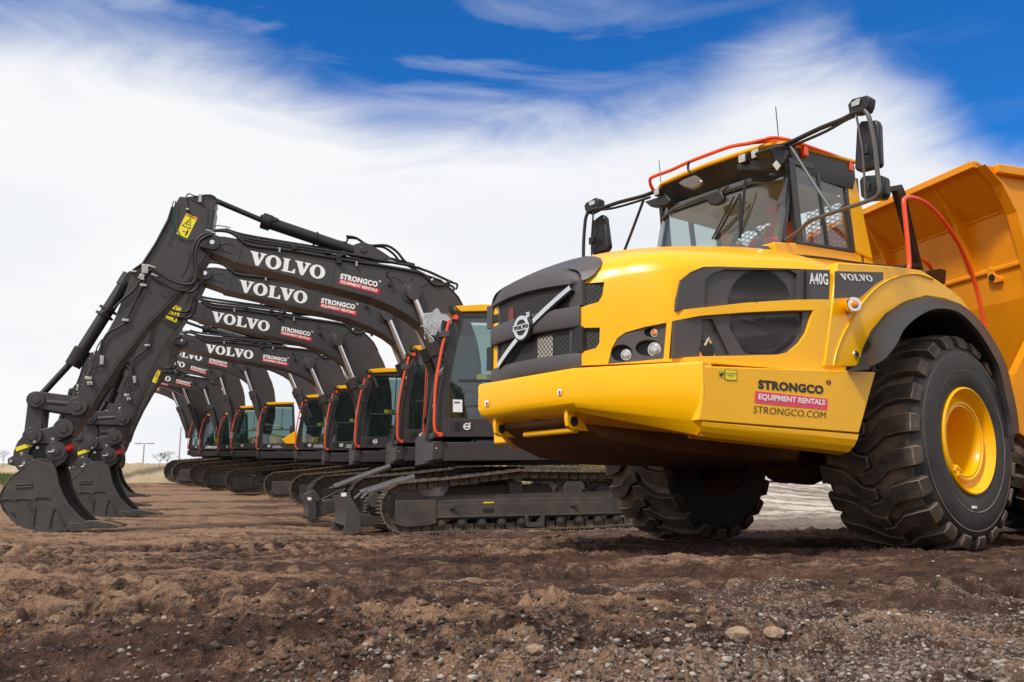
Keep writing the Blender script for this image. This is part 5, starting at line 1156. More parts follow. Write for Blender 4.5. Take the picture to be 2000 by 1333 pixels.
# cab interior
b = MB(); uc = topf[0] + .75
b.box(uc, uc + .5, VI + .3, VI + .78, wb + .35, wb + .5); b.box(uc + .38, uc + .52, VI + .3, VI + .78, wb + .45, wb + 1.15); b.box(uc + .40, uc + .50, VI + .42, VI + .66, wb + 1.18, wb + 1.38); b.box(uc - .1, uc + .3, VI + .14, VI + .28, wb + .45, wb + .72); b.box(uc - .1, uc + .3, VI + .80, VI + .92, wb + .45, wb + .70); eb(b, 'seat', SEATY, cab, 'upper', bevel=.04)
b = MB()
for k_ in range(9):
    a_ = uc - .2 + .1 * k_ * .7; b.add([(a_ + random.uniform(-.1, .1), VC - .25 + random.uniform(-.1, .1), wb + .35 + random.uniform(0, .3)) for _ in range(4)], [(0, 1, 2), (1, 2, 3), (0, 2, 3)])
b.box(uc - .02, uc + .28, VI + .62, VI + .86, wb + .50, wb + .72); eb(b, 'plastic_cover', FOIL, cab, 'upper')
b = MB(); b.box(topf[0] - .1, topf[0] + .08, VI + .3, VI + .7, wb + .1, wb + .95); b.tube([(topf[0] + .0, VI + .15, wb + .9), (topf[0] + .1, VI + .15, wb + 1.1)], .02, 6, 1); eb(b, 'console', BLK, cab, 'upper', bevel=.02)
b = MB(); b.box(topf[0] + .45, topf[0] + .60, VI + .08, VI + .12, midw + .12, midw + .24); b.box(topf[0] + .64, topf[0] + .78, VI + .08, VI + .12, midw + .12, midw + .24); eb(b, 'cab_sticker', YLD, cab, 'upper')
# deck skirt, engine bay, counterweight
wlow = deck_w1
b = MB(); b.prism([(US, W0 - .01), (US + .19, W0 + .005), (US + .19, wlow + .02), (US, wlow)], VI, VC + .02); b.box(US + .19, u_back + .1, VI, VC, wlow - .02, W0 - .02); deck = eb(b, 'deck_skirt', CHA, ex1, 'upper', bevel=.012)
b = MB(); q = hc(852, 876); b.cyl((q[0], VC + .02, q[2]), (q[0], VC + .03, q[2]), .012, n=8); eb(b, 'skirt_bolt', WHT, deck, 'upper')
b = MB(); b.box(US + .1, u_back + 1.9, -1.38, VC - .02, wlow - .02, W0 - .03); b.box(US + .1, US + 1.0, -1.38, VI - .12, W0 - .05, W0 + .25); eb(b, 'revolving_frame', CABM, ex1, 'upper', bevel=.02)
ub = u_back + .14
b = MB(); b.prism([(ub, W0 - .02), (ub + 1.15, W0 - .02), (ub + 1.15, W0 + .80), (ub + .35, W0 + .95), (ub, W0 + .95)], -1.38, VC - .01); body = eb(b, 'engine_bay', CHA, ex1, 'upper', bevel=.02)
b = MB(); b.prism([(ub + .01, W0 + .45), (ub + .01, W0 + .93), (ub + .34, W0 + .93), (ub + 1.14, W0 + .78), (ub + 1.14, W0 + .25), (ub + .5, W0 + .25)], VC - .01, VC + .02); eb(b, 'yellow_side_door', YEL, body, 'upper', bevel=.01)
b = MB(); b.box(ub - 1.0 + .2, ub + 1.1, -1.37, VI - .15, W0 + .2, W0 + .92); eb(b, 'hood', YEL, body, 'upper', bevel=.03)
b = MB(); b.loft([[(u_, v_, w_) for u_, v_ in ((ub + 1.17, -1.38), (ub + 1.17, 1.38), (ub + 1.45, 1.36), (ub + 1.72, 1.0), (ub + 1.80, 0), (ub + 1.72, -1.0), (ub + 1.45, -1.36))] for w_ in (W0 - .10, W0 + .85)]); eb(b, 'counterweight', CHA, ex1, 'upper', bevel=.05, seg=3)
# right-hand guard rail in front of the tank (second orange rail seen beside the cab)
# ------------------------------------------------------------------ the copies
def sim(P0, P1, Q0, Q1, sv=1.0):
    """similarity in the u-w plane taking P0->Q0, P1->Q1, as a 4x4 matrix in machine axes"""
    p = complex(P1[0] - P0[0], P1[2] - P0[2]); q = complex(Q1[0] - Q0[0], Q1[2] - Q0[2]); r_ = q / p
    a_, c_ = r_.real, r_.imag
    M_ = Matrix(((a_, 0, -c_, 0), (0, sv, 0, 0), (c_, 0, a_, 0), (0, 0, 0, 1)))
    o_ = M_ @ Vector((P0[0], 0, P0[2])); M_.translation = Vector((Q0[0] - o_.x, 0, Q0[2] - o_.z)); return M_
def scl(P0, s, Q0):
    M_ = Matrix.Diagonal((s, 1, s, 1)); M_.translation = Vector((Q0[0] - P0[0] * s, 0, Q0[2] - P0[2] * s)); return M_
def copy_tree(o, parent, mats_):
    c_ = o.copy(); COL.objects.link(c_); c_.parent = parent; c_.matrix_parent_inverse = Matrix(); c_.matrix_local = mats_(o) if mats_ else Matrix()
    for ch in o.children:
        if ch in SKIP: continue
        copy_tree(ch, c_, None)
    return c_
LAB = ['', 'second excavator of the row, small dozer blade showing left of the nearest blade', 'third excavator from the truck, narrow cab seen between the second and fourth machines',
       'fourth excavator of the row, ACTIVE CONTROL written low on its cab door', 'fifth excavator, its boom arching right behind the fourth boom', 'excavator with a broad yellow triangle behind its cab window, sixth from the truck',
       'seventh excavator, cab directly left of the machine with the yellow triangle', 'eighth excavator, third from the far left end of the row', 'ninth excavator, STRONGCO lettering on its door, next to last of the row', 'last and farthest excavator, its cab at the left end of the row']
SKIP = set(o for o in arm.children if o.name.startswith(('crush_hazard', 'sticker_')))
parts1 = list(ex1.children)
txtc, pinr = HB(VB)(563, 517), HB(VB)(805, 572)
for i in range(1, 10):
    k, tx, ty, th, cb, cr, tc_, pr, ap, tp = EX[i]; fr = FR[i]; e1 = EX[0]
    root = empty('excavator', fr, LAB[i], 'excavator', 'excavators parked in a row')
    Mb = sim(txtc, pinr, fr.hitv(*tc_, VB), fr.hitv(*pr, VB))
    s_cab = (np.array(fr.hitv(*cr, VC)) - np.array(fr.hitv(*cb, VC)))[2] / (np.array(hc(890, 598)) - np.array(hc(845.5, 856)))[2]
    Mu = scl(hc(845.5, 862), s_cab, fr.hitv(*cb, VC))
    s_tr = (th / k) / 110.0; f0 = E1.hitv(744, 990, 1.45); f1 = fr.hitv(tx + 2, ty - 50 * k, 1.45)
    Mt = scl((f0[0], 0, 0), s_tr, (f1[0], 0, 0))
    # arm: from the boom tip pin to the tip pin
    p_pin = HB(VB)(415, 476); q_pin = Mb @ Vector((p_pin[0], 0, p_pin[2])); tip1 = HB(VA)(123.6, 837); tip = fr.hitv(*tp, VA)
    Ma = sim(p_pin, tip1, (q_pin.x, 0, q_pin.z), tip)
    s_b = sqrt(Ma[0][0] ** 2 + Ma[2][0] ** 2); Mk = scl(tip1, s_b, tip)
    GM = {'boom': Mb, 'arm': Ma, 'bucket': Mk, 'upper': Mu, 'under': Mt}
    for p in parts1: copy_tree(p, root, lambda o: GM[GRP[o]])
    if i in (1, 2):          # hazard sticker low on the arm
        q4 = [(323, 622), (344, 631), (354, 599), (334, 593)] if i == 1 else [(297, 746), (305, 749), (313, 725), (306, 722)]
        hq = lambda off: (lambda a_, c_: fr.hitp(q4[0][0] + (q4[1][0] - q4[0][0]) * a_ + (q4[3][0] - q4[0][0]) * c_, q4[0][1] + (q4[1][1] - q4[0][1]) * a_ + (q4[3][1] - q4[0][1]) * c_, (0, VA + .012 + off), (1, VA + .012 + off)))
        for pts, m_, nm_, off in (([(0, 0), (1, 0), (1, 1), (0, 1)], YLD, 'crush_hazard_sticker', 0), ([(.06, .9), (.94, .9), (.94, .97), (.06, .97)], ORD, 'sticker_header', .003), ([(.1, .42), (.9, .42), (.86, .46), (.14, .46)], BLD, 'sticker_triangle', .003), ([(.1, .42), (.17, .42), (.54, .86), (.5, .88)], BLD, 'sticker_triangle', .003), ([(.9, .42), (.83, .42), (.46, .86), (.5, .88)], BLD, 'sticker_triangle', .003), ([(.42, .52), (.58, .52), (.56, .66), (.44, .66)], BLD, 'sticker_figure', .003), ([(.66, .1), (.84, .1), (.8, .34), (.70, .34)], BLD, 'sticker_figure', .003)):
            MB().add([hq(off)(*p) for p in pts], [tuple(range(len(pts)))]).build(nm_, m_, root)
    if i == 5:
        MB().slab([fr.hitv(x, y, VC + .03) for x, y in ((551, 858), (577, 842), (580, 842), (580, 867), (558, 867))], (0, -.05, 0)).build('yellow_panel', YEL, root, bevel=.01)
    if i in (3, 4, 5):       # ACTIVE CONTROL on the door
        q0 = np.array(Mu @ Vector((botf[0] + .62, 0, lowline - .12))); sc = s_cab
        for sh_, dz in ((W_ACT, 0), (W_CON, -.075 * sc)):
            b = place(sh_, lambda a_, c_: (a_, VC + .012, c_), (q0[0], q0[2] - .055 * sc + dz), (q0[0] + (.42 if sh_ is W_ACT else .52) * sc, q0[2] - .055 * sc + dz), (q0[0], q0[2] + dz)); b.build('lettering', WHT, root)
    if i == 8:
        q0 = np.array(Mu @ Vector((botf[0] + .22, 0, lowline - .10))); b = place(W_STR, lambda a_, c_: (a_, VC + .012, c_), (q0[0], q0[2] - .12), (q0[0] + 1.1, q0[2] - .12), (q0[0], q0[2])); b.build('lettering', WHT, root)
# ---- extras of the nearest machines --------------------------------------
MB().tube([HB(-1.2)(*p) for p in [(834, 709), (832, 760), (829, 815), (828, 850), (833, 874)]], .032, 8, 3).build('guard_rail', ORG_, ex1, smooth=60)
b = MB(); q = HB(-1.15)(835, 822); b.cyl((q[0], q[1] - .02, q[2]), (q[0], q[1] + .04, q[2]), .09, n=20); b.build('side_mirror', BLK, ex1, bevel=.01)
b = MB(); b.prism([(q[0], q[2]) for q in (HB(-.9)(*p) for p in [(840, 792), (848, 786), (848, 868), (840, 868)])], -.95, -.90); b.build('yellow_post', YEL, ex1, bevel=.01)
# plastic-wrapped mirror on the first
hw = HB(VC + .12); b = MB(); rr_ = random.Random(5)
P = Z8([(262, 180), (330, 178), (360, 140), (372, 142), (392, 180), (440, 190), (470, 215), (478, 240), (455, 262), (445, 235), (400, 225), (390, 290), (350, 345), (310, 345), (290, 310), (270, 290)])
bm_ = []; 
for off in (-.12, -.05, .03, .09):
    c0 = np.mean(np.array(P), axis=0); k_ = 1 - abs(off) * 1.6
    bm_.append([tuple(np.array(HB(VC + off)(c0[0] + (x - c0[0]) * k_ + rr_.uniform(-1.5, 1.5), c0[1] + (y - c0[1]) * k_ + rr_.uniform(-1.5, 1.5)))) for x, y in P])
b.loft(bm_, True); eb(b, 'plastic_wrap', WRAP, ex1, 'upper')
b = MB(); b.prism([(q[0], q[2]) for q in (hc(*p) for p in Z8([(272, 200), (330, 200), (385, 290), (340, 330), (300, 300)]))], VC - .04, VC + .03); eb(b, 'mirror', BLK, ex1, 'upper', bevel=.02)
rr_ = random.Random(9); b = MB()
for k_ in range(26):
    x, y = rr_.uniform(275, 380), rr_.uniform(190, 320); dx, dy = rr_.uniform(-30, 30), rr_.uniform(10, 50); b.tube([HB(VC + rr_.uniform(.03, .1))(*R8((x + dx * t + rr_.uniform(-6, 6), y + dy * t))) for t in (0, .5, 1)], .008, 4, 2)
eb(b, 'wrap_fold', mat('wrap_crease', (.7, .7, .7), .3), ex1, 'upper')
st = eb(place(QUAD, HB(VC + .0), R8((472, 860)), R8((537, 862)), R8((472, 774))), 'paper_notice', WHT, cab, 'upper')
eb(place(QUAD, HB(VC + .003), R8((480, 800)), R8((520, 800)), R8((480, 790))), 'notice_print', GRL, cab, 'upper')
# dozer blades on the first two machines
def blade(fr, root, px, kk):
    hb = lambda x, y: fr.hitv(x, y, 1.42)
    pr = [hb(*p) for p in px]; pr = [(p[0], p[2]) for p in pr]
    b = MB(); b.prism(pr, 1.35, 1.42); b.prism(pr, -1.42, -1.35)
    n_ = len(pr) // 2; face = pr[:n_]
    b.loft([[(p[0], -1.36, p[1]), (p[0], 1.36, p[1]), (p[0] + .06, 1.36, p[1]), (p[0] + .06, -1.36, p[1])] for p in face])
    bl = b.build('dozer_blade', CHAD, root, bevel=.01); return bl, pr
bl, pr = blade(E1, ex1, zm([(66, 355), (74, 400), (84, 450), (86, 510), (78, 560), (62, 600), (58, 632), (185, 605), (186, 560), (170, 460), (112, 360)], 650, 860, 3.333), 1)
zz = lambda L_, v=1.0: [(q[0], q[2]) for q in (E1.hitv(*p, v) for p in zm(L_, 650, 860, 3.333))]
b = MB(); b.prism(zz([(100, 455), (300, 500), (420, 520), (420, 560), (300, 555), (180, 570)]), .55, .75); b.prism(zz([(100, 455), (300, 500), (420, 520), (420, 560), (300, 555), (180, 570)]), -.75, -.55); b.build('blade_arm', CHAD, ex1, bevel=.015)
q = E1.hitv(*zm([(272, 392)], 650, 860, 3.333)[0], .80); MB().cyl((q[0], .72, q[2]), (q[0], .84, q[2]), .14, n=20).build('blade_pivot', CHAD, ex1, bevel=.01)
def bcyl(fr, root, a_, c_, e_, v=.70):
    A_, C_, E_ = (np.array(fr.hitv(*p, v)) for p in (a_, c_, e_))
    for s_ in (1, -1):
        f = lambda p: (p[0], s_ * v, p[2])
        MB().cyl(f(A_), f(C_), .085, n=16).build('blade_cylinder', GRL, root, smooth=50)
        MB().cyl(f(C_), f(E_), .04, n=12).build('blade_cylinder_rod', GRL, root, smooth=50)
bcyl(E1, ex1, (810, 934), (718, 964), (706, 975))
q = hs; s_ = place(QUAD, lambda x, y: E1.hitv(x, y, 1.425), zm([(55, 368)], 650, 860, 3.333)[0], zm([(88, 366)], 650, 860, 3.333)[0], zm([(55, 344)], 650, 860, 3.333)[0]).build('white_sticker', WHT, bl)
root2 = [o for o in COL.objects if o.name == 'excavator.001'][0]; F2 = FR[1]
z7 = lambda L_: zm(L_, 560, 660, 3.703)
bl, pr = blade(F2, root2, z7([(122, 1130), (130, 1160), (150, 1195), (158, 1250), (150, 1300), (152, 1325), (215, 1310), (220, 1250), (212, 1190), (180, 1118)]), .79)
b = MB(); P = [(q[0], q[2]) for q in (F2.hitv(*p, 1.2) for p in z7([(212, 1185), (395, 1160), (395, 1240), (215, 1305)]))]; b.prism(P, 1.0, 1.3); b.prism(P, -1.3, -1.0); b.build('blade_arm', CHAD, root2, bevel=.015)
b = MB(); b.tube([F2.hitv(*p, 1.25) for p in z7([(235, 1180), (390, 1100)])], .02, 6, 1); b.build('blade_brace', CHAD, root2)
b = MB(); P = [(q[0], q[2]) for q in (F2.hitv(*p, 1.0) for p in z7([(190, 1100), (240, 1165), (215, 1190), (125, 1130)]))]; b.prism(P, .4, 1.36); b.build('blade_top', CHAD, root2, bevel=.01)
bcyl(F2, root2, z7([(750, 935)])[0], z7([(385, 1072)])[0], z7([(350, 1085)])[0], 1.0)
place(QUAD, lambda x, y: F2.hitv(x, y, 1.425), *z7([(150, 1175), (178, 1176), (150, 1153)])).build('white_sticker', WHT, bl)
# ================================================================== THE GROUND
def vnoise(x, y, seed=0):
    xi = np.floor(x).astype(np.int64); yi = np.floor(y).astype(np.int64); fx = x - xi; fy = y - yi
    def hsh(a, c_):
        n = (a * 374761393 + c_ * 668265263 + seed * 2246822519) & 0xFFFFFFFF; n = ((n ^ (n >> 13)) * 1274126177) & 0xFFFFFFFF; return ((n ^ (n >> 16)) & 0xFFFF) / 65535.0
    u = fx * fx * (3 - 2 * fx); v = fy * fy * (3 - 2 * fy)
    return (hsh(xi, yi) * (1 - u) + hsh(xi + 1, yi) * u) * (1 - v) + (hsh(xi, yi + 1) * (1 - u) + hsh(xi + 1, yi + 1) * u) * v
def fbm(x, y, sc, octv=4, seed=0, g=.5):
    o_ = 0; a_ = 1; t_ = 0
    for k in range(octv): o_ = o_ + a_ * (vnoise(x * sc * 2 ** k + 17.3 * k, y * sc * 2 ** k - 9.1 * k, seed + k) - .5); t_ += a_; a_ *= g
    return o_ / t_
def cells(x, y, sc, seed, dens=.6):
    """rounded lumps: height of the nearest jittered blob"""
    X, Y = x * sc, y * sc; xi = np.floor(X); yi = np.floor(Y); best = np.zeros_like(X)
    for dx in (-1, 0, 1):
        for dy in (-1, 0, 1):
            a_, c_ = (xi + dx).astype(np.int64), (yi + dy).astype(np.int64)
            def hh(q): n = (a_ * 73856093 ^ c_ * 19349663 ^ (seed + q) * 83492791) & 0xFFFFFFFF; n = ((n ^ (n >> 13)) * 1274126177) & 0xFFFFFFFF; return ((n ^ (n >> 15)) & 0xFFFF) / 65535.0
            r_ = .25 + .38 * hh(3); on = hh(4) < dens; d = np.hypot(X - (a_ + hh(1)), (Y - (c_ + hh(2))) * (.75 + .5 * hh(5)))
            best = np.maximum(best, np.where(on, np.sqrt(np.clip(1 - (d / r_) ** 2, 0, 1)) * r_, 0))
    return best / sc
CT = []      # control points of the terrain (x, y, z)
for u_, v_ in ((TCX, 1.3), (TCX, -1.4), (-3, 0), (3, 1.5), (3, -1.5)): p = T.world(u_, v_, 0); CT.append((p[0], p[1], -.012))
for u_ in (1.65, 3.6):
    for v_ in (-1.3, 1.3): p = B.world(u_, v_, 0); CT.append((p[0], p[1], -.012))
for x_ in (-4, -2, 0, 2, 4): CT.append((x_, 2.2, 0.0)); CT.append((x_ * 1.3, 5.0, -.02)); CT.append((x_ * 2, -3, 0)); CT.append((x_ * 3, -12, 0))
CT += [(-6, 9, -.1), (-2.5, 9.5, -.1), (-9, 12, -.16), (-14, 14, -.1)]
for i, f in enumerate(FR):
    for u_ in (-2.4, 0, 2.4):
        for v_ in (-1.15, 1.15): p = f.world(u_, v_, 0); CT.append((p[0], p[1], p[2] - .02 + (0 if u_ < 0 else -.0)))
    bt_ = E1.hitv(100, 1038, .62) if i == 0 else None
    if bt_: p = E1.world(bt_[0], 0, bt_[2]); BK1 = p.copy(); CT.append((p[0], p[1], p[2] - .05)); CT.append((p[0] + 1.5, p[1] + .3, p[2] - .05)); CT.append((p[0] - 5, p[1] - 1, p[2]))
p = FR[1].world(*FR[1].hitv(240, 1006, 0.3)); BK2 = p.copy(); CT.append((p[0], p[1], p[2] - .05)); CT.append((p[0] + 1, p[1] + .2, p[2] - .05))
def at_px(px, py, dist): P = ORG + ray(px, py) * dist; return tuple(P)
for px, py, d in ((-300, 945, 52), (0, 945, 50), (150, 946, 48), (280, 944, 50), (-600, 950, 50), (1000, 925, 48), (1150, 930, 30), (1300, 935, 40), (1550, 948, 60), (1750, 948, 60), (2100, 948, 60), (2400, 950, 55), (1560, 1003, 24), (1560, 1035, 15.5), (1750, 1000, 28), (2100, 1010, 25)): CT.append(at_px(px, py, d))
CT = np.array(CT)
def base_h(x, y):
    num = np.zeros_like(x); den = np.zeros_like(x)
    for cx, cy, cz in CT:
        d2 = (x - cx) ** 2 + (y - cy) ** 2 + .6; w_ = 1 / d2 ** 1.9; num += w_ * cz; den += w_
    return num / den
PLc = np.array([tuple(T.world(u_, v_, 0)[:2]) for u_, v_ in ((TCX, 1.3), (TCX, -1.4))])
def lug_print(x, y, x0, y0, ang, wd, pitch, depth, ln0, ln1):
    c_, s_ = cos(ang), sin(ang); a_ = (x - x0) * c_ + (y - y0) * s_; b_ = -(x - x0) * s_ + (y - y0) * c_
    m_ = 1 / (1 + np.exp((np.abs(b_) - wd / 2) * 30)) / (1 + np.exp((a_ - ln1) * 4)) / (1 + np.exp((ln0 - a_) * 4))
    ph = a_ / pitch + np.abs(b_) / wd * .8 + .15 * fbm(x, y, 3, 2, 91)
    return m_ * depth * (np.clip(np.sin(ph * 2 * pi) * 1.8, -1, 1) * .5 - .4), m_
def terrain(x, y, full=False):
    h0 = base_h(x, y); r_ = np.hypot(x, y); fade = 1 / (1 + (r_ / 45) ** 2)
    wx = x + .35 * fbm(x, y, .9, 3, 5); wy = y + .35 * fbm(x, y, .9, 3, 6)
    und = .14 * fbm(wx * .8, wy * 1.5, .55, 3, 1) + .115 * fbm(wx * .7, wy * 1.7, 1.7, 5, 2, .6)
    ridg = .095 * (.5 - np.abs(fbm(wx * .6, wy * 1.9, 2.1, 3, 3)) * 2.6)
    rough = np.clip(.35 + 1.9 * fbm(x * .8, y * 1.2, .8, 3, 21), .12, 1)
    dens = .25 + .75 * rough
    jx = x + .030 * fbm(x, y, 14, 4, 61, .7) * 2; jy = y + .030 * fbm(x, y, 14, 4, 62, .7) * 2
    cl = cells(jx, jy, 9, 1, .42) * .36 * rough + cells(jx, jy, 19, 2, .6) * .48 * dens + cells(jx, jy, 41, 3, .65) * .55 * dens
    cl = cl * (1 + 1.8 * fbm(x, y, 34, 3, 63)) + .095 * rough * np.abs(fbm(x, y * 1.2, 7, 5, 64, .62)) * 2
    fine_ = .012 * fbm(x, y, 24, 4, 9, .65)
    # berm thrown up across the foreground
    bm1 = np.exp(-((y - 2.75 - .12 * x + .25 * fbm(x, y, .8, 2, 31)) / .22) ** 2) * .085 / (1 + np.exp((x - 1.2) * 4)) / (1 + np.exp((-2.0 - x) * 5))
    bm2 = np.exp(-((y - 3.7 - .30 * x) / .25) ** 2) * .05 / (1 + np.exp((.2 - x) * 3))
    l1, m1 = lug_print(x, y, 2.0, 4.55, .10, .62, .20, .13, -1.0, 2.6); l2, m2 = lug_print(x, y, -1.6, 3.3, .62, .5, .19, .08, -.9, 1.0); l3, m3 = lug_print(x, y, 2.2, 2.9, .42, .5, .2, .075, -1.0, 2.0)
    l4, m4 = lug_print(x, y, -5.0, 9.4, .06, 1.2, .22, .05, -3.5, 4.5); l5, m5 = lug_print(x, y, -1.0, 5.7, .02, .55, .2, .05, -2.5, 2.4)
    mm = np.clip(m1 + m2 + m3 + m4 + m5, 0, 1)
    keep = np.ones_like(x)
    for cx, cy in PLc: keep *= 1 - .9 * np.exp(-((x - cx) ** 2 + (y - cy) ** 2) / .55)
    far = np.clip((r_ - 13) / 25, 0, .75)
    det = (und + ridg + bm1 + bm2) * (1 - .35 * far) + (cl * (1 - mm * .75) + fine_) + l1 + l2 + l3 + l4 + l5
    # machines press the ground flat below them
    flat_ = np.ones_like(x)
    for f in FR[:3]:
        a_ = (x - f.o[0]) * cos(YAW) + (y - f.o[1]) * sin(YAW); b_ = -(x - f.o[0]) * sin(YAW) + (y - f.o[1]) * cos(YAW)
        flat_ *= 1 - .8 / (1 + np.exp((np.abs(a_) - 2.9) * 5)) / (1 + np.exp((np.abs(b_) - 1.7) * 5))
    for q in (BK1, BK2): flat_ *= 1 - .75 * np.exp(-((x - q[0] - .5) ** 2 / 3.5 + (y - q[1]) ** 2 / 1.6))
    det = det * keep * flat_ - .012
    drop = np.clip((r_ - 75) / 60, 0, 1) ** 1.3 * 14
    if full: return h0 + det * fade ** .3 - drop, det, rough, mm
    return h0 + det * fade ** .3 - drop
def gravel_mask(x, y):
    n_ = fbm(x, y, 1.1, 4, 55, .6)
    a_ = 1 / (1 + np.exp(-(x * .9 - (y - 2.6) * 1.15 - .35 + n_ * 2.4) * 3)) / (1 + np.exp((y - 4.0) * 5)) * .55       # lower right
    f_ = 1 / (1 + np.exp(-(y - 13.5 + n_ * 3) * 1.2)) / (1 + np.exp(-(x - .21 * y) * .8))                  # behind the truck
    s_ = np.exp(-((y - 15.3 + .1 * x) / .5) ** 2) * (x > -3.2) * .85
    st_ = np.exp(-((y - 4.3 + .1 * x + n_ * 1.5) / .3) ** 2) * .35 * (x > -1)
    pr_ = np.exp(-(((y - 4.65 - .1 * x) / .38) ** 2)) * (x > .9)
    return np.clip((a_ + f_ + s_ + st_) * (1 - .8 * pr_), 0, 1)
r1_ = 1 / np.concatenate([np.linspace(1 / 1.25, 1 / 3.5, 420, endpoint=False), np.linspace(1 / 3.5, 1 / 14, 520)]); r2_ = np.geomspace(14.1, 72, 170); r3_ = np.geomspace(76, 3500, 22)
rad = np.concatenate([[.02, .3, .6, .9, 1.1], r1_, r2_, r3_])
az = np.radians(np.concatenate([np.linspace(-180, -42, 30, endpoint=False), np.linspace(-42, 42, 800, endpoint=False), np.linspace(42, 180, 30, endpoint=False)]))
RR, AA = np.meshgrid(rad, az, indexing='ij'); GX = (RR * np.sin(AA)).ravel(); GY = (RR * np.cos(AA)).ravel()
GZ, DET, ROU, PRN = terrain(GX, GY, True); GRV = gravel_mask(GX, GY)
nr, nc = RR.shape; me = bpy.data.meshes.new('ground')
I = np.arange(nr * nc).reshape(nr, nc); J = np.roll(I, -1, axis=1)
Q = np.stack([I[:-1].ravel(), I[1:].ravel(), J[1:].ravel(), J[:-1].ravel()], 1).astype(np.int32)
me.vertices.add(nr * nc); me.vertices.foreach_set('co', np.stack([GX, GY, GZ], 1).astype(np.float32).ravel())
me.loops.add(Q.size); me.loops.foreach_set('vertex_index', Q.ravel()); me.polygons.add(len(Q)); me.polygons.foreach_set('loop_start', np.arange(0, Q.size, 4, dtype=np.int32)); me.polygons.foreach_set('loop_total', np.full(len(Q), 4, np.int32))
me.polygons.foreach_set('use_smooth', np.ones(len(Q), bool)); me.update()
for nm_, arr in (('det', DET), ('grav', GRV), ('wet', ROU), ('prn', PRN)):
    at = me.attributes.new(nm_, 'FLOAT', 'POINT'); at.data.foreach_set('value', arr.astype(np.float32))
SOIL = bpy.data.materials.new('churned_soil'); SOIL.use_nodes = True; nt = SOIL.node_tree; L = nt.links.new; bs = nt.nodes['Principled BSDF']
def A(n): q = nt.nodes.new('ShaderNodeAttribute'); q.attribute_name = n; return q.outputs['Fac']
def MM(op, a, c_=None, clamp=False):
    n = nt.nodes.new('ShaderNodeMath'); n.operation = op; n.use_clamp = clamp
    for i, x in enumerate((a, c_)):
        if x is None: continue
        if isinstance(x, (int, float)): n.inputs[i].default_value = x
        else: L(x, n.inputs[i])
    return n.outputs[0]
def NZ(sc, det=5, rough=.6, seed=0, st=(1, 1, 1)):
    g_ = nt.nodes.new('ShaderNodeNewGeometry'); mp = nt.nodes.new('ShaderNodeMapping'); mp.inputs['Location'].default_value = (seed, seed * 2, 0); mp.inputs['Scale'].default_value = st; L(g_.outputs['Position'], mp.inputs[0])
    n = nt.nodes.new('ShaderNodeTexNoise'); n.inputs['Scale'].default_value = sc; n.inputs['Detail'].default_value = det; n.inputs['Roughness'].default_value = rough; L(mp.outputs[0], n.inputs['Vector']); return n.outputs['Fac']
def MX(f, a, c_):
    n = nt.nodes.new('ShaderNodeMix'); n.data_type = 'RGBA'; L(f, n.inputs['Factor'])
    for k, x in (('A', a), ('B', c_)):
        if isinstance(x, tuple): n.inputs[k].default_value = (*x, 1)
        else: L(x, n.inputs[k])
    return n.outputs['Result']
gpos = nt.nodes.new('ShaderNodeNewGeometry'); sxyz = nt.nodes.new('ShaderNodeSeparateXYZ'); L(gpos.outputs['Position'], sxyz.inputs[0])
leftness = MM('ADD', MM('MULTIPLY', sxyz.outputs['X'], -.13), MM('MULTIPLY', sxyz.outputs['Y'], .012), False)
n_big = NZ(.8, 5, .6, 3, (1, 1.6, 1)); n_mid = NZ(5, 6, .65, 8); n_fin = NZ(60, 4, .7, 1); n_14 = NZ(15, 6, .72, 12, (1, 1.5, 1)); n_st = NZ(1.5, 7, .68, 22, (.33, 1.7, 1))
c1 = MX(MM('MULTIPLY', MM('SUBTRACT', MM('ADD', MM('MULTIPLY', n_mid, .30), MM('ADD', MM('MULTIPLY', n_14, .35), MM('MULTIPLY', n_st, .35))), .41), 6.0, True), (.021, .0098, .0070), (.118, .060, .038))
dry = MM('ADD', MM('ADD', MM('MULTIPLY', MM('SUBTRACT', A('det'), .035), 9.0), MM('ADD', MM('MULTIPLY', MM('SUBTRACT', n_big, .54), 3.0), MM('MULTIPLY', MM('SUBTRACT', n_st, .5), 4.5))), MM('ADD', MM('MULTIPLY', leftness, .9), MM('MULTIPLY', MM('SUBTRACT', n_14, .5), 3.4)), True)
c2 = MX(MM('MULTIPLY', dry, .78), c1, (.36, .215, .130))
vo = nt.nodes.new('ShaderNodeTexVoronoi'); vo.inputs['Scale'].default_value = 130; L(gpos.outputs['Position'], vo.inputs['Vector'])
sv = nt.nodes.new('ShaderNodeSeparateColor'); L(vo.outputs['Color'], sv.inputs[0])
gcol = MX(sv.outputs[0], (.06, .040, .031), (.33, .25, .205))
sel = MM('MULTIPLY', MM('SUBTRACT', MM('ADD', MM('MULTIPLY', A('grav'), .68), MM('MULTIPLY', MM('SUBTRACT', n_mid, .5), .9)), MM('MULTIPLY', sv.outputs[1], .55)), 5.0, True)
c3 = MX(sel, c2, gcol)
sp_ = MM('MULTIPLY', MM('SUBTRACT', MM('ADD', sv.outputs[2], MM('MULTIPLY', MM('SUBTRACT', n_big, .5), .25)), .96), 14.0, True)
c4 = MX(MM('MULTIPLY', sp_, .8), c3, (.38, .33, .29))
farg = MM('MULTIPLY', MM('SUBTRACT', sxyz.outputs['Y'], 17.0), .14, True); rightg = MM('MULTIPLY', MM('SUBTRACT', sxyz.outputs['X'], MM('MULTIPLY', sxyz.outputs['Y'], .12)), .5, True)
c5 = MX(MM('MULTIPLY', farg, rightg), c4, MX(MM('MULTIPLY', MM('SUBTRACT', NZ(.9, 6, .7, 31, (.3, 1.6, 1)), .44), 7.0, True), (.22, .17, .13), (.62, .55, .47)))
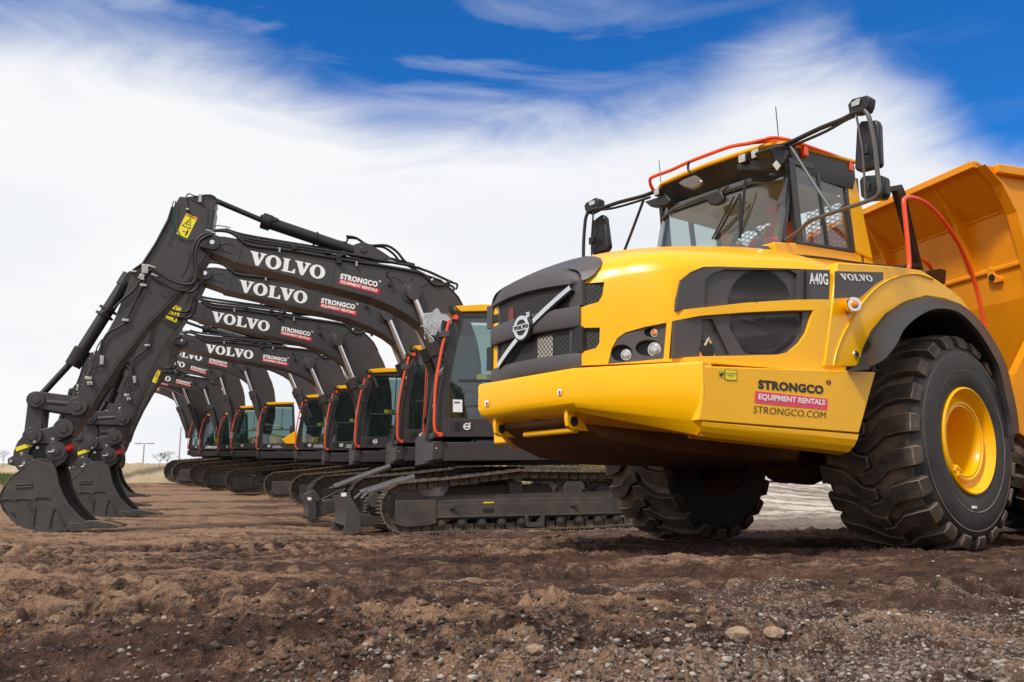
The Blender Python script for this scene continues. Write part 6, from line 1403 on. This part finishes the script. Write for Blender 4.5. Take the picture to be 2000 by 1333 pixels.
L(c5, bs.inputs['Base Color']); bs.inputs['Roughness'].default_value = .88; bs.inputs['Specular IOR Level'].default_value = .25
bp = nt.nodes.new('ShaderNodeBump'); bp.inputs['Strength'].default_value = .9; bp.inputs['Distance'].default_value = .02
L(MM('ADD', MM('ADD', MM('MULTIPLY', n_fin, .8), MM('MULTIPLY', n_14, 1.6)), MM('ADD', MM('MULTIPLY', vo.outputs['Distance'], -.5), MM('MULTIPLY', n_mid, .6))), bp.inputs['Height']); L(bp.outputs['Normal'], bs.inputs['Normal'])
me.materials.append(SOIL); ground = bpy.data.objects.new('ground', me); COL.objects.link(ground); ground['kind'] = 'structure'

# ---- loose clods and gravel (uncountable) ---------------------------------
def ico(sub, seed, sq=.7, rg=.35, jit=.17):
    bm = bmesh.new(); bmesh.ops.create_icosphere(bm, subdivisions=sub, radius=1); r_ = random.Random(seed); o_ = [Vector((r_.uniform(-1, 1), r_.uniform(-1, 1), r_.uniform(-1, 1))).normalized() for _ in range(7)]; ww = [r_.uniform(-rg, rg) for _ in o_]
    for v in bm.verts:
        k = 1 + sum(w_ * max(0, v.co.dot(q)) for w_, q in zip(ww, o_)) + r_.uniform(-jit, jit); v.co = Vector((v.co.x * k, v.co.y * k, v.co.z * k * sq))
    V_ = np.array([v.co[:] for v in bm.verts]); F_ = np.array([[v.index for v in f.verts] for f in bm.faces]); bm.free(); return V_, F_
def scatter(name, n, sub, smin, smax, pw, rmin, rmax, m, maskf, seed, sink=.3, jit=.26):
    g = np.random.default_rng(seed); T_ = [ico(sub, seed + k, jit=jit) for k in range(5)]; Vs, Fs = [], []; off = 0
    rr_ = 1 / g.uniform(1 / rmax, 1 / rmin, n * 3); aa = g.uniform(-.60, .60, n * 3); X, Y = rr_ * np.sin(aa), rr_ * np.cos(aa)
    kp = g.uniform(0, 1, n * 3) < maskf(X, Y); X, Y = X[kp][:n], Y[kp][:n]; Z = terrain(X, Y); sz = smin + (smax - smin) * g.uniform(0, 1, len(X)) ** pw
    for i in range(len(X)):
        V_, F_ = T_[i % 5]; a_ = g.uniform(0, 6.28); c_, s_ = cos(a_), sin(a_); st = g.uniform(.7, 1.35)
        P = V_ * sz[i] * np.array([st, 1, g.uniform(.7, 1.1)]); P = np.stack([P[:, 0] * c_ - P[:, 1] * s_ + X[i], P[:, 0] * s_ + P[:, 1] * c_ + Y[i], P[:, 2] + Z[i] + sz[i] * (.7 - sink * 1.6)], 1)
        Vs.append(P); Fs.append(F_ + off); off += len(V_)
    V_ = np.concatenate(Vs); F_ = np.concatenate(Fs); me = bpy.data.meshes.new(name); me.vertices.add(len(V_)); me.vertices.foreach_set('co', V_.astype(np.float32).ravel())
    me.loops.add(F_.size); me.loops.foreach_set('vertex_index', F_.astype(np.int32).ravel()); me.polygons.add(len(F_)); me.polygons.foreach_set('loop_start', np.arange(0, F_.size, 3, dtype=np.int32)); me.polygons.foreach_set('loop_total', np.full(len(F_), 3, np.int32)); me.update()
    me.materials.append(m); o = bpy.data.objects.new(name, me); COL.objects.link(o); return o
def m_stone(name, ca, cb, sc=9.0):
    m = bpy.data.materials.new(name); m.use_nodes = True; nt = m.node_tree; b = nt.nodes['Principled BSDF']; g_ = nt.nodes.new('ShaderNodeNewGeometry'); rp = nt.nodes.new('ShaderNodeValToRGB')
    rp.color_ramp.elements[0].color = (*ca, 1); rp.color_ramp.elements[1].color = (*cb, 1); nt.links.new(g_.outputs['Random Per Island'], rp.inputs[0])
    n = nt.nodes.new('ShaderNodeTexNoise'); n.inputs['Scale'].default_value = 45; n.inputs['Detail'].default_value = 5; nt.links.new(g_.outputs['Position'], n.inputs['Vector'])
    mx = nt.nodes.new('ShaderNodeMix'); mx.data_type = 'RGBA'; mx.blend_type = 'MULTIPLY'; mx.inputs['Factor'].default_value = .8; nt.links.new(rp.outputs[0], mx.inputs['A']); r2 = nt.nodes.new('ShaderNodeMapRange'); r2.inputs['From Min'].default_value = .3; r2.inputs['From Max'].default_value = .7; r2.inputs['To Min'].default_value = .45; r2.inputs['To Max'].default_value = 1.25
    nt.links.new(n.outputs['Fac'], r2.inputs['Value']); cb_ = nt.nodes.new('ShaderNodeCombineColor'); [nt.links.new(r2.outputs[0], cb_.inputs[i]) for i in range(3)]; nt.links.new(cb_.outputs[0], mx.inputs['B']); nt.links.new(mx.outputs['Result'], b.inputs['Base Color'])
    bp = nt.nodes.new('ShaderNodeBump'); bp.inputs['Strength'].default_value = .7; bp.inputs['Distance'].default_value = .01; nt.links.new(n.outputs['Fac'], bp.inputs['Height']); nt.links.new(bp.outputs['Normal'], b.inputs['Normal']); b.inputs['Roughness'].default_value = .9; return m
SD = m_stone('dark_clod', (.040, .024, .018), (.12, .075, .052)); ST = m_stone('tan_clod', (.16, .105, .07), (.34, .23, .15)); SG = m_stone('pebble', (.09, .07, .06), (.44, .38, .33))
rough_f = lambda x, y: np.clip(.25 + 2.4 * fbm(x * .8, y * 1.2, .8, 3, 21) + .35 * np.exp(-((y - 2.75 - .12 * x) / .3) ** 2), .03, 1) * (1 - .8 * gravel_mask(x, y))
o = scatter('dirt_clods', 5000, 1, .003, .014, 3.0, 1.7, 9, SD, rough_f, 3); tag(o, 'dark crumbled soil clods lying on the churned ground', 'dirt clods', kind='stuff')
o = scatter('dry_clods', 1200, 1, .003, .012, 2.6, 1.9, 10, ST, lambda x, y: rough_f(x, y) * np.clip(.5 - x * .15, .15, 1), 8); tag(o, 'dry tan soil crumbs on the churned ground', 'dirt clods', kind='stuff')
o = scatter('gravel', 6500, 1, .0025, .011, 2.2, 1.7, 8.5, SG, lambda x, y: np.clip(gravel_mask(x, y) * 1.1 + .07, 0, 1), 5, .35); tag(o, 'small pale gravel scattered over the soil, densest at lower right', 'gravel', kind='stuff')
# single stones
def gpoint(px, py):
    d = ray(px, py); t = 1.0
    for _ in range(60):
        P = ORG + d * t; hz = float(terrain(np.array([P[0]]), np.array([P[1]]))[0]); t += (P[2] - hz) * 3.0
    return ORG + d * t
SL = [('tan lump of dried clay, widest of the lumps right of centre', 1440, 1247, .032), ('flat tan clay lump just right of the widest lump', 1512, 1238, .024), ('round tan clay lump, rightmost of the close group', 1552, 1248, .022), ('tan clay lump left of centre in the mound', 1042, 1272, .022),
      ('tan lump with a dark side near the centre of the mound', 1222, 1262, .022), ('small tan lump above the round lumps beside lug prints', 1610, 1216, .018), ('pale stone at the bottom edge, centre', 925, 1305, .020), ('pale lump beside the tyre lug prints, right', 1352, 1226, .020)]
for i, (lb, px, py, sz) in enumerate(SL):
    P = gpoint(px, py); V_, F_ = ico(2, 40 + i, .55, .6, .11); me = bpy.data.meshes.new('stone'); me.from_pydata([tuple(v * sz) for v in V_], [], [tuple(f) for f in F_]); me.materials.append(ST)
    o = bpy.data.objects.new('stone', me); COL.objects.link(o); o.location = (P[0], P[1], P[2] + sz * .12); o.rotation_euler = (0, 0, i * 1.3); tag(o, lb, 'stone', 'clay lumps and stones on the ground')
# ---- far ground: bank, grass, straw --------------------------------------
def bank(name, pts, depth, m, jag, seed, kind='structure', low=930):
    """an earth bank whose crest runs through the given points (x px, y px, distance)"""
    g = np.random.default_rng(seed); b = MB(); rows = [[], [], [], [], []]
    P = np.array([at_px(*p) for p in pts]); n = 160; t_ = np.linspace(0, len(P) - 1, n)
    for k, t in enumerate(t_):
        i = min(int(t), len(P) - 2); q = P[i] + (P[i + 1] - P[i]) * (t - i); d = q[:2] / np.linalg.norm(q[:2]); j = g.uniform(-jag, jag)
        for r_, (a_, dz) in enumerate(((-depth, -depth * .42), (-depth * .45, -depth * .16 + j), (0, j), (depth * .5, -.2), (depth * 1.5, -3.5))): rows[r_].append((q[0] + d[0] * a_, q[1] + d[1] * a_, q[2] + dz))
    b.grid(rows); o = b.build(name, m, None, flip=False, smooth=70); o['kind'] = kind; return o
BANKM = mat('dry_bank_soil', (.42, .31, .20), .95, dirt=(.20, .17, .07), dirt_amt=.7, nscale=.25, bump=.6, bscale=2)
STRAW = mat('straw_bank', (.50, .40, .20), .95, dirt=(.28, .20, .10), dirt_amt=.7, nscale=2.5, bump=.8, bscale=8)
bank('dirt_bank', [(-900, 905, 60), (-200, 902, 60), (0, 906, 60), (120, 905, 58), (250, 905, 58), (345, 906, 58), (500, 906, 58), (800, 905, 56), (1050, 906, 54)], 6, BANKM, .05, 3)
bank('straw_bank', [(1000, 902, 32), (1090, 899, 31), (1200, 897, 30), (1260, 900, 30), (1330, 915, 30), (1380, 935, 30)], 3, STRAW, .05, 4)
GRASSM = mat('grass', (.10, .13, .03), .95, noise=.5, nscale=1.5, bump=.8, bscale=6)
def tufts(name, boxpx, dist, n, hgt, m, seed):
    g = random.Random(seed); b = MB()
    for _ in range(n):
        px = g.uniform(boxpx[0], boxpx[2]); f_ = g.random(); py = boxpx[3] + (boxpx[1] - boxpx[3]) * f_; d = dist[0] + (dist[1] - dist[0]) * f_; P = at_px(px, py, d); a_ = g.uniform(-.3, .3); h_ = hgt * g.uniform(.4, 1.2); w_ = .03
        b.add([(P[0] - w_, P[1], P[2] - .1), (P[0] + w_, P[1], P[2] - .1), (P[0] + a_ * h_, P[1] + g.uniform(-.1, .1), P[2] + h_)], [(0, 1, 2)])
    o = b.build(name, m, None, flip=False); return tag(o, None, None, kind='stuff')
o = tufts('grass', (-400, 928, 60, 950), (42, 50), 9000, .22, GRASSM, 2); tag(o, 'green grass strip at the left edge behind the nearest bucket', 'grass')
o = tufts('dry_grass', (990, 899, 1270, 916), (29.5, 27), 5000, .14, STRAW, 3); tag(o, 'dry straw-coloured grass on the bank beyond the nearest tracks', 'grass')
# bare trees and bushes on the horizon
BARK = mat('bare_twigs', (.10, .075, .055), .9)
def bare_tree(px, py, dist, h_, w_, seed, label, nm='bare_tree', parts=True):
    g = random.Random(seed); base = Vector(at_px(px, py, dist)); root = empty(nm, Matrix.Translation(base), label, 'tree' if nm == 'bare_tree' else 'bush', 'leafless trees and bushes on the horizon')
    tr = MB(); cr = MB()
    def grow(b, p, d, l, r_, dep):
        q = p + d * l; b.cyl(tuple(p), tuple(q), r_, r_ * .6, 5, False)
        if dep == 0: return
        for _ in range(g.choice((2, 3, 3))):
            e = (d + Vector((g.uniform(-.8, .8) * w_, g.uniform(-.8, .8), g.uniform(-.25, .5)))).normalized(); grow(cr, q, e, l * g.uniform(.6, .85), r_ * .6, dep - 1)
    tr.cyl((0, 0, -.5), (0, 0, .25 * h_), .05 * h_ / 3, .03 * h_ / 3, 6)
    for k in range(4 if nm == 'bare_tree' else 7): grow(cr, Vector((0, 0, .15 * h_)), Vector((g.uniform(-.9, .9) * w_, g.uniform(-.4, .4), 1)).normalized(), h_ * .28, .018 * h_ / 3 + .006, 4)
    tr.build('trunk', BARK, root, flip=False); cr.build('crown', BARK, root, flip=False)
bare_tree(326, 906, 57, .95, 1.6, 4, 'leafless bush on the bank left of the farthest excavator tracks', 'bare_bush')
bare_tree(312, 906, 57, .8, 1.5, 6, 'low leafless bush, left of the taller bush by the tracks', 'bare_bush')
bare_tree(6, 906, 59, .95, 1.2, 8, 'leafless tree at the far left edge behind the nearest bucket')
bare_tree(-12, 906, 59, 1.0, 1.0, 9, 'second leafless tree cut by the left edge')
o = bare_tree
b = MB()
# lamp masts
MAST = mat('galvanised_mast', (.42, .43, .44), .5, metal=.3)
def mast(px, y0, y1, dist, arm, label):
    P0_, P1_ = at_px(px, y0, dist), at_px(px, y1, dist); hgt = P1_[2] - P0_[2]; root = empty('lamp_mast', Matrix.Translation(P0_), label, 'lamp mast', 'lamp masts behind the bank')
    MB().cyl((0, 0, -2), (0, 0, hgt), .07, .045, 8).build('pole', MAST, root, flip=False)
    b = MB(); b.tube([(-arm if arm < 1.2 else 0, 0, hgt - .0), (0, 0, hgt), (arm, 0, hgt + .02)], .035, 6, 1); b.build('arm', MAST, root, flip=False)
    for s_ in ((-1, 1) if arm < 1.2 else (1,)): MB().box(s_ * arm - .2, s_ * arm + .2, -.1, .1, hgt - .05, hgt + .05).build('lamp_head', MAST, root, flip=False, bevel=.02)
mast(279, 906, 866, 62, .45, 'short pale mast with two lamp heads standing behind the dirt bank')
mast(349, 906, 834, 62, 1.6, 'tall pale lamp mast with one arm, left of the farthest cab')
# trailer and shed seen below the truck
def px_box(b, x0, y0, x1, y1, d, dep):
    P = [np.array(at_px(x, y, d)) for x, y in ((x0, y1), (x1, y1), (x1, y0), (x0, y0))]; b.slab([tuple(p) for p in P], (0, dep, 0))
root = empty('flatbed_trailer', Matrix.Translation(at_px(1600, 944, 55)), 'distant blue flatbed trailer seen under the dump truck beside its near wheel', 'trailer'); inv = root.matrix_world.inverted()
def rel(b): o_ = root.location; b.v = [(p[0] - o_[0], p[1] - o_[1], p[2] - o_[2]) for p in b.v]; return b
b = MB(); px_box(b, 1576, 936, 1618, 939, 55, 2.2); rel(b).build('bed', mat('weathered_timber', (.42, .30, .18), .8), root, flip=False)
b = MB(); px_box(b, 1588, 924, 1618, 935, 55.4, 1.2); rel(b).build('load', mat('blue_grey_tarp', (.10, .13, .19), .6, noise=.6, nscale=1), root, flip=False, bevel=.05)
for x_ in (1583, 1592, 1611):
    b = MB(); q = at_px(x_, 942, 55); b.cyl((q[0], q[1], q[2]), (q[0], q[1] + .25, q[2]), .10, n=14); rel(b).build('wheel', BLK, root, flip=False)
root = empty('shed', Matrix.Translation(at_px(1525, 944, 60)), 'tiny distant shed with dark red wall and grey roof seen under the truck', 'shed')
b = MB(); px_box(b, 1508, 939, 1540, 945, 60, 3); rel(b).build('wall', mat('dark_red_wall', (.13, .03, .03), .8), root, flip=False)
b = MB(); P = [at_px(x, y, 59.8) for x, y in ((1505, 939), (1540, 939), (1528, 930), (1512, 929))]; b.slab(P, (0, 3.4, 0)); rel(b).build('roof', mat('grey_sheet_roof', (.35, .36, .38), .5), root, flip=False)
# ------------------------------------------------------------------ sky and sun
SUN_EL, SUN_AZ = radians(50), radians(216)      # azimuth measured clockwise from +Y (behind the camera, to its left)
w = bpy.data.worlds.new('World'); S.world = w; w.use_nodes = True; nt = w.node_tree; L = nt.links.new
bg = nt.nodes['Background']; bg.inputs['Strength'].default_value = .10
sky = nt.nodes.new('ShaderNodeTexSky'); sky.sky_type = 'NISHITA'; sky.sun_disc = False; sky.sun_elevation = SUN_EL; sky.sun_rotation = SUN_AZ
sky.air_density = 1.0; sky.dust_density = .3; sky.ozone_density = 3.0
tc = nt.nodes.new('ShaderNodeTexCoord'); sp = nt.nodes.new('ShaderNodeSeparateXYZ'); L(tc.outputs['Generated'], sp.inputs[0])
def M(op, a, b=None, c=None, clamp=False):
    n = nt.nodes.new('ShaderNodeMath'); n.operation = op; n.use_clamp = clamp
    for i, x in enumerate((a, b, c)):
        if x is None: continue
        if isinstance(x, (int, float)): n.inputs[i].default_value = x
        else: L(x, n.inputs[i])
    return n.outputs[0]
def noise(scale, det, rough, stretch, off=(0, 0, 0), dist=0.0, rot=(0, 0, 0)):
    mp = nt.nodes.new('ShaderNodeMapping'); mp.inputs['Scale'].default_value = stretch; mp.inputs['Location'].default_value = off; mp.inputs['Rotation'].default_value = rot
    L(tc.outputs['Generated'], mp.inputs['Vector']); n = nt.nodes.new('ShaderNodeTexNoise'); n.inputs['Scale'].default_value = scale
    n.inputs['Detail'].default_value = det; n.inputs['Roughness'].default_value = rough; n.inputs['Distortion'].default_value = dist; L(mp.outputs[0], n.inputs['Vector']); return n.outputs['Fac']
x, y, z = sp.outputs['X'], sp.outputs['Y'], sp.outputs['Z']
big = noise(2.6, 4, .5, (1, .6, 1.6), (3.1, .4, 1.7)); fine = noise(5.0, 8, .58, (1.0, .8, 3.4), (1.3, 2.2, .4), .8, (0, radians(-14), 0)); wisp = noise(5, 6, .52, (.7, .6, 4.0), (.2, 5.5, 3.0), .7, (0, radians(-18), 0))
# height where the cloud deck ends, as a function of bearing
def gauss(cx, wd, h): return M('MULTIPLY', M('POWER', 2.718, M('MULTIPLY', M('POWER', M('DIVIDE', M('SUBTRACT', x, cx), wd), 2.0), -1.0)), h)
edge = M('ADD', M('ADD', M('ADD', .388, gauss(-.42, .20, .052)), gauss(.285, .085, .045)), gauss(.50, .075, -.10))
edge = M('ADD', edge, M('MULTIPLY', M('SUBTRACT', big, .5), .06)); edge = M('ADD', edge, M('MULTIPLY', M('SUBTRACT', fine, .5), .10))
q = M('DIVIDE', M('SUBTRACT', edge, z), .055); mask = M('ADD', M('MULTIPLY', q, .5), .5, clamp=True)
mask = M('MULTIPLY', M('MULTIPLY', mask, mask), M('SUBTRACT', 3.0, M('MULTIPLY', mask, 2.0)))
ws = M('MULTIPLY', M('SUBTRACT', wisp, .50), 2.0, clamp=True)
left = M('SUBTRACT', .62, M('MULTIPLY', x, 1.5), clamp=True)
over = M('MAXIMUM', M('MULTIPLY', M('SUBTRACT', z, .56), 6.0, clamp=True), M('MULTIPLY', M('SUBTRACT', .62, y), 5.0, clamp=True), clamp=True)  # unseen cloud overhead and behind the camera, added to whiten ambient light and reflections
mask = M('MAXIMUM', mask, M('MULTIPLY', over, .93)); mask = M('MAXIMUM', mask, M('MULTIPLY', ws, M('ADD', .14, M('MULTIPLY', left, .8))))
blue = nt.nodes.new('ShaderNodeMix'); blue.data_type = 'RGBA'; blue.blend_type = 'MULTIPLY'; blue.inputs['Factor'].default_value = 1
L(sky.outputs[0], blue.inputs['A']); blue.inputs['B'].default_value = (.14, .76, 1.42, 1)
# cloud colour: white above, cooler grey towards the horizon on the left
gry = noise(2.2, 5, .55, (.8, .8, 3.2), (7.7, 1.0, 2.0)); gm = M('MULTIPLY', M('SUBTRACT', gry, .44), 2.6, clamp=True)
low = M('SUBTRACT', 1.0, M('MULTIPLY', z, 3.2), clamp=True)
cc = nt.nodes.new('ShaderNodeMix'); cc.data_type = 'RGBA'; cc.inputs['A'].default_value = (8.9, 8.95, 9.1, 1); cc.inputs['B'].default_value = (5.9, 6.6, 7.5, 1)
L(M('MULTIPLY', gm, M('ADD', .42, M('MULTIPLY', low, .40))), cc.inputs['Factor'])
mx = nt.nodes.new('ShaderNodeMix'); mx.data_type = 'RGBA'; L(mask, mx.inputs['Factor']); L(blue.outputs['Result'], mx.inputs['A']); L(cc.outputs['Result'], mx.inputs['B'])
L(mx.outputs['Result'], bg.inputs['Color'])
sd = bpy.data.lights.new('sun', 'SUN'); sd.energy = 3.1; sd.angle = radians(7); sd.color = (1, .95, .87); so = bpy.data.objects.new('sun', sd); COL.objects.link(so)
D = Vector((sin(SUN_AZ) * cos(SUN_EL), cos(SUN_AZ) * cos(SUN_EL), sin(SUN_EL))); so.rotation_euler = (-D).to_track_quat('-Z', 'Y').to_euler()
S.view_settings.view_transform = 'Standard'; S.view_settings.look = 'None'; S.view_settings.exposure = .10; S.view_settings.gamma = 1
